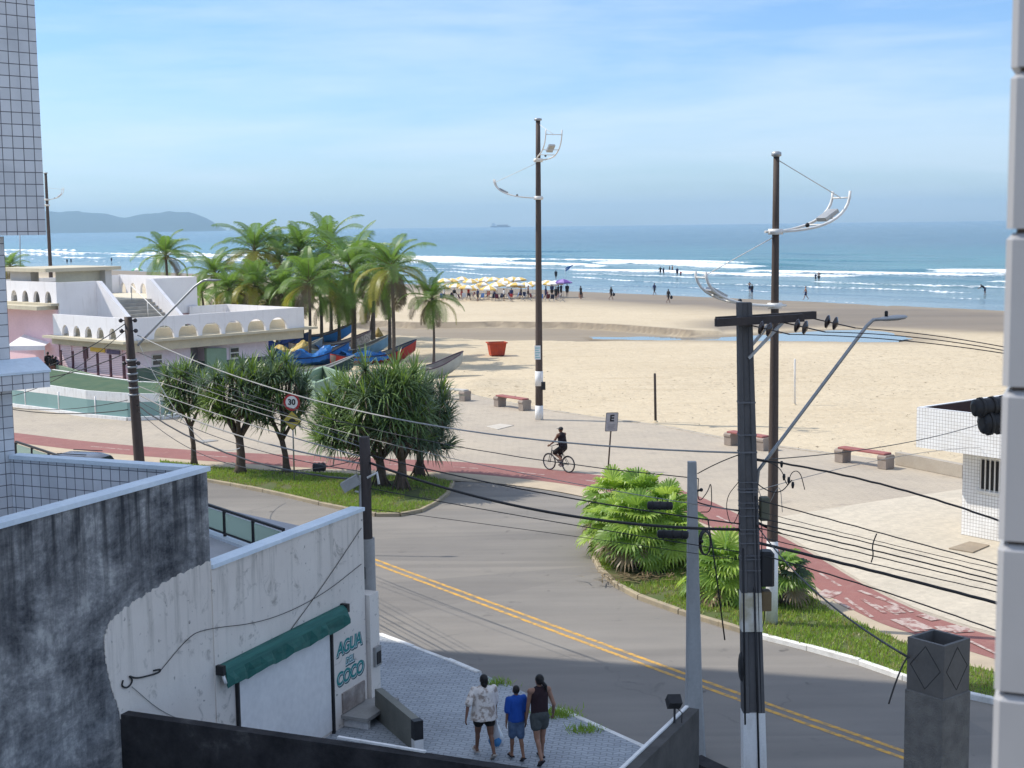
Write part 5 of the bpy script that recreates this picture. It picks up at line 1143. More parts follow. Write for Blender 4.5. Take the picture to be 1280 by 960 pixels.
cable('frayed wire end hanging off the square pillar', K(1134, 822, 11.6), K(1111, 880, 11.5), (1118, 858), .008)
cable('short lead from the concrete post up to the utility pole', K(872, 592, YC), K(925, 568, YN), (895, 580), .010)
cable('short lower lead from the concrete post across to the utility pole', K(872, 628, YC), K(925, 638, YN), (895, 634), .014)
# hanging loops, closures and tie piece: each its own thing
def loop(label, pts, r=.009, mat=None, name='hanging_wire', cat='wire'):
    pts = smooth([Vector(p) for p in pts], 3); mb = MB(); mb.tube(pts, r, 5); return tag(mb.build(name, mat or RUB, None, pts[0]), label, cat, 'hanging wire loops')
loop('wire loop hanging from the upper bracket of the concrete post', [K(873, 598, YC), K(872, 630, YC), K(885, 615, YC), K(889, 600, YC), K(890, 640, YC), K(876, 640, YC)])
loop('looped wires dangling right of the slim lamp pole', [K(940, 575, YN), K(975, 580, YN), K(985, 612, YN), K(988, 590, YN), K(1000, 588, YN), K(1006, 612, YN)], .008)
loop('slack black loop between the utility pole and the slim lamp pole', [K(932, 585, YN), K(950, 610, YN), K(975, 618, YN), K(990, 600, YN)], .010)
loop('tangle of wire on the left side of the utility pole', [K(925, 600, YN), K(905, 625, YN), K(915, 665, YN), K(930, 620, YN), K(940, 700, YN), K(928, 660, YN)], .007)
loop('long wire hanging down the right side of the utility pole', [K(940, 600, YN), K(955, 660, YN), K(948, 720, YN), K(958, 760, YN), K(950, 800, YN)], .009)
loop('thin looped pigtail under the upper lamp joint', [K(935, 560, YN), K(944, 600, YN), K(958, 640, YN), K(975, 600, YN), K(978, 640, YN)], .006, WIRE)
loop('black tie piece joining the cables above the cycle path', [K(1096, 667, 22.9), K(1090, 682, 22.9), K(1092, 694, 22.9), K(1089, 703, 22.9)], .012)
for k, (x, y) in enumerate([(977, 580), (986, 600), (980, 596), (991, 606)]):
    mb = MB(); p = K(x, y, YN - .1); mb.tube([p + Vector((0, 0, .05)), p, p - Vector((0, 0, .06))], [.02, .028, .015], 8); tag(mb.build('cable_connector', BLACKP, None, p), 'small black connector on the loops right of the lamp pole', 'connector', 'small connectors on hanging wires')
for x, y, Y_, d, L, lb in [(825, 632, 24.6, (1, -.1, -.01), .46, 'black splice closure hanging over the fan palms'), (841, 668, 24.5, (1, -.1, -.02), .56, 'black splice closure left of the concrete post at the thick bundle'), (1240, 508, 11.8, (1, .2, .05), .35, 'upper black splice closure at the right edge before the kiosk'), (1247, 527, 11.8, (1, .2, .05), .3, 'lower black splice closure at the right edge before the kiosk'), (399, 584, 31.0, (1, .2, 0), .30, 'round black closure hanging from the cables over the grass')]:
    p = K(x, y, Y_); d = Vector(d).normalized(); o = thing('splice_closure', lb, 'cable closure', p, 0, 'black cable splice closures'); mb = MB(); q = .5 * L
    R_ = .075 if L > .32 else .095
    mb.tube([d * -q, d * (-q * .92), d * (-q * .3), d * (q * .3), d * (q * .92), d * q], [R_ * .5, R_, R_ * 1.02, R_ * 1.02, R_, R_ * .5], 12); mb.build('case', BLACKP, o)
    for f in (-.6, 0, .6): mb = MB(); mb.tube([d * (q * f - .012), d * (q * f + .012)], R_ * 1.18, 12); mb.build('clamp', RUB, o)
loop('thick black lead from the upper splice closure at the right edge', [K(1240, 508, 11.8), K(1300, 505, 11.9), K(1420, 498, 12.2), K(1600, 480, 12.6)], .010)
loop('thick black lead from the lower splice closure at the right edge', [K(1247, 527, 11.8), K(1300, 527, 11.9), K(1420, 520, 12.2), K(1600, 500, 12.6)], .010)
# coil on the post and the oval reel
p = K(882, 679, 24.9); o = MB(); rr = random.Random(3)
for k in range(5): o.tube([p + Vector((.085 * (1 + .08 * k) * math.sin(a * PI / 12), .02 * k, .21 * (1 + .03 * k) * math.cos(a * PI / 12))) for a in range(25)], .014, 5, cap=False)
tag(o.build('cable_coil', RUB, None, p), 'oval coil of spare black cable tied by the concrete post', 'cable coil')
mb = MB(); mb.tube([K(885, 650, 24.6), K(893, 700, 24.5), K(906, 800, 24.4)], .014, 6); tag(mb.build('guy_strut', RUB, None, K(906, 800, 24.4)), 'thin dark strut hanging left of the utility pole', 'strut')
# loose cables on the party wall
def wl(px, py):  # point on the plane of the shop's side wall
    d = ray(px, py); nrm = Vector((math.sin(SA), -math.cos(SA), 0)); tt = (sC - Vector((0, 0, H))).dot(nrm) / d.dot(nrm); return Vector((0, 0, H)) + d * tt + nrm * .03
loop('coiled end of black cable on the white party wall', [wl(152, 850), wl(150, 858), wl(158, 860), wl(165, 850), wl(158, 844), wl(168, 848), wl(185, 844), wl(198, 840), wl(199, 836), wl(190, 838)], .014)
loop('thin wire running up the white wall from the cable coil', [wl(198, 839), wl(230, 800), wl(250, 786), wl(330, 778), wl(400, 745), wl(450, 705)], .006)
loop('dark wire slanting over the white wall to the green awning', [wl(355, 796), wl(400, 735), wl(450, 660)], .007)
loop('pale wire drooping along the yard wall foot', [wl(163, 858), wl(200, 890), wl(240, 905), wl(300, 908)], .006, WIRE)
# ------------------------------------------------------------------ benches
REDW = M('red_bench_plank', (.34, .12, .105), (.25, .09, .085), 2, .7, .2)
BCON = M('bench_concrete', (.34, .28, .235), (.25, .21, .18), 3, .9, .3)
def bench(label, px0, px1, seat, group):
    a, b_ = G(*px0, .03), G(*px1, .03); c = (a + b_) / 2; d = b_ - a; L = d.length; o = thing('bench', label, 'bench', c, math.atan2(d.y, d.x), group)
    for sx in (-1, 1):
        mb = MB(); x = sx * (L / 2 - .22); prof = [(-.27, 0), (.27, 0), (.27, .34), (.31, .40), (.31, .48), (.25, .54), (-.25, .54), (-.31, .48), (-.31, .40), (-.27, .34)]
        mb.prism([(x - .2, y, z) for y, z in prof], (.4, 0, 0)); mb.build('leg', BCON, o)
    mb = MB(); mb.rbox(-L / 2 + .05, L / 2 - .05, -.24, .24, .50, .60, .03) if False else mb.rbox(-L / 2 + .12, L / 2 - .12, -.23, .23, .545, .62, .02); mb.build('seat', seat, o); return o
bg = 'concrete benches along the promenade'
bench('red topped concrete bench beside the tall lamp pole', (622, 507), (659, 513), REDW, bg)
bench('red topped bench partly hidden behind the utility pole', (910, 555), (960, 563), REDW, bg)
bench('red topped bench on the right before the sand near the kiosk', (1048, 576), (1113, 586), REDW, bg)
bench('pale grey stone bench right of the large pandanus trees', (553, 498), (585, 501), M('pale_stone_seat', (.5, .47, .42), (.42, .4, .36), 2), bg)
# ------------------------------------------------------------------ posts on the sand, bin, signs
def post(label, base, top, r, mat, name='sand_post'):
    b_ = G(*base, -.08); t_ = A(*top, b_.y); o = thing(name, label, 'post', b_); mb = MB(); mb.tube([(0, 0, 0), (t_ - b_) * .98, t_ - b_], [r, r * .93, r * .6], 8); mb.build('shaft', mat, o); mb = MB(); mb.lathe([(r * 2.2, 0), (r * 1.8, .05), (r, .10)], 8); mb.build('sand_collar', SANDM, o)
post('dark wooden post standing alone in the sand', (819.5, 528), (818.5, 466.5), .065, DARKC)
post('slim white post standing in the sand', (993.5, 507), (993.5, 448.5), .055, WWASH)
post('dark stake among the beached boats', (470.5, 443), (469.5, 425), .08, DARKC)
p = G(621, 445, -.08); sk = thing('waste_skip', 'orange slatted waste skip on the sand', 'skip', p, math.radians(12))
ORNG = M('orange_paint', (.56, .085, .03), (.42, .06, .03), 2.5, .6, .1, 12)
mb = MB(); vs = []
for z, ex in ((.08, .52), (1.0, .66)):
    for sx, sy in ((-1, -1), (1, -1), (1, 1), (-1, 1)): vs.append((sx * ex, sy * ex * .8, z))
mb.add(vs, [(3, 2, 1, 0), (0, 1, 5, 4), (1, 2, 6, 5), (2, 3, 7, 6), (3, 0, 4, 7)]); mb.build('tub', ORNG, sk)
for k in range(7): mb = MB(); x = -.5 + k * .165; mb.beam((x, -.425 - .012, .1), (x * 1.25, -.545, .98), .05, .04, up=(0, 1, 0)); mb.build('rib', ORNG, sk)
mb = MB(); 
for a, b_ in (((-.7, -.57), (.7, -.57)), ((-.7, .57), (.7, .57)), ((-.7, -.57), (-.7, .57)), ((.7, -.57), (.7, .57))): mb.beam((*a, 1.03), (*b_, 1.03), .09, .08)
mb.build('rim', ORNG, sk); mb = MB(); mb.sheet([(-.6, -.5, .9), (.6, -.5, .9), (.6, .5, .9), (-.6, .5, .9)]); mb.build('rubbish', DARKV, sk)
for sx in (-.4, .4): mb = MB(); mb.box(sx - .08, sx + .08, -.4, .4, 0, .08); mb.build('runner', DARKV, sk)
# E parking sign
es0 = G(760, 588, .02); esT = A(765, 518, es0.y); es = thing('parking_sign', 'grey rectangular E sign on a thin post with orange barrier foot', 'sign', es0, math.radians(6))
th_ = esT - es0; cs, sn = math.cos(-math.radians(6)), math.sin(-math.radians(6)); tp_ = Vector((th_.x * cs - th_.y * sn, th_.x * sn + th_.y * cs, th_.z))
mb = MB(); mb.tube([(0, 0, 0), tp_ * .99], .032, 8); mb.build('post', RUSTP, es)
ux = Vector((1, 0, 0)); uy = tp_.normalized(); un = ux.cross(uy); cc = tp_ * .87 - un * -.045
un = -(uy.cross(ux)); cc = tp_ * .87 + un * .045
def plate(w_, h_, cor, c, dep, off):
    out = []
    for (sx, sy, a0_) in ((1, -1, -90), (1, 1, 0), (-1, 1, 90), (-1, -1, 180)):
        for k in range(5): a = math.radians(a0_ + k * 22.5); out.append(c + un * off + ux * (sx * (w_ / 2 - cor) + cor * math.cos(a)) + uy * (sy * (h_ / 2 - cor) + cor * math.sin(a)))
    m_ = MB(); m_.prism(out, un * dep); return m_
pl = plate(.50, .76, .05, cc, .012, 0).build('plate', M('sign_edge', (.13, .13, .13), (.1, .1, .1), 4, .5, 0), es)
plate(.46, .72, .04, cc, .004, .013).build('face', M('sign_grey_face', (.42, .42, .43), (.36, .36, .37), 3, .5, 0), pl)
mb = MB(); put_text(mb, 'E', .36, cc + un * .019 + uy * .14, ux, uy, .002, offset=.014); mb.build('letter', BLACKP, pl)
mb = MB()
for k in range(4): q = cc + un * .018 - uy * (.12 + k * .055); mb.beam(q - ux * (.15 - .02 * (k % 2)), q + ux * (.15 - .03 * (k % 3)), .004, .022, up=uy)
mb.build('small_print', M('faded_print', (.2, .2, .21), (.25, .25, .26), 5), pl)
q0 = G(797, 603, .03); ob = thing('traffic_barrier', 'orange plastic barrier lying at the foot of the E sign', 'barrier', q0, math.radians(20))
mb = MB(); mb.rbox(-.45, .45, -.16, .16, .0, .32, .05); mb.build('block', M('orange_plastic', (.75, .17, .04), (.62, .13, .04), 3, .45, 0), ob); mb = MB(); mb.rbox(-.40, .4, -.05, .05, .322, .42, .02); mb.build('ridge', M('orange_plastic', (.75, .17, .04)), ob)
# 30 sign with yellow warning diamond
s0 = G(368, 601, .1); sT = A(365, 498, s0.y); so_ = thing('speed_sign', 'round 30 speed limit sign above a yellow warning diamond', 'sign', s0); tp_ = sT - s0
mb = MB(); mb.tube([(0, 0, 0), tp_ * 1.0], .03, 8); mb.build('post', GALV, so_)
ux = Vector((.98, -.18, 0)).normalized(); uy = Vector((0, 0, 1)); un = ux.cross(uy) ; c = tp_ * .955 + un * .04
if un.y > 0: un = -un; c = tp_ * .955 + un * .04
def disc(r, c, off, dep, n=28): m_ = MB(); m_.prism([c + un * off + ux * (r * math.cos(2 * PI * k / n)) + uy * (r * math.sin(2 * PI * k / n)) for k in range(n)], un * dep); return m_
dk = disc(.33, c, 0, .01).build('disc', M('sign_red', (.42, .03, .035), (.36, .03, .03), 4, .5, 0), so_)
disc(.245, c, .011, .004).build('face', M('sign_white', (.74, .74, .74), (.68, .68, .68), 4, .5, 0), dk)
mb = MB(); put_text(mb, '30', .30, c + un * .017, ux, uy, .002, offset=.012); mb.build('numerals', BLACKP, dk)
c2 = tp_ * .955 - uy * .70 + un * .04; R2 = .40
mb = MB(); mb.prism([c2 + ux * R2, c2 + uy * R2, c2 - ux * R2, c2 - uy * R2], un * .01); dm = mb.build('diamond', BLACKP, so_)
mb = MB(); R3 = .36; cc = c2 + un * .011; mb.prism([cc + ux * R3, cc + uy * R3, cc - ux * R3, cc - uy * R3], un * .004); mb.build('face', M('sign_yellow', (.50, .40, .08), (.42, .33, .07), 4, .5, 0), dm)
mb = MB(); cc = c2 + un * .016; mb.prism([cc + ux * x + uy * y for x, y in [(-.24, -.07), (.24, -.07), (.24, -.03), (.15, -.03), (.09, .05), (.0, .08), (-.09, .05), (-.15, -.03), (-.24, -.03)]], un * .003); mb.build('bump_symbol', BLACKP, dm)
# ------------------------------------------------------------------ parked car at the left (mostly hidden by the parapet)
cp = G(84, 613); car = thing('parked_car', 'silver hatchback parked at the road edge behind the tiled parapet', 'car', cp, math.radians(161))
CARP = M('silver_car_paint', (.20, .21, .23), (.19, .2, .22), 1, .25, 0, metal=.6)
def loft(mb, secs, n=14, m=0):
    """secs: (x, half width, z bottom, z top, roundness)"""
    vs = []
    for x, hw_, zb, zt, rd in secs:
        for k in range(n):
            a = 2 * PI * k / n; ca, sa = math.cos(a), math.sin(a); e = rd
            vs.append((x, hw_ * math.copysign(abs(ca) ** e, ca), (zb + zt) / 2 + (zt - zb) / 2 * math.copysign(abs(sa) ** e, sa)))
    k = len(secs); mb.add(vs, [(i * n + j, i * n + (j + 1) % n, (i + 1) * n + (j + 1) % n, (i + 1) * n + j) for i in range(k - 1) for j in range(n)] + [tuple(range(n - 1, -1, -1)), tuple((k - 1) * n + j for j in range(n))], m, True)
mb = MB(); loft(mb, [(-2.02, .70, .35, .85, .5), (-1.9, .82, .25, .95, .4), (-1.2, .86, .2, .97, .4), (.9, .86, .2, .95, .4), (1.7, .82, .22, .88, .4), (2.0, .68, .3, .75, .5)]); mb.build('body', CARP, car)
mb = MB(); loft(mb, [(-1.95, .62, .85, .95, .6), (-1.65, .64, .85, 1.38, .5), (-1.2, .66, .85, 1.47, .45), (.0, .66, .85, 1.47, .45), (.45, .64, .85, 1.36, .5), (1.05, .60, .85, .95, .6)]); mb.build('roof', CARP, car)
mb = MB()
for s_ in (-1, 1): mb.prism([(-1.45, s_ * .668, .98), (.55, s_ * .668, .98), (.15, s_ * .62, 1.34), (-1.25, s_ * .62, 1.36)], (0, s_ * .012, 0))
mb.prism([(-1.90, -.5, .98), (-1.90, .5, .98), (-1.68, .45, 1.33), (-1.68, -.45, 1.33)], (-.03, 0, .02)); mb.prism([(1.0, -.52, .98), (1.0, .52, .98), (.52, .5, 1.33), (.52, -.5, 1.33)], (.03, 0, .02)); mb.build('windows', WIN, car)
for s_ in (-1, 1): mb = MB(); mb.rbox(-2.02, -1.9, s_ * .66 - .1, s_ * .66 + .1, .62, .92, .02); mb.build('tail_light', M('red_lens', (.35, .02, .02), (.3, .02, .02), 3, .2, 0), car)
for s_ in (-1, 1): mb = MB(); mb.beam((-1.3, s_ * .5, 1.50), (.0, s_ * .5, 1.50), .03, .03); mb.build('roof_rail', BLACKP, car)
for x in (-1.3, 1.3):
    for s_ in (-1, 1): mb = MB(); mb.tube([(x, s_ * .68, .31), (x, s_ * .85, .31)], .31, 20); wh = mb.build('wheel', BLACKP, car); mb = MB(); mb.tube([(x, s_ * .851, .31), (x, s_ * .858, .31)], .19, 14); mb.build('rim', GALV, wh)
# ------------------------------------------------------------------ coconut palms
PALMG = [leafmat('palm_leaf_green', (0.08, 0.17, 0.03), (0.17, 0.28, 0.055), .42, .5), leafmat('palm_leaf_yellow', (0.26, 0.28, 0.045), (0.38, 0.34, 0.065), .35, .6), leafmat('palm_leaf_dry', (0.17, 0.12, 0.06), (0.10, 0.075, 0.04), .2, .8), M('palm_rachis', (.20, .19, .07), (.14, .13, .05), 2, .6, 0)]
TRUNK = M('palm_trunk_bark', (.13, .105, .085), (.075, .06, .052), 2.2, .9, .6, 14, streak=(1, 1, 5))
def frond(mb, base, az, el, L, droop, ll, m, r, n=25, twist=0.0):
    d = Vector((math.cos(az), math.sin(az), 0)); sd = Vector((-d.y, d.x, 0)); pts = []; p = Vector(base); a = el; st = L / n
    for i in range(n + 1):
        pts.append(Vector(p)); p = p + (d * math.cos(a) + Vector((0, 0, math.sin(a)))) * st; a -= droop / n * (0.5 + 1.1 * i / n); a = max(a, -1.5)
    mb.tube([pts[k] for k in (0, 5, 11, 16, n)], [.03, .022, .016, .01, .004], 4, 3, cap=False)
    for i in range(3, n):
        for sub_ in (0, .5):
            f = (i + sub_) / n; pp = pts[i].lerp(pts[i + 1], sub_); tg = (pts[i + 1] - pts[i]).normalized(); up = sd.cross(tg); up = -up if up.z < 0 else up
            ln = ll * (math.sin(PI * min(1, .12 + f * .86)) ** .6) * r.uniform(.85, 1.1)
            for sg in (-1, 1):
                out = (sd * sg * .80 + tg * .50 + up * (.22 + twist * sg)).normalized(); hang = r.uniform(.25, .6)
                q1 = pp + out * ln * .5 + Vector((0, 0, -.06 * ln)); q2 = pp + out * ln * .92 + Vector((0, 0, -hang * ln)); wv_ = tg * (.036)
                o = len(mb.v); mb.v += [tuple(pp - wv_ * .5), tuple(pp + wv_ * .5), tuple(q1 + wv_ * .62), tuple(q1 - wv_ * .62), tuple(q2)]
                mb.f += [(o, o + 1, o + 2, o + 3), (o + 3, o + 2, o + 4)]; mb.m += [m, m]; mb.s += [False, False]
def palm_crown(seed, R_, nfr=20, yellow=.15, dry=.1):
    r = random.Random(seed); mb = MB()
    for k in range(nfr):
        f = k / (nfr - 1); az = k * 2.39996 + r.uniform(-.25, .25); el = 1.35 - 1.65 * f + r.uniform(-.12, .12); L = R_ * r.uniform(.92, 1.12) * (1.0 if f > .15 else .8)
        m = 0
        if f > .6 and r.random() < yellow * 2.2: m = 1
        if f > .8 and r.random() < dry * 3: m = 2
        frond(mb, (0, 0, .05 - .25 * f), az, el, L, 1.0 + .9 * f + r.uniform(-.15, .25), R_ * .27, m, r, twist=r.uniform(-.2, .2))
    for k in range(5):  # hanging dead fronds
        if r.random() < dry * 5: frond(mb, (0, 0, -.25), r.uniform(0, 6.28), -.7, R_ * .8, 1.2, R_ * .2, 2, r)
    return mb
crowns = []
for sd, yl, dr in ((1, .1, .08), (2, .25, .1), (3, .12, .15), (4, .5, .2), (5, .05, .05), (6, .2, .1)):
    crowns.append(palm_crown(sd, 3.0, 21 + sd % 3, yl, dr).mesh('crown', PALMG))
nutm = MB(); rr = random.Random(4)
for k in range(9): nutm.ell((rr.uniform(-.28, .28), rr.uniform(-.28, .28), rr.uniform(-.5, -.2)), (.12, .12, .15), 7, 5)
nuts = nutm.mesh('coconuts', M('coconut_husk', (.16, .15, .05), (.2, .14, .06), 3, .6))
PALM_CLEAR = []
def palm(label, crown, base, R_, var, rot, tr=.13, bend=.3, nuts_=True):
    """crown, base: photo points; base gives the spot on the ground"""
    b_ = G(*base, -.08); c = A(*crown, b_.y); o = thing('coconut_palm', label, 'palm tree', b_, 0, 'coconut palms by the boats'); v = c - b_
    n = 12; mb = MB(); pts = []
    for i in range(n + 1):
        f = i / n; pts.append(Vector((v.x * f ** 1.5 + bend * .25 * math.sin(f * PI), bend * .2 * math.sin(f * PI * .9), v.z * f)))
    mb.tube(pts, [tr * (1.7 if i == 0 else 1.25 if i == 1 else 1.08 - .35 * i / n) * (1 + .05 * (i % 2)) for i in range(n + 1)], 9); mb.build('trunk', TRUNK, o)
    ob = bpy.data.objects.new('crown', crowns[var]); C.objects.link(ob); ob.parent = o; ob.location = pts[-1]; ob.scale = (R_ / 3.0,) * 3; ob.rotation_euler = (random.uniform(-.08, .08), random.uniform(-.08, .08), rot)
    if nuts_: ob = bpy.data.objects.new('coconuts', nuts); C.objects.link(ob); ob.parent = o; ob.location = pts[-1]
    return o
palm('largest coconut palm in the middle, with long drooping fronds and thick trunk', (440, 338), (442, 447), 5.00, 0, .3, .20)
palm('tall coconut palm right of the largest, on two close grey trunks', (489, 333), (492, 457), 3.66, 2, 1.1, .13)
palm('shorter palm just behind the twin-trunk palm', (484, 352), (487, 448), 3.17, 4, 2.2, .13)
palm('small slim palm standing alone by the right-hand boat', (540, 372), (542, 459), 2.56, 5, .5, .09)
palm('tall palm with yellowing fronds on the left of the clump', (318, 312), (322, 432), 4.03, 3, .2, .15)
palm('palm with fresh green fronds behind the left clump', (346, 318), (348, 428), 3.66, 1, 1.4, .14)
palm('upright palm between the clump and the largest palm', (374, 312), (378, 428), 3.66, 4, 2.0, .14)
palm('palm directly behind the largest palm, fronds pointing up', (410, 306), (414, 424), 4.15, 0, 2.6, .15)
palm('dark palm just beyond the white stair wall', (268, 342), (272, 432), 3.29, 4, .9, .14)
palm('low yellow tinged palm in front of the left clump', (318, 356), (322, 440), 3.29, 3, 1.9, .13)
palm('low green palm behind the pavilion parapet', (286, 362), (290, 440), 2.81, 5, 2.9, .12)
palm('low leaning palm beside the pavilion corner', (352, 362), (356, 440), 3.54, 1, .7, .13)
palm('palm whose trunk rises right at the pavilion slab end', (386, 352), (387, 452), 3.66, 5, 1.5, .12)
palm('low shaggy palm under the largest palm on its right', (468, 368), (463, 424), 3.17, 2, 2.4, .15)
palm('low shaggy palm under the largest palm on its left', (420, 372), (424, 430), 3.17, 1, 3.3, .14)
palm('lone dark palm behind the pavilion, away from the clump', (207, 318), (210, 402), 4.0, 4, .1, .17)
palm('low bushy palm filling the clump below the yellowing palm', (300, 368), (303, 430), 2.9, 0, 1.0, .13, nuts_=False)
palm('low bushy palm just above the right end of the pavilion parapet', (366, 372), (369, 434), 3.0, 4, 2.3, .13, nuts_=False)
palm('low spreading palm behind the parapet corner', (335, 376), (338, 438), 2.8, 1, .4, .12, nuts_=False)
palm('palm filling the gap left of the largest palm', (398, 342), (402, 432), 3.3, 2, 2.8, .14)
palm('palm with drooping crown between the largest and the twin-trunk palm', (464, 336), (467, 432), 3.1, 0, 1.9, .14)
palm('low young palm beside the white stair wall', (252, 366), (256, 424), 2.4, 4, .2, .12, nuts_=False)
palm('small far palm peeping out beside the tiled tower', (13, 332), (15, 382), 3.17, 2, .7, .13)
# ------------------------------------------------------------------ pandanus trees on the island
PANG = [leafmat('pandanus_leaf', (0.095, 0.175, 0.055), (0.19, 0.28, 0.09), .22, .6), leafmat('pandanus_leaf_blue', (0.075, 0.135, 0.075), (0.14, 0.20, 0.115), .2, .6), leafmat('pandanus_dead', (0.16, 0.115, 0.06), (0.10, 0.075, 0.045), .15, .8), leafmat('pandanus_leaf_young', (0.11, 0.19, 0.03), (0.18, 0.27, 0.05), .3, .6)]
PBARK = M('pandanus_bark', (.15, .11, .085), (.085, .062, .05), 3, .9, .6, 16, streak=(1, 1, 3))
def rosette(mb, c, ax, L, n, r, m):
    ax = Vector(ax).normalized(); x = ax.orthogonal().normalized(); y = ax.cross(x)
    for k in range(n):
        f = k / n; az = k * 2.39996 + r.uniform(-.2, .2); el = 1.35 - 1.75 * f ** .9 + r.uniform(-.15, .15); o_ = x * math.cos(az) + y * math.sin(az); ln = L * r.uniform(.75, 1.1); d = o_ * math.cos(el) + ax * math.sin(el); sd = d.cross(ax); sd = sd.normalized() if sd.length > 1e-4 else x
        w_ = .025 * r.uniform(.85, 1.2); p0 = Vector(c); p1 = p0 + d * ln * .45; d2 = (d + Vector((0, 0, -.12 - .40 * f))).normalized(); p2 = p1 + d2 * ln * .35; d3 = (d2 + Vector((0, 0, -.3 - .45 * f))).normalized(); p3 = p2 + d3 * ln * .25
        mm = m
        if f > .84 and r.random() < .45: mm = 2
        elif f < .3 and r.random() < .3: mm = 3
        o = len(mb.v); mb.v += [tuple(q) for q in (p0 - sd * w_, p0 + sd * w_, p1 - sd * w_, p1 + sd * w_, p2 - sd * w_ * .7, p2 + sd * w_ * .7, p3)]
        mb.f += [(o, o + 1, o + 3, o + 2), (o + 2, o + 3, o + 5, o + 4), (o + 4, o + 5, o + 6)]; mb.m += [mm] * 3; mb.s += [False] * 3
def pandanus(label, base, trunk_top, ctr, rad, nros, L, seed, tr, roots=0, m=0, nl=46):
    r = random.Random(seed); b_ = G(*base, .08); Y_ = b_.y; o = thing('pandanus_tree', label, 'pandanus tree', b_, 0, 'pandanus trees on the grass island')
    tt = A(*trunk_top, Y_) - b_; cc = A(*ctr, Y_) - b_; rx = rad[0] * Y_ / FPX; rz = rad[1] * Y_ / FPX
    mb = MB(); mb.tube([(0, 0, -.05), (tt.x * .15, 0, .25), tt * .5 + Vector((.04, .02, 0)), tt], [tr * 1.75, tr * 1.25, tr, tr * .9], 9)
    lf = MB(); nodes = []
    for k in range(nros):
        f = (k + .5) / nros; th = k * 2.39996 + r.uniform(-.3, .3); zz = 1 - 1.75 * f; rr = math.sqrt(max(0, 1 - zz * zz)); q = r.uniform(.55, 1.0)
        p = cc + Vector((rx * rr * math.cos(th) * q, rx * .85 * rr * math.sin(th) * q, rz * zz * q))
        if p.z < tt.z * .7: p.z = tt.z * .7 + r.uniform(0, .3)
        nodes.append(p)
    mids = []
    for k in range(5):
        a = 2 * PI * k / 5 + r.uniform(-.3, .3); mids.append(tt + Vector((rx * .38 * math.cos(a), rx * .34 * math.sin(a), (cc.z - tt.z) * .42 + r.uniform(-.1, .2)))); mb.tube([tt - Vector((0, 0, .1)), tt.lerp(mids[-1], .5) + Vector((0, 0, -.05)), mids[-1]], [tr * .75, tr * .55, tr * .5], 7)
    for p in nodes:
        md = min(mids, key=lambda q: (q - p).length); mb.tube([md, md.lerp(p, .5) - Vector((0, 0, .08)), p], [tr * .45, tr * .36, tr * .32], 6)
        ax = (p - tt).normalized() * .75 + Vector((0, 0, .75)); rosette(lf, p, ax, L * r.uniform(.85, 1.1), nl, r, 1 if r.random() < .35 else m)
    for k in range(roots): a = 2 * PI * k / roots + r.uniform(-.2, .2); h_ = r.uniform(.35, .8); mb.tube([(.08 * math.cos(a), .08 * math.sin(a), h_), (.4 * math.cos(a), .4 * math.sin(a), -.05)], [.04, .03], 5)
    mb.build('trunk', PBARK, o); lf.build('crown', PANG, o); return o
pandanus('smallest pandanus tree at the left end of the grass island', (243, 580), (238, 532), (229, 494), (29, 38), 24, .80, 11, .10, nl=54)
pandanus('second pandanus tree from the left with a stout flared trunk', (301, 591), (299, 545), (296, 498), (47, 44), 38, .85, 12, .17, m=3, nl=54)
pandanus('third pandanus tree, tall and narrow, behind the speed limit sign', (359, 590), (352, 548), (351, 494), (38, 50), 34, .85, 13, .12, nl=54)
pandanus('wide pandanus with its crown reaching left over the grass', (477, 607), (474, 572), (438, 532), (52, 52), 46, .95, 14, .17, 8, nl=64)
pandanus('central tallest pandanus of the big dark clump', (502, 612), (502, 572), (486, 512), (58, 60), 56, 1.0, 15, .16, 9, nl=64)
pandanus('right-hand bluish pandanus of the big dark clump', (524, 594), (524, 560), (526, 530), (39, 62), 48, .95, 16, .15, 7, m=1, nl=64)
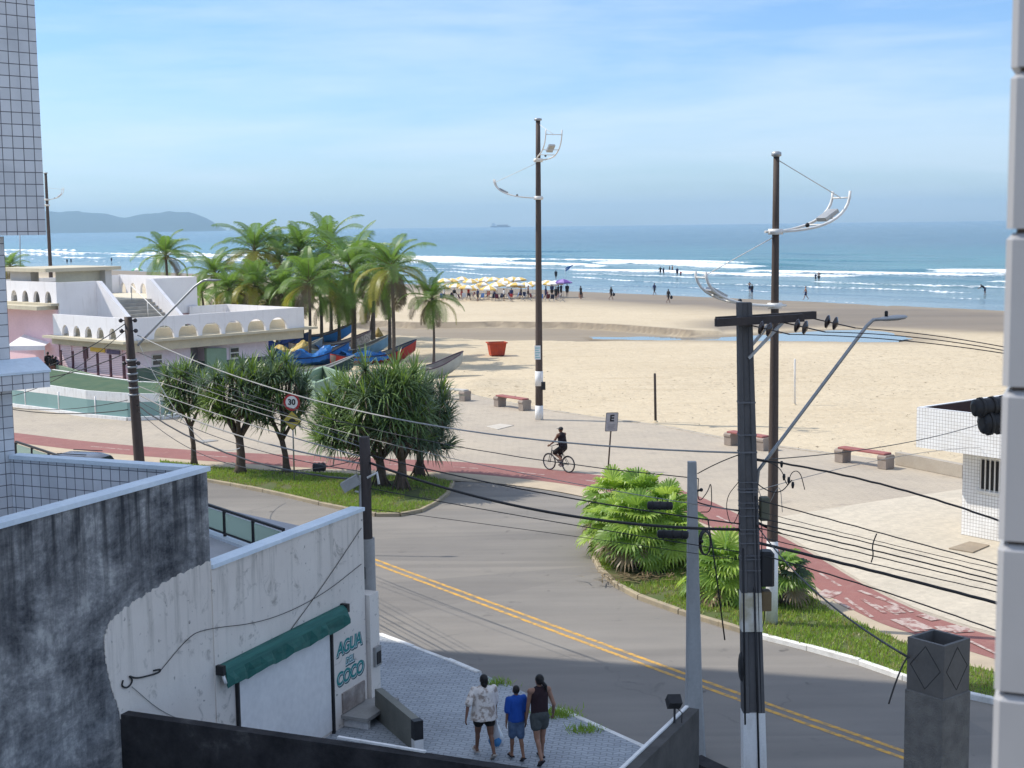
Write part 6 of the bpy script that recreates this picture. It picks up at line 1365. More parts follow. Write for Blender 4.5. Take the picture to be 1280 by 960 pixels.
# ------------------------------------------------------------------ fan palms on the right island
FANG = [leafmat('fan_leaf_bright', (0.25, 0.40, 0.05), (0.42, 0.55, 0.12), .42, 1.0), leafmat('fan_leaf_mid', (0.13, 0.25, 0.04), (0.24, 0.37, 0.075), .38, 1.0), leafmat('fan_leaf_dry', (0.30, 0.23, 0.13), (0.18, 0.13, 0.08), .2, 1.2), leafmat('fan_leaf_dark', (0.02, 0.05, 0.02), (0.05, 0.085, 0.03), .2, 1.0)]
def fan_leaf(mb, base, az, el, pl, R_, r, m):
    d = Vector((math.cos(az) * math.cos(el), math.sin(az) * math.cos(el), math.sin(el))); c = Vector(base) + d * pl + Vector((0, 0, -.12 * pl * math.cos(el)))
    mb.tube([base, Vector(base) + d * pl * .5, c], [.016, .013, .010], 4, m, cap=False)
    tip = (d + Vector((0, 0, -.55 - .35 * r.random()))).normalized(); sd = tip.cross(Vector((0, 0, 1))); sd = sd.normalized() if sd.length > .05 else Vector((1, 0, 0)); up = sd.cross(tip)
    n = 24
    for k in range(n):
        a = -2.05 + 4.1 * k / (n - 1); a0, a1 = a - .085, a + .085; fold = up * (.018 if k % 2 else -.018)
        rad = R_ * (.82 + .18 * math.cos(a * .7)) * r.uniform(.93, 1.05); dv = lambda an: tip * math.cos(an) + sd * math.sin(an) + up * .16 * abs(math.sin(an))
        m1, m2 = c + dv(a0) * rad * .62 + fold, c + dv(a1) * rad * .62 - fold; e = c + dv(a) * rad * .86 + Vector((0, 0, -.04 * R_)); t_ = c + dv(a) * rad + Vector((0, 0, -.20 * R_ * r.uniform(.6, 1.4)))
        o = len(mb.v); wv_ = (m2 - m1) * .30; mb.v += [tuple(q) for q in (c, m1, m2, e - wv_, e + wv_, t_)]; mb.f += [(o, o + 1, o + 2), (o + 1, o + 3, o + 4, o + 2), (o + 3, o + 5, o + 4)]; mb.m += [m] * 3; mb.s += [False] * 3
def fan_palm(label, base, hgt, n, R_, pl, seed, ms=(0, 1), dead=.12, tr=.16):
    r = random.Random(seed); b_ = G(*base, .08); o = thing('fan_palm', label, 'fan palm', b_, 0, 'fan palms on the right grass island'); mb = MB(); mb.tube([(0, 0, -.1), (0, 0, hgt * .5), (0, 0, hgt)], [tr * 1.3, tr, tr * .8], 8); mb.build('trunk', PBARK, o)
    lf = MB()
    for k in range(n):
        f = k / (n - 1); az = k * 2.39996 + r.uniform(-.2, .2); el = 1.4 - 1.75 * f + r.uniform(-.15, .15); m = ms[0] if r.random() < .6 else ms[1]
        if f > .82 and r.random() < dead * 4: m = 2
        fan_leaf(lf, (0, 0, hgt - .15 * f), az, el, pl * r.uniform(.8, 1.15), R_ * r.uniform(.85, 1.1), r, m)
    lf.build('crown', FANG, o); return o
fan_palm('big bright fan palm at the front of the palm clump', (796, 708), 1.0, 46, .68, .80, 21)
fan_palm('fan palm at the left edge of the clump near the kerb', (772, 690), .75, 36, .62, .72, 22)
fan_palm('fan palm at the back of the clump with upright leaves', (803, 668), .9, 38, .64, .8, 23, (1, 0))
fan_palm('lighter fan palm at the back left of the clump by the cycle path', (768, 662), .85, 34, .62, .75, 28, (0, 1))
fan_palm('fan palm at the back right of the clump by the cycle path', (832, 678), .85, 32, .60, .72, 29, (0, 1))
fan_palm('fan palm at the right of the clump behind the concrete post', (836, 706), .8, 36, .64, .75, 24, (0, 1))
fan_palm('bright spreading fan palm between the two poles', (905, 748), .65, 36, .62, .70, 25)
fan_palm('dark fan palm right behind the slim white based lamp pole', (978, 754), .75, 26, .5, .5, 26, (1, 3))
lit = MB(); rr = random.Random(9); c0 = G(795, 722, .12)
for k in range(160):
    p = c0 + Vector((rr.gauss(0, .65), rr.gauss(0, .4), rr.uniform(0, .12))); a = rr.uniform(0, 6.28); L = rr.uniform(.15, .5); d = Vector((math.cos(a), math.sin(a), rr.uniform(-.1, .2))); s_ = Vector((-d.y, d.x, 0)) * .02; q = p + d * L
    lit.add([p - s_, p + s_, q + s_ * .5, q - s_ * .5], [(0, 1, 2, 3)])
tag(lit.build('leaf_litter', FANG[2]), kind='stuff')
bare = [(G(795, 722).x, G(795, 722).y, .9), (G(482, 608).x, G(482, 608).y, .7)]
grass('grass', PLg, 330, clear=bare); grass('grass', PRg, 420, clear=bare)
# weeds along the near kerb
wd = MB(); rr = random.Random(12)
for px, py, n, sp in ((622, 855, 120, .16), (693, 893, 380, .22), (730, 913, 140, .16)):
    g0 = G(px, py, .13)
    for k in range(n):
        p = g0 + Vector((rr.gauss(0, sp), rr.gauss(0, sp * .6), 0)); a = rr.uniform(0, 6.28); h_ = rr.uniform(.05, .18); d = Vector((math.cos(a), math.sin(a), 0)); wd.add([p - d * .012, p + d * .012, p + Vector((rr.uniform(-.1, .1), rr.uniform(-.1, .1), h_))], [(0, 1, 2)])
tag(wd.build('weeds', GR), kind='stuff')
# ------------------------------------------------------------------ boats
def boat(label, bow, stern_px_dx, L, B, az, hull, inner, rim, tarp=None, group='fishing boats drawn up on the sand'):
    """bow: photo point of the bow's foot on the sand; az: heading of the bow"""
    p = G(*bow, -.1); d = Vector((math.cos(az), math.sin(az), 0)); c = p - d * L * .42; o = thing('fishing_boat', label, 'boat', (c.x, c.y, -.08), az, group)
    n = 18; outer = []; ins = []
    for i in range(n + 1):
        f = i / n; x = -L / 2 + L * f; wid = B / 2 * (math.sin(PI * (.16 + .80 * f) ** .92)) ** .7 if f < .999 else .015; wid = max(.02, wid * (1 - .0 * f)); sheer = .62 + .95 * max(0, (f - .45) / .55) ** 2.2 + .25 * max(0, (.3 - f) / .3) ** 2; keel = .02 + .75 * max(0, (f - .78) / .22) ** 2
        x2 = x + .35 * max(0, (f - .8) / .2) ** 2
        outer.append([(x2, -wid, sheer), (x2 - .05, -wid * .82, keel + (sheer - keel) * .38), (x2 - .1, -wid * .42, keel + .03), (x2 - .1, 0, keel), (x2 - .1, wid * .42, keel + .03), (x2 - .05, wid * .82, keel + (sheer - keel) * .38), (x2, wid, sheer)])
        ins.append([(x2, -wid * .93, sheer - .01), (x2 - .05, -wid * .75, keel + (sheer - keel) * .42 + .03), (x2 - .1, 0, keel + .10), (x2 - .05, wid * .75, keel + (sheer - keel) * .42 + .03), (x2, wid * .93, sheer - .01)])
    mb = MB(); k = 7; mb.add([q for s_ in outer for q in s_], [(i * k + j, (i + 1) * k + j, (i + 1) * k + j + 1, i * k + j + 1) for i in range(n) for j in range(k - 1)] + [tuple(range(k))], 0, True); mb.build('hull', hull, o)
    mb = MB(); k = 5; mb.add([q for s_ in ins for q in s_], [(i * k + j, i * k + j + 1, (i + 1) * k + j + 1, (i + 1) * k + j) for i in range(n) for j in range(k - 1)] + [tuple(range(k - 1, -1, -1))], 0, True); mb.build('interior', inner, o)
    mb = MB()
    for s_ in (0, 6): mb.tube([Vector(q[s_]) + Vector((0, 0, .01)) for q in outer], .045, 6)
    mb.build('gunwale', rim, o)
    for f in (.3, .5, .68): i = int(f * n); mb = MB(); q = outer[i]; mb.box(q[0][0] - .12, q[0][0] + .12, q[0][1] * .92, -q[0][1] * .92, q[0][2] - .16, q[0][2] - .12); mb.build('thwart', inner, o)
    if tarp:
        mb = MB(); r = random.Random(int(L * 100)); nx, ny = 22, 10; f0, f1, hump = tarp[1:4]; vs = []
        for i in range(nx + 1):
            f = f0 + (f1 - f0) * i / nx; q = outer[min(n, int(f * n))]; x = -L / 2 + L * f
            for j in range(ny + 1):
                g = j / ny * 2 - 1; yy = -q[0][1] * 1.12 * g; zz = q[0][2] + hump * (1 - g * g) * (.55 + .45 * math.sin(f * 19 + r.uniform(-.3, .3))) + .07 * r.uniform(-1, 1) - (.35 if abs(g) > .95 else 0); vs.append((x + .08 * r.uniform(-1, 1), yy, zz + .03))
        mb.add(vs, [(i * (ny + 1) + j, (i + 1) * (ny + 1) + j, (i + 1) * (ny + 1) + j + 1, i * (ny + 1) + j + 1) for i in range(nx) for j in range(ny)], 0, False); mb.build('tarpaulin', tarp[0], o)
    return o
BP = lambda n, c, c2=None: M(n, c, c2 or tuple(x * .7 for x in c), 1.3, .55, .1, 12)
TBL = M('blue_tarpaulin', (.02, .13, .42), (.03, .20, .55), 1.6, .4, .5, 4); TBD = M('navy_tarpaulin', (.02, .04, .16), (.03, .07, .28), 1.6, .45, .5, 4); NETY = M('yellow_net_heap', (.55, .40, .12), (.62, .50, .25), 3, .9, .8, 14)
GRH = BP('grey_white_hull', (.42, .44, .42)); DGR = BP('dark_rim', (.09, .06, .08)); WOODI = BP('worn_boat_inside', (.30, .27, .24)); BLH = BP('light_blue_hull', (.18, .36, .52)); REH = BP('red_hull', (.50, .05, .04)); NAV = BP('navy_rim', (.03, .05, .12)); GRN = BP('dark_green_hull', (.022, .055, .052)); BUH = BP('bright_blue_hull', (.04, .22, .55)); LATH = M('netted_hull', (.40, .38, .36), (.18, .17, .17), 6, .8, .3, 20, lo=.45, hi=.55)
boat('grey white fishing boat with upswept bow right of the small slim palm', (566, 470), 0, 6.5, 1.6, math.radians(38), GRH, WOODI, DGR)
boat('red and navy fishing boat with its bow behind the twin trunks', (508, 452), 0, 6.4, 1.7, math.radians(32), REH, WOODI, NAV, (TBL, .12, .62, .35))
boat('pale blue fishing boat with upswept grey bow', (476, 444), 0, 6.8, 1.7, math.radians(33), BLH, WOODI, GRH, (TBL, .1, .5, .3))
boat('grey net sided boat beside the largest palm trunk', (452, 438), 0, 6.5, 1.7, math.radians(28), LATH, WOODI, DGR)
boat('bright blue boat furthest back with a high bow', (430, 427), 0, 6.2, 1.6, math.radians(26), BUH, WOODI, DGR)
boat('boat wrapped in a crumpled bright blue tarpaulin', (424, 455), 0, 5.6, 1.9, math.radians(25), BUH, WOODI, NAV, (TBL, .05, .8, .55))
boat('dark green boat behind the masonry planter with a white rope', (428, 475), 0, 6.0, 1.9, math.radians(14), GRN, WOODI, GRH)
boat('boat heaped with navy tarpaulin beside the pavilion', (376, 440), 0, 5.4, 1.8, math.radians(20), NAV, WOODI, NAV, (TBD, .05, .9, .6))
boat('boat heaped with yellow nets near the slab end palm', (392, 449), 0, 5.0, 1.7, math.radians(22), GRH, WOODI, GRH, (NETY, .1, .85, .55))
tagp = G(473, 421, -.08); o = thing('triangle_marker', 'small dark yellow triangular marker among the boats', 'marker', tagp); mb = MB(); mb.lathe([(.55, .0), (.30, .42), (.04, .85)], 4); mb.build('marker_body', M('ochre_marker', (.30, .22, .07), (.22, .16, .05), 3), o)
# ------------------------------------------------------------------ people
SKIN = {}
def skin(n, c):
    if n not in SKIN:
        t = NT('skin_' + n); v = t.coord('Object'); SKIN[n] = t.bsdf(t.ramp(t.noise(v, 9, 3), [(.3, c), (.7, tuple(x * .82 for x in c))]), .5, None, 0, .35, Subsurface_Weight=0.0)
    return SKIN[n]
def cloth(n, c, c2=None, sc=14): return M('cloth_' + n, c, c2 or tuple(x * .75 for x in c), sc, .85, .2, 40)
HAIRM = M('black_hair', (.012, .010, .009), (.02, .016, .014), 30, .45, .3, 90)
def cap(mb, a, b_, ra, rb, n=10, k=6):
    a = Vector(a); b_ = Vector(b_); mb.tube([a.lerp(b_, i / k) for i in range(k + 1)], [ra + (rb - ra) * i / k for i in range(k + 1)], n); mb.ell(a, ra, n, 8); mb.ell(b_, rb, n, 8)
V = Vector
def joints(Hh, leg=((0, 0), (0, 0)), arm=((0, .1, .15), (0, .1, .15)), wide=1.0, lean=0.0, seat=False):
    """simple walking skeleton facing +Y; leg = (swing, knee flex) L,R; arm = (swing, out, elbow flex)"""
    J = {}; hip = V((0, 0, .53 * Hh)); J['pelvis'] = hip; up = V((0, math.sin(lean), math.cos(lean)))
    J['chest'] = hip + up * .215 * Hh; J['neck'] = hip + up * .315 * Hh; J['head'] = hip + up * .405 * Hh
    for s_, nm, lg, am in ((-1, 'L', leg[0], arm[0]), (1, 'R', leg[1], arm[1])):
        h_ = hip + V((s_ * .052 * Hh * wide, 0, -.02 * Hh)); J['hip' + nm] = h_
        kn = h_ + V((0, math.sin(lg[0]), -math.cos(lg[0]))) * .235 * Hh; an = kn + V((0, math.sin(lg[0] - lg[1]), -math.cos(lg[0] - lg[1]))) * .235 * Hh
        J['knee' + nm] = kn; J['ankle' + nm] = an; fa = lg[0] - lg[1] * .9; J['toe' + nm] = an + V((s_ * .012 * Hh, math.cos(fa), math.sin(fa) * .9 - .28)).normalized() * .125 * Hh
        sh = hip + up * .29 * Hh + V((s_ * .108 * Hh * (1 + (wide - 1) * .6), 0, 0)); J['sh' + nm] = sh
        el = sh + V((s_ * math.sin(am[1]), math.sin(am[0]) * math.cos(am[1]), -math.cos(am[0]) * math.cos(am[1]))) * .175 * Hh
        wr = el + V((s_ * math.sin(am[1]) * .5, math.sin(am[0] + am[2]), -math.cos(am[0] + am[2]))).normalized() * .155 * Hh; J['el' + nm] = el; J['wr' + nm] = wr
    low = min(J['ankleL'].z, J['ankleR'].z, J['toeL'].z + .02 * Hh, J['toeR'].z + .02 * Hh) - .042 * Hh
    for k in J: J[k] = J[k] - V((0, 0, low))
    J['H'] = Hh; J['wide'] = wide; J['up'] = up; return J
def body_mb(J, fine=True, face=V((0, 1, 0))):
    h_ = J['H']; w_ = J['wide']; mb = MB(); n = 12 if fine else 8
    P_, Cc, N_, Hd = J['pelvis'], J['chest'], J['neck'], J['head']; up = J['up']
    rot = V((0, 0, 1)).rotation_difference(up).to_matrix()
    mb.ell(P_ + up * .01 * h_, (.092 * h_ * w_, .070 * h_ * w_, .085 * h_), n, 8, rot=rot); mb.ell(P_ + up * .11 * h_, (.078 * h_ * w_, .058 * h_ * w_, .10 * h_), n, 8, rot=rot); mb.ell(Cc + up * .02 * h_, (.098 * h_ * (1 + (w_ - 1) * .8), .063 * h_ * w_, .105 * h_), n, 8, rot=rot)
    cap(mb, J['shL'], J['shR'], .038 * h_, .038 * h_, n); cap(mb, N_ - up * .02 * h_, Hd - up * .03 * h_, .031 * h_, .027 * h_, n)
    fx = face.normalized(); sx = fx.cross(V((0, 0, 1))).normalized()
    R_ = Matrix((sx, fx, V((0, 0, 1)))).transposed()
    mb.ell(Hd + V((0, 0, .005 * h_)), (.044 * h_, .054 * h_, .062 * h_), n, 10, rot=R_); mb.ell(Hd + fx * .014 * h_ - V((0, 0, .028 * h_)), (.034 * h_, .038 * h_, .038 * h_), n, 8, rot=R_)
    if fine:
        mb.ell(Hd + fx * .058 * h_ - V((0, 0, .008 * h_)), (.009 * h_, .013 * h_, .014 * h_), 8, 6, rot=R_)
        mb.ell(Hd + fx * .050 * h_ - V((0, 0, .033 * h_)), (.016 * h_, .008 * h_, .006 * h_), 8, 6, rot=R_)
        for s_ in (-1, 1):
            mb.ell(Hd + sx * s_ * .046 * h_ - V((0, 0, .004 * h_)), (.007 * h_, .012 * h_, .017 * h_), 8, 6, rot=R_); mb.ell(Hd + fx * .048 * h_ + sx * s_ * .017 * h_ + V((0, 0, .008 * h_)), (.011 * h_, .007 * h_, .007 * h_), 8, 6, rot=R_)
    for s_, nm in ((-1, 'L'), (1, 'R')):
        cap(mb, J['hip' + nm], J['knee' + nm], .052 * h_ * w_, .034 * h_ * (1 + (w_ - 1) * .5), n); kn, an = J['knee' + nm], J['ankle' + nm]; d = (an - kn)
        cap(mb, kn, an, .031 * h_, .020 * h_, n); bk = V((0, -1, 0)); mb.ell(kn + d * .30 + bk * .010 * h_, (.030 * h_, .030 * h_, .062 * h_), n, 8, rot=V((0, 0, -1)).rotation_difference(d.normalized()).to_matrix())
        tv = (J['toe' + nm] - an); cap(mb, an - tv * .15 - V((0, 0, .018 * h_)), an + tv * .78 - V((0, 0, .004 * h_)), .021 * h_, .017 * h_, n)
        cap(mb, J['sh' + nm], J['el' + nm], .031 * h_ * (1 + (w_ - 1) * .6), .023 * h_, n); cap(mb, J['el' + nm], J['wr' + nm], .023 * h_, .0155 * h_, n)
        wd = (J['wr' + nm] - J['el' + nm]).normalized(); hand(mb, J['wr' + nm], J.get('hand' + nm, wd), s_, h_, fine)
    return mb
def hand(mb, wr, d, s_, h_, fine):
    d = d.normalized(); fwd = V((0, 1, 0)); fwd = (fwd - d * fwd.dot(d)); fwd = fwd.normalized() if fwd.length > .05 else V((1, 0, 0)); pn = d.cross(fwd).normalized() * s_ ; pn = pn if True else pn   # thumb side = fwd, palm faces the thigh
    pl = .052 * h_
    if not fine: cap(mb, wr, wr + d * pl * 1.5, .018 * h_, .014 * h_, 7, 3); return
    for k in range(4): q = (k - 1.5) * .0095 * h_; cap(mb, wr + fwd * q * .6, wr + d * pl + fwd * q, .0085 * h_, .0075 * h_, 8, 4)
    inw = V((-s_, 0, 0))
    for k, ln in enumerate((.034, .042, .045, .040)):
        q = (k - 1.5) * .0118 * h_; b0 = wr + d * pl + fwd * q; d1 = (d + inw * .25).normalized(); b1 = b0 + d1 * ln * .5 * h_; d2 = (d + inw * .75).normalized(); b2 = b1 + d2 * ln * .5 * h_; cap(mb, b0, b1, .0060 * h_, .0055 * h_, 7, 3); cap(mb, b1, b2, .0055 * h_, .0048 * h_, 7, 3)
    t0 = wr + d * pl * .25 + fwd * .016 * h_; t1 = t0 + (d * .75 + fwd * .7 + inw * .2).normalized() * .03 * h_; t2 = t1 + (d + fwd * .25 + inw * .3).normalized() * .024 * h_; cap(mb, t0, t1, .0080 * h_, .0066 * h_, 7, 3); cap(mb, t1, t2, .0066 * h_, .0054 * h_, 7, 3)
def hair_mb(J, face=V((0, 1, 0)), tail=False, long_=False, short=False, bun=False):
    h_ = J['H']; Hd = J['head']; fx = face.normalized(); sx = fx.cross(V((0, 0, 1))).normalized(); R_ = Matrix((sx, fx, V((0, 0, 1)))).transposed(); mb = MB(); g = 1.04 if short else 1.10
    mb.ell(Hd - fx * .010 * h_ + V((0, 0, .014 * h_)), (.047 * h_ * g, .052 * h_ * g, .058 * h_ * g), 14, 10, rot=R_)
    if long_: mb.ell(Hd - fx * .026 * h_ - V((0, 0, .022 * h_)), (.050 * h_, .036 * h_, .060 * h_), 12, 8, rot=R_); cap(mb, Hd - fx * .03 * h_ - V((0, 0, .05 * h_)), Hd - fx * .04 * h_ - V((0, 0, .10 * h_)), .036 * h_, .022 * h_)
    if tail: cap(mb, Hd - fx * .055 * h_, Hd - fx * .075 * h_ + sx * .03 * h_ - V((0, 0, .05 * h_)), .020 * h_, .024 * h_); cap(mb, Hd - fx * .075 * h_ + sx * .03 * h_ - V((0, 0, .05 * h_)), Hd - fx * .068 * h_ + sx * .055 * h_ - V((0, 0, .12 * h_)), .022 * h_, .008 * h_)
    if bun: mb.ell(Hd - fx * .05 * h_ + V((0, 0, .03 * h_)), .026 * h_, 10, 8)
    return mb
def folds(me, amp, f, seed):
    for v in me.vertices: v.co += v.normal * (amp * (noise.noise((v.co.x * f, v.co.y * f, v.co.z * f * .45 + seed)) + .5 * noise.noise((v.co.x * f * 2.3, v.co.y * f * 2.3, v.co.z * f + seed))))
def shirt_mb(J, sleeve=.75, length=.0, loose=.02, flare=0.0):
    h_ = J['H']; w_ = J['wide']; mb = MB(); P_, Cc = J['pelvis'], J['chest']; up = J['up']; rot = V((0, 0, 1)).rotation_difference(up).to_matrix(); L_ = loose * h_
    mb.ell(Cc + up * .02 * h_, (.100 * h_ * (1 + (w_ - 1) * .8) + L_, .066 * h_ * w_ + L_, .115 * h_), 14, 10, rot=rot)
    k = 6; pts = [Cc - up * (.215 * h_ + length * h_) * i / k for i in range(k + 1)]
    vs = []
    for i, p in enumerate(pts):
        f = i / k; rx = .096 * h_ * w_ + L_ + flare * f * h_; ry = .064 * h_ * w_ + L_ + flare * f * h_
        for j in range(16): a = 2 * PI * j / 16; vs.append(p + rot @ V((rx * math.cos(a), ry * math.sin(a), 0)))
    mb.add(vs, [(i * 16 + j, (i + 1) * 16 + j, (i + 1) * 16 + (j + 1) % 16, i * 16 + (j + 1) % 16) for i in range(k) for j in range(16)] + [tuple(range(16)), tuple(k * 16 + j for j in range(15, -1, -1))], 0)
    if sleeve:
        cap(mb, J['shL'], J['shR'], .043 * h_, .043 * h_, 12)
        for nm in 'LR': cap(mb, J['sh' + nm], J['sh' + nm].lerp(J['el' + nm], sleeve), .036 * h_ + L_ * .6, .032 * h_ + L_ * .9, 12)
    return mb
def shorts_mb(J, frac=.55, loose=.012):
    h_ = J['H']; w_ = J['wide']; mb = MB(); L_ = loose * h_; up = J['up']; rot = V((0, 0, 1)).rotation_difference(up).to_matrix()
    mb.ell(J['pelvis'] + up * .012 * h_, (.095 * h_ * w_ + L_, .073 * h_ * w_ + L_, .085 * h_), 14, 10, rot=rot)
    for nm in 'LR': cap(mb, J['hip' + nm], J['hip' + nm].lerp(J['knee' + nm], frac), .055 * h_ * w_ + L_, (.055 * (1 - frac) + .040 * frac) * h_ * w_ + L_ * 1.1, 12)
    return mb
def sandal(J, nm): 
    mb = MB(); h_ = J['H']; an = J['ankle' + nm]; tv = J['toe' + nm] - an; d = tv.normalized(); dn = V((0, 0, -1)); dn = (dn - d * dn.dot(d)).normalized(); s_ = d.cross(dn).normalized()
    a = an - tv * .32 + dn * .040 * h_; b_ = an + tv * 1.02 + dn * .022 * h_; mb.beam(a, b_, .052 * h_, .014 * h_, up=-dn); m_ = a.lerp(b_, .68)
    for q in (-1, 1): mb.tube([m_ + s_ * q * .024 * h_, m_ - dn * .032 * h_ + s_ * q * .012 * h_ + d * .01, a.lerp(b_, .8) - dn * .01 * h_], .005 * h_, 5)
    return mb
# --- the three walkers on the pavement (seen from behind)
def place(o, px, py, z=.13): g = G(px, py, z); o.location = g; return g
yaw = math.radians(18)
w1 = thing('person', 'person in a cream patterned tunic walking away with a plastic bag', 'person', (0, 0, 0), yaw, 'family walking on the pavement'); place(w1, 606, 946)
J = joints(1.52, ((.30, .10), (-.20, .38)), ((-.38, .55, .05), (.06, .14, .12)), 1.22)
remesh(body_mb(J), 'body', skin('brown', (.20, .10, .065)), .0095, 3, w1)
ob = remesh(shirt_mb(J, .95, .075, .016, .038), 'tunic', M('patterned_tunic', (.78, .72, .66), (.30, .22, .17), 8, .85, .25, 40, lo=.49, hi=.58, detail=3), .012, 3, w1); folds(ob.data, .012, 9, 1)
remesh(shorts_mb(J, .42, .008), 'shorts', cloth('black', (.02, .018, .018)), .012, 3, w1); remesh(hair_mb(J, long_=True), 'hair', HAIRM, .009, 2, w1)
for nm in 'LR': sandal(J, nm).build('sandal', cloth('pale_sandal', (.5, .45, .4)), w1)
hw_ = J['wrR'] + (J['wrR'] - J['elR']).normalized() * .09
gpos = w1.matrix_basis @ hw_
Rz = Matrix.Rotation(yaw, 3, 'Z'); gpos = Rz @ hw_ + w1.location
bag = thing('plastic_bag', 'white plastic bag with a blue bundle carried by the person in the tunic', 'bag', gpos, 0)
mb = MB(); mb.lathe([(.012, .0), (.025, -.10), (.07, -.20), (.12, -.33), (.145, -.44), (.12, -.53), (.05, -.57)], 14); 
ob = mb.build('bag_body', NT('thin_white_plastic').bsdf((.70, .73, .78), .35, None, 0, .4, Transmission_Weight=.35), bag); folds(ob.data, .03, 14, 4)
mb = MB(); mb.ell((.0, -.03, -.44), (.135, .135, .115), 12, 8); ob = mb.build('blue_bundle', cloth('blue_bundle', (.06, .22, .5), (.1, .32, .6)), bag); folds(ob.data, .03, 14, 2)
w2 = thing('person', 'child in a blue t-shirt and denim shorts walking in the middle', 'person', (0, 0, 0), yaw, 'family walking on the pavement'); place(w2, 646, 950)
J = joints(1.36, ((.16, .06), (-.14, .30)), ((.05, .10, .10), (-.05, .10, .12)), .95)
remesh(body_mb(J), 'body', skin('tan', (.26, .135, .085)), .0090, 3, w2); ob = remesh(shirt_mb(J, .85, .015, .018, .006), 't_shirt', cloth('blue', (.016, .085, .40), (.012, .065, .32), 6), .011, 3, w2); folds(ob.data, .008, 10, 3)
remesh(shorts_mb(J, .82, .014), 'shorts', cloth('denim', (.05, .09, .18), (.12, .18, .28), 9), .011, 3, w2); remesh(hair_mb(J, short=True), 'hair', HAIRM, .009, 2, w2)
for nm in 'LR': sandal(J, nm).build('sandal', cloth('dark_sandal', (.03, .025, .03)), w2)
w3 = thing('person', 'person with a ponytail in a dark vest and grey shorts walking at the kerb side', 'person', (0, 0, 0), yaw, 'family walking on the pavement'); place(w3, 675, 952)
J = joints(1.60, ((-.24, .40), (.20, .06)), ((.12, .12, .1), (-.30, .28, .85)), .98)
remesh(body_mb(J, face=V((-.3, 1, 0))), 'body', skin('bronze', (.33, .18, .12)), .0095, 3, w3); ob = remesh(shirt_mb(J, 0, -.03, .008, 0), 'vest', cloth('maroon_black', (.035, .018, .022)), .011, 3, w3)
remesh(shorts_mb(J, .42, .014), 'shorts', cloth('grey_shorts', (.075, .085, .085)), .012, 3, w3); remesh(hair_mb(J, face=V((-.3, 1, 0)), tail=True), 'hair', HAIRM, .009, 2, w3)
for nm in 'LR': sandal(J, nm).build('sandal', cloth('dark_sandal', (.03, .025, .03)), w3)
# --- bicycle and rider on the red path, heading left along it
bk0 = G(712, 591, .036); bk1 = G(686, 586.8, .036); hd = (bk1 - bk0); hd.z = 0; az = math.atan2(hd.y, hd.x) - PI / 2; mid = (bk0 + bk1) / 2
bike = thing('bicycle', 'black bicycle ridden on the red cycle path', 'bicycle', mid, az)
BF = M('black_bike_paint', (.03, .03, .035), (.045, .045, .05), 3, .35, 0); wr_ = .335
def wheel(y):
    mb = MB(); mb.tube([(0, y + wr_ * math.cos(a * PI / 18), wr_ + wr_ * .96 * math.sin(a * PI / 18)) for a in range(37)], .024, 7, cap=False); wh = mb.build('wheel', BLACKP, bike)
    mb = MB(); mb.tube([(0, y + (wr_ - .035) * math.cos(a * PI / 18), wr_ + (wr_ - .035) * .96 * math.sin(a * PI / 18)) for a in range(37)], .012, 5, cap=False); mb.build('rim', GALV, wh)
    mb = MB()
    for k in range(20): a = 2 * PI * k / 20; mb.tube([((-1) ** k * .025, y, wr_), (0, y + (wr_ - .035) * math.cos(a), wr_ + (wr_ - .035) * .96 * math.sin(a))], .0022, 4)
    mb.tube([(-.045, y, wr_), (.045, y, wr_)], .02, 8); mb.build('spokes', GALV, wh)
wheel(.54); wheel(-.51)
mb = MB(); bb = (0, -.08, .30); hdt = (0, .40, .80); hdb = (0, .43, .66); st = (0, -.20, .76)
for a, b_, r_ in ((bb, hdb, .021), (st, hdt, .018), (bb, st, .018), (hdt, hdb, .022)): mb.tube([a, b_], r_, 8)
for s_ in (-1, 1): mb.tube([(s_ * .05, -.51, wr_), (s_ * .02, -.1, .30)], .011, 6); mb.tube([(s_ * .05, -.51, wr_), (s_ * .02, -.2, .74)], .010, 6)
mb.build('frame', BF, bike)
mb = MB(); 
for s_ in (-1, 1): mb.tube([(s_ * .05, .54, wr_), (s_ * .05, .45, .66), (0, .43, .68)], .014, 6)
mb.build('fork', BF, bike)
mb = MB(); mb.tube([(0, .40, .80), (0, .38, .95)], .016, 6); mb.tube([(-.30, .28, 1.02), (-.22, .36, 1.01), (0, .40, .97), (.22, .36, 1.01), (.30, .28, 1.02)], .014, 6); hb = mb.build('handlebar', BF, bike)
for s_ in (-1, 1): mb = MB(); mb.tube([(s_ * .31, .27, 1.02), (s_ * .25, .33, 1.015)], .019, 7); mb.build('grip', BLACKP, hb)
mb = MB(); mb.tube([st, (0, -.245, .90)], .014, 6); mb.build('seat_post', GALV, bike); mb = MB(); mb.tube([(0, -.36, .915), (0, -.30, .92), (0, -.18, .915), (0, -.08, .91)], [.03, .085, .05, .02], 8, sy=.45); mb.build('saddle', BLACKP, bike)
mb = MB(); mb.tube([(-.02 + .06, -.08, .30), (.06, -.08, .301)], .10, 18) if False else mb.tube([(.045, -.08, .30), (.055, -.08, .30)], .10, 18); mb.tube([(.07, -.08, .30), (.08, .02, .17)], .012, 5); mb.tube([(-.07, -.08, .30), (-.08, -.18, .43)], .012, 5)
for s_, q in ((1, (.02, .17)), (-1, (-.18, .43))): mb.box(min(s_ * .08, s_ * .18), max(s_ * .08, s_ * .18), q[0] - .04, q[0] + .04, q[1] - .012, q[1] + .012)
mb.build('crankset', GALV, bike)
rider = thing('person', 'cyclist in a dark vest, shorts and cap riding along the red path', 'person', mid, az)
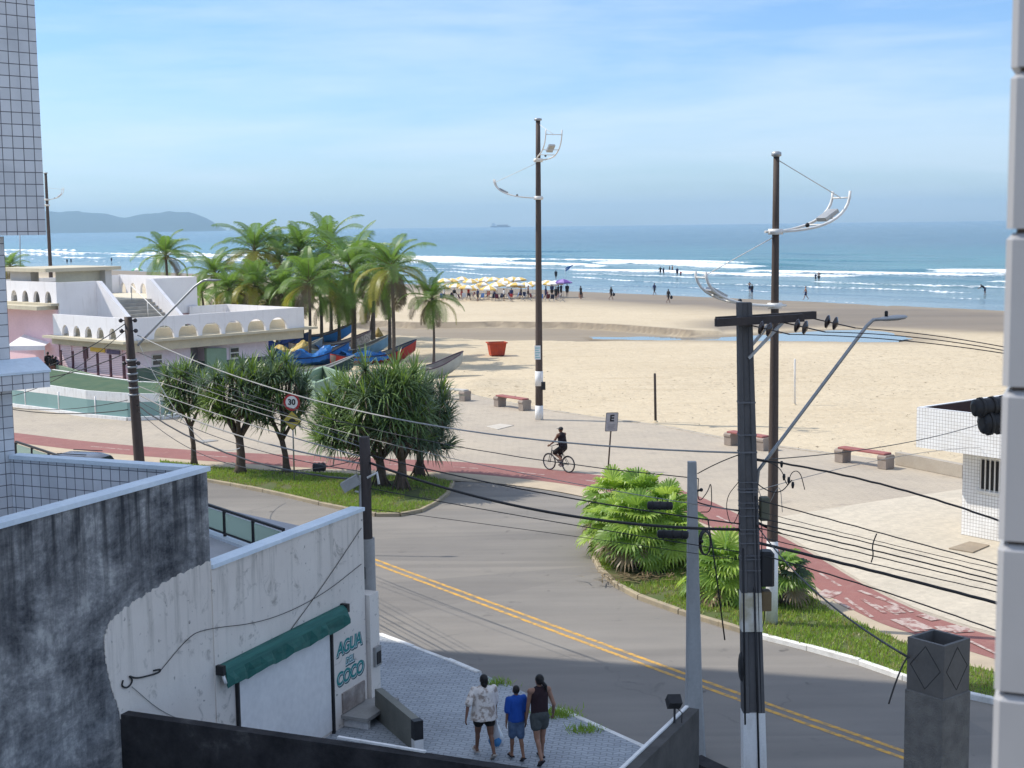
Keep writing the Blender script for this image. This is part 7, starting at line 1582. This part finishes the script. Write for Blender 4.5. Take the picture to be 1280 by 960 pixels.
Hh = 1.76; up = V((0, math.sin(.20), math.cos(.20))); hip = V((0, -.24, .99)); J = {'H': Hh, 'wide': 1.02, 'up': up, 'pelvis': hip, 'chest': hip + up * .215 * Hh, 'neck': hip + up * .315 * Hh, 'head': hip + up * .315 * Hh + V((0, .02, .155))}
for s_, nm, ped in ((-1, 'L', (-.18, .43)), (1, 'R', (.02, .17))):
    J['hip' + nm] = hip + V((s_ * .09, .02, -.03)); an = V((s_ * .13, ped[0] - .06, ped[1] + .11)); J['ankle' + nm] = an; J['toe' + nm] = an + V((s_ * .01, .20, -.06)); L1 = .245 * Hh; L2 = .245 * Hh; D = an - J['hip' + nm]; dd = min(D.length, (L1 + L2) * .995); a_ = (L1 ** 2 - L2 ** 2 + dd ** 2) / (2 * dd); hh_ = math.sqrt(max(0, L1 ** 2 - a_ ** 2)); dn = D.normalized(); fw = V((0, 1, 0)) - dn * dn.y; J['knee' + nm] = J['hip' + nm] + dn * a_ + fw.normalized() * hh_ + V((s_ * .03, 0, 0))
    sh = hip + up * .29 * Hh + V((s_ * .108 * Hh, 0, 0)); J['sh' + nm] = sh; wr2 = V((s_ * .285, .235, 1.06)) if s_ > 0 else V((-.285, .235, 1.06)); J['el' + nm] = sh.lerp(wr2, .52) + V((s_ * .06, -.06, -.05)); J['wr' + nm] = wr2; J['hand' + nm] = V((0, .9, -.4))
remesh(body_mb(J, face=V((-.2, 1, 0))), 'body', skin('tan2', (.21, .11, .07)), .0105, 3, rider); ob = remesh(shirt_mb(J, 0, -.02, .014, .004), 'vest', cloth('black_vest', (.018, .012, .016)), .012, 3, rider); remesh(shorts_mb(J, .85, .014), 'shorts', cloth('black', (.02, .018, .018)), .012, 3, rider)
mb = MB(); mb.ell(J['head'] + V((0, -.005, .03)), (.088, .105, .085), 14, 10); fx = V((-.2, 1, 0)).normalized(); mb.tube([J['head'] + fx * .08 + V((0, 0, .035)), J['head'] + fx * .17 + V((0, 0, .025))], [.075, .06], 10, sy=.12); mb.build('cap', BLACKP, rider)
for nm in 'LR': mb = MB(); cap(mb, J['ankle' + nm] + V((0, -.06, -.055)), J['toe' + nm] + V((0, -.01, .0)), .042, .034, 10); mb.build('shoe', cloth('grey_shoe', (.12, .11, .11)), rider)
# --- people far out on the beach and in the water
def far_person(label, px, py, Hh, pose, yawd, sk, tops, bottoms, z=-.12, group='people on the beach', extra=None, arms=None):
    g = G(px, py, z); o = thing('person', label, 'person', g, math.radians(yawd), group)
    L_, A_ = {'walk': (((.35, .1), (-.3, .35)), ((-.3, .12, .2), (.35, .12, .2))), 'stand': (((.03, 0), (-.03, 0)), ((.05, .12, .15), (0, .12, .2))), 'wade': (((.1, 0), (-.1, .1)), ((.2, .5, .4), (.1, .6, .3))), 'bend': (((.1, .1), (-.1, .1)), ((.9, .1, .2), (.8, .1, .2))), 'sit': (((1.45, 1.45), (1.45, 1.45)), ((.6, .15, .4), (.6, .15, .4)))}[pose]
    J = joints(Hh, L_, arms or A_, 1.0, .9 if pose == 'bend' else (-.25 if pose == 'sit' else 0))
    remesh(body_mb(J, False), 'body', skin(*sk), .022, 2, o)
    if tops: remesh(shirt_mb(J, .7, 0, .012), 'top', cloth(*tops), .026, 2, o)
    if bottoms: remesh(shorts_mb(J, .6), 'shorts', cloth(*bottoms), .026, 2, o)
    remesh(hair_mb(J, short=True), 'hair', HAIRM, .02, 1, o)
    if extra: extra(o, J)
    return o
DK = ('brown', (.16, .075, .045)); TN = ('tan', (.20, .10, .06)); BZ = ('bronze', (.25, .125, .08))
BL_ = ('black', (.02, .018, .018)); NV = ('navy', (.02, .03, .09)); WH = ('white_shirt', (.7, .7, .7)); RD = ('red', (.45, .04, .04)); OR = ('orange_cloth', (.6, .22, .05))
def sack(o, J): mb = MB(); c = J['wrR'] + V((.05, 0, -.2)); mb.ell(c, (.16, .2, .24), 8, 6); mb.build('carried_bag', cloth('dark_bag', (.03, .03, .035)), o)
def tray(o, J): mb = MB(); mb.rbox(-.75, -.35, .1, .6, .15, .8, .04); mb.build('carried_crate', cloth('brown_crate', (.3, .2, .15)), o)
SK2 = 1.0
far_person('dark clad vendor with a crate on the sand, nearest the umbrellas', 726, 374, 1.75, 'stand', -60, DK, BL_, BL_, extra=tray)
far_person('dark clad walker with a bag midway along the waterline', 764, 375, 1.75, 'walk', -70, DK, BL_, BL_, extra=sack)
far_person('dark clad walker at the water edge, further off than the bag carrier', 818, 369.5, 1.7, 'walk', 120, DK, NV, BL_)
far_person('dark clad walker with a backpack nearest on the wet sand', 835.5, 379, 1.75, 'walk', -60, DK, BL_, BL_, extra=sack)
far_person('tall bare chested person striding at the water edge right of the slim pole', 1007, 375, 1.75, 'walk', 90, BZ, None, NV)
far_person('person wading in the shallows left of the slim lamp pole', 940, 370, 1.6, 'stand', 30, DK, BL_, NV, z=-.45)
far_person('person beside the wader with one arm raised', 937, 366, 1.6, 'wade', -20, BZ, None, NV, z=-.5)
for k, (x, y, h_, ps, c) in enumerate([(825.5, 344, 1.7, 'wade', BL_), (829.5, 344, 1.6, 'stand', NV), (837, 342, 1.6, 'wade', BL_), (840.5, 342, 1.7, 'stand', None), (846.5, 346, 1.8, 'stand', NV), (851, 346.5, 1.2, 'wade', RD)]):
    far_person('%s bather from the left in the group amid the breakers' % ordw[k], x, y, h_, ps, 40 * k, TN if k % 2 else DK, c, BL_, z=-.75, group='bathers among the breakers')
far_person('left one of two bathers standing together at the right', 1019.5, 352, 1.4, 'wade', 20, DK, NV, BL_, z=-.7, group='bathers among the breakers'); far_person('taller right one of two bathers standing together at the right', 1023.5, 352.5, 1.8, 'stand', -20, DK, None, BL_, z=-.7, group='bathers among the breakers')
far_person('stooping person in the shallows at the far right edge', 1231, 369, 1.7, 'bend', 60, DK, BL_, NV, z=-.5)
far_person('standing person at the far left waterline', 84, 330.5, 1.7, 'stand', 0, DK, BL_, BL_, z=-.3); far_person('second standing person at the far left waterline', 89, 330, 1.7, 'walk', 40, TN, NV, BL_, z=-.3); far_person('lone wader far out behind the dark palm', 139.5, 328.5, 1.7, 'stand', 0, DK, BL_, NV, z=-.45)
far_person('person behind the purple umbrella standing in the shallows', 695, 349.5, 1.75, 'stand', 0, DK, BL_, BL_, z=-.4)
# people by the pavilion
def backpack(o, J): mb = MB(); c = J['chest'] + V((0, -.16, 0)); mb.rbox(-.14, .14, -.26, -.09, c.z - .25, c.z + .12, .04); mb.build('backpack', cloth('dark_bag', (.03, .03, .035)), o)
far_person('tall dark clad person at the foot of the pavilion ramp', 61, 474, 1.8, 'stand', 60, DK, BL_, BL_, z=.02, group='people by the pavilion', extra=backpack)
far_person('person in brown shorts behind the tall one by the ramp', 67, 474.5, 1.6, 'stand', 30, TN, BL_, ('brown_cloth', (.2, .1, .08)), z=.02, group='people by the pavilion'); far_person('bare legged person leaning on the ramp wall', 71, 474, 1.5, 'walk', -30, BZ, NV, ('brown_cloth', (.2, .1, .08)), z=.02, group='people by the pavilion')
# ------------------------------------------------------------------ beach umbrellas, chairs and their guests
UY = M('umbrella_yellow', (.74, .52, .16), (.68, .45, .12), 2, .7, 0); UW = M('umbrella_white', (.80, .78, .72), (.74, .72, .66), 2, .7, 0)
def umbrella(label, px, py, mats, R_=1.25, hgt=2.25, tilt=(0, 0), group='beach umbrellas near the water'):
    g = G(px, py, -.15); o = thing('beach_umbrella', label, 'umbrella', g, random.uniform(0, 1), group); mb = MB(); mb.tube([(0, 0, -.1), (0, 0, hgt)], .03, 6); mb.build('pole', WMETAL, o)
    mb = MB(); n = 8
    for k in range(n):
        a0, a1 = 2 * PI * k / n, 2 * PI * (k + 1) / n; am = (a0 + a1) / 2; pt = lambda a, r_, z: (r_ * math.cos(a), r_ * math.sin(a), z); m = k % 2
        mb.add([(0, 0, hgt), pt(a0, R_ * .5, hgt - .16), pt(a1, R_ * .5, hgt - .16), pt(a0, R_, hgt - .48), pt(am, R_ * .95, hgt - .46), pt(a1, R_, hgt - .48), pt(a0, R_, hgt - .66), pt(am, R_ * .95, hgt - .62), pt(a1, R_, hgt - .66)], [(0, 1, 2), (1, 3, 4, 2), (2, 4, 5), (3, 6, 7, 4), (4, 7, 8, 5)], m)
    ob = mb.build('canopy', mats, o); ob.rotation_euler = (tilt[0], tilt[1], 0); return o
rr = random.Random(31); ups = []
row1 = [(552, 374), (561, 372), (573, 373), (583, 376), (592, 374), (603, 371), (611, 376), (622, 373), (633, 372), (645, 373), (657, 371), (666, 370), (683, 370)]
row2 = [(556, 368), (566, 367), (577, 366), (588, 367), (597, 366), (608, 366), (618, 367), (630, 367), (641, 366), (650, 366)]
for k, (x, y) in enumerate(row1): umbrella('yellow and white umbrella, %s from the left in the front row' % ordw[k], x, y, [UY, UW] if k % 5 != 2 else [UW, UY], rr.uniform(1.15, 1.4), rr.uniform(2.0, 2.35), (rr.uniform(-.15, .15), rr.uniform(-.15, .15)))
for k, (x, y) in enumerate(row2): umbrella('yellow umbrella, %s from the left in the back row' % ordw[k], x, y, [UY, UW], rr.uniform(1.2, 1.4), rr.uniform(2.1, 2.5), (rr.uniform(-.1, .1), rr.uniform(-.1, .1)))
UP_ = M('umbrella_purple', (.16, .08, .32), (.12, .06, .26), 2, .7, 0); UV = M('umbrella_lilac', (.35, .25, .5), (.3, .2, .45), 2, .7, 0)
umbrella('purple umbrella at the right end of the umbrella rows', 704, 371, [UP_, UV], 1.3, 2.5, group='purple and white umbrellas'); umbrella('white umbrella left of the purple one', 694, 371, [UW, UW], 1.2, 2.3, group='purple and white umbrellas')
umbrella('yellow umbrella beside the tiled tower at the far left', 14, 381, [UY, UW], 1.2, 2.1, group='umbrella at the far left')
umbrella('green sun umbrella beyond the pavilion near the dark palm', 172, 347, [M('umbrella_green', (.12, .4, .25), (.1, .35, .2), 2), UW], 1.3, 2.1, group='umbrella at the far left')
kt = G(706, 352, -.3); kf = thing('beach_flag', 'blue streaming flags on a stick above the purple umbrella', 'flag', kt); mb = MB(); mb.tube([(0, 0, 0), (.1, 0, 2.6)], .03, 6); mb.build('stick', WMETAL, kf)
mb = MB()
for q, (z, l_) in enumerate(((2.5, 1.4), (2.1, .9))): mb.add([(.1, 0, z), (.1 + l_ * .5, .1, z + .25), (.1 + l_, 0, z + .5), (.1 + l_, .02, z + .3), (.1 + l_ * .5, .12, z - .05), (.1, .02, z - .3)], [(0, 1, 4, 5), (1, 2, 3, 4)], 0)
mb.build('cloth', M('blue_flag', (.05, .16, .4), (.04, .1, .3), 3), kf)
# folding chairs
def chair_parts(col):
    o = thing('beach_chair', 'x', 'beach chair', (0, 0, 0)); mb = MB()
    for s_ in (-.26, .26): mb.tube([(s_, .3, 0), (s_, -.28, .5)], .018, 5); mb.tube([(s_, -.32, 0), (s_, .28, .42), ], .018, 5); mb.tube([(s_, -.2, .36), (s_, -.45, .95)], .018, 5)
    mb.build('frame', GALV, o); mb = MB(); mb.sheet([(-.25, .28, .42), (.25, .28, .42), (.25, -.22, .36), (-.25, -.22, .36)]); mb.build('seat', col, o); mb = MB(); mb.sheet([(-.25, -.21, .37), (.25, -.21, .37), (.25, -.45, .95), (-.25, -.45, .95)]); mb.build('backrest', col, o); return o
cm = [cloth('chair_navy', (.03, .035, .07)), cloth('chair_maroon', (.14, .03, .04)), cloth('chair_white', (.6, .6, .6)), cloth('chair_blue', (.06, .14, .35))]
protos = [chair_parts(c) for c in cm]; used = [0] * 4; cn_ = ['navy', 'maroon', 'white', 'blue']
k = 0
for i in range(34):
    x = 553 + i * 4.55 + rr.uniform(-1.2, 1.2); y = 374.5 + rr.uniform(-2.2, 2.6); j = rr.choice((0, 0, 1, 1, 2, 3)); g = G(x, y, -.15); lb = '%s beach chair under the yellow umbrellas' % cn_[j]
    if used[j] == 0: o = protos[j]; o.location = g; o.rotation_euler = (0, 0, rr.uniform(0, 6.28)); o['label'] = lb; o['group'] = '%s beach chairs' % cn_[j]; used[j] = 1
    else: dup(protos[j], g, rr.uniform(0, 6.28), None, lb, '%s beach chairs' % cn_[j])
names = ['first', 'second', 'third', 'fourth', 'fifth', 'sixth', 'seventh', 'eighth', 'ninth', 'tenth', 'eleventh', 'twelfth', 'thirteenth', 'fourteenth']
cl_ = [WH, BL_, None, RD, NV, OR, None, WH, NV, BL_, None, WH, NV, BL_]
for k in range(14):
    x = 556 + k * 10.6 + rr.uniform(-2, 2); y = 375 + rr.uniform(-2, 2); far_person('%s beachgoer from the left among the umbrellas' % names[k], x, y, rr.uniform(1.55, 1.78), 'stand' if k % 3 else 'walk', rr.uniform(0, 360), (DK, TN, BZ)[k % 3], cl_[k], (NV, BL_, RD)[k % 3], z=-.15, group='beachgoers under the umbrellas')
for k, (x, y) in enumerate(((690, 371.5), (698, 372), (701.5, 371), (709, 371))): far_person('%s dark clad person from the left by the purple umbrella' % names[k], x, y, 1.75, 'stand', 60 * k, DK, BL_ if k % 2 else NV, BL_, z=-.15, group='people by the purple umbrella')
# distant cargo ship on the horizon
sp0 = A(625, 283.2, 9000); sh = thing('cargo_ship', 'faint distant cargo ship on the horizon left of the tall lamp pole', 'ship', (sp0.x, 9000, SEA_Z)); mb = MB(); mb.prism([(-60, 0, 0), (60, 0, 0), (70, 0, 9), (-62, 0, 9)], (0, 16, 0)); mb.build('hull', M('ship_hull', (.12, .12, .14)), sh); mb = MB(); mb.box(-52, -30, 2, 14, 9.02, 26); mb.build('superstructure', WHITE, sh); mb = MB(); mb.box(-20, 50, 2, 14, 9.02, 17); mb.build('containers', M('ship_deck_load', (.3, .2, .17)), sh)
# small debris on the sand
db = MB(); rr = random.Random(17)
for k in range(700):
    t_ = rr.random(); px = rr.uniform(560, 1255); py = (489 - (px - 640) * .045 + rr.gauss(0, 4)) if t_ < .35 else rr.uniform(430, 570)
    p = G(px, py, 0)
    if py > 500 + (px - 600) * .16: continue
    p.z = -.03; s_ = rr.uniform(.012, .04); a = rr.uniform(0, 6.28); d = V((math.cos(a), math.sin(a), 0)) * s_ * rr.uniform(1, 3); e = V((-d.y, d.x, 0)).normalized() * s_ * .6; db.add([p - d, p + e, p + d, p - e, p + V((0, 0, s_ * .7))], [(0, 1, 4), (1, 2, 4), (2, 3, 4), (3, 0, 4)])
tag(db.build('beach_debris', M('drift_debris', (.16, .12, .08), (.08, .06, .045), 3, .95)), kind='stuff')
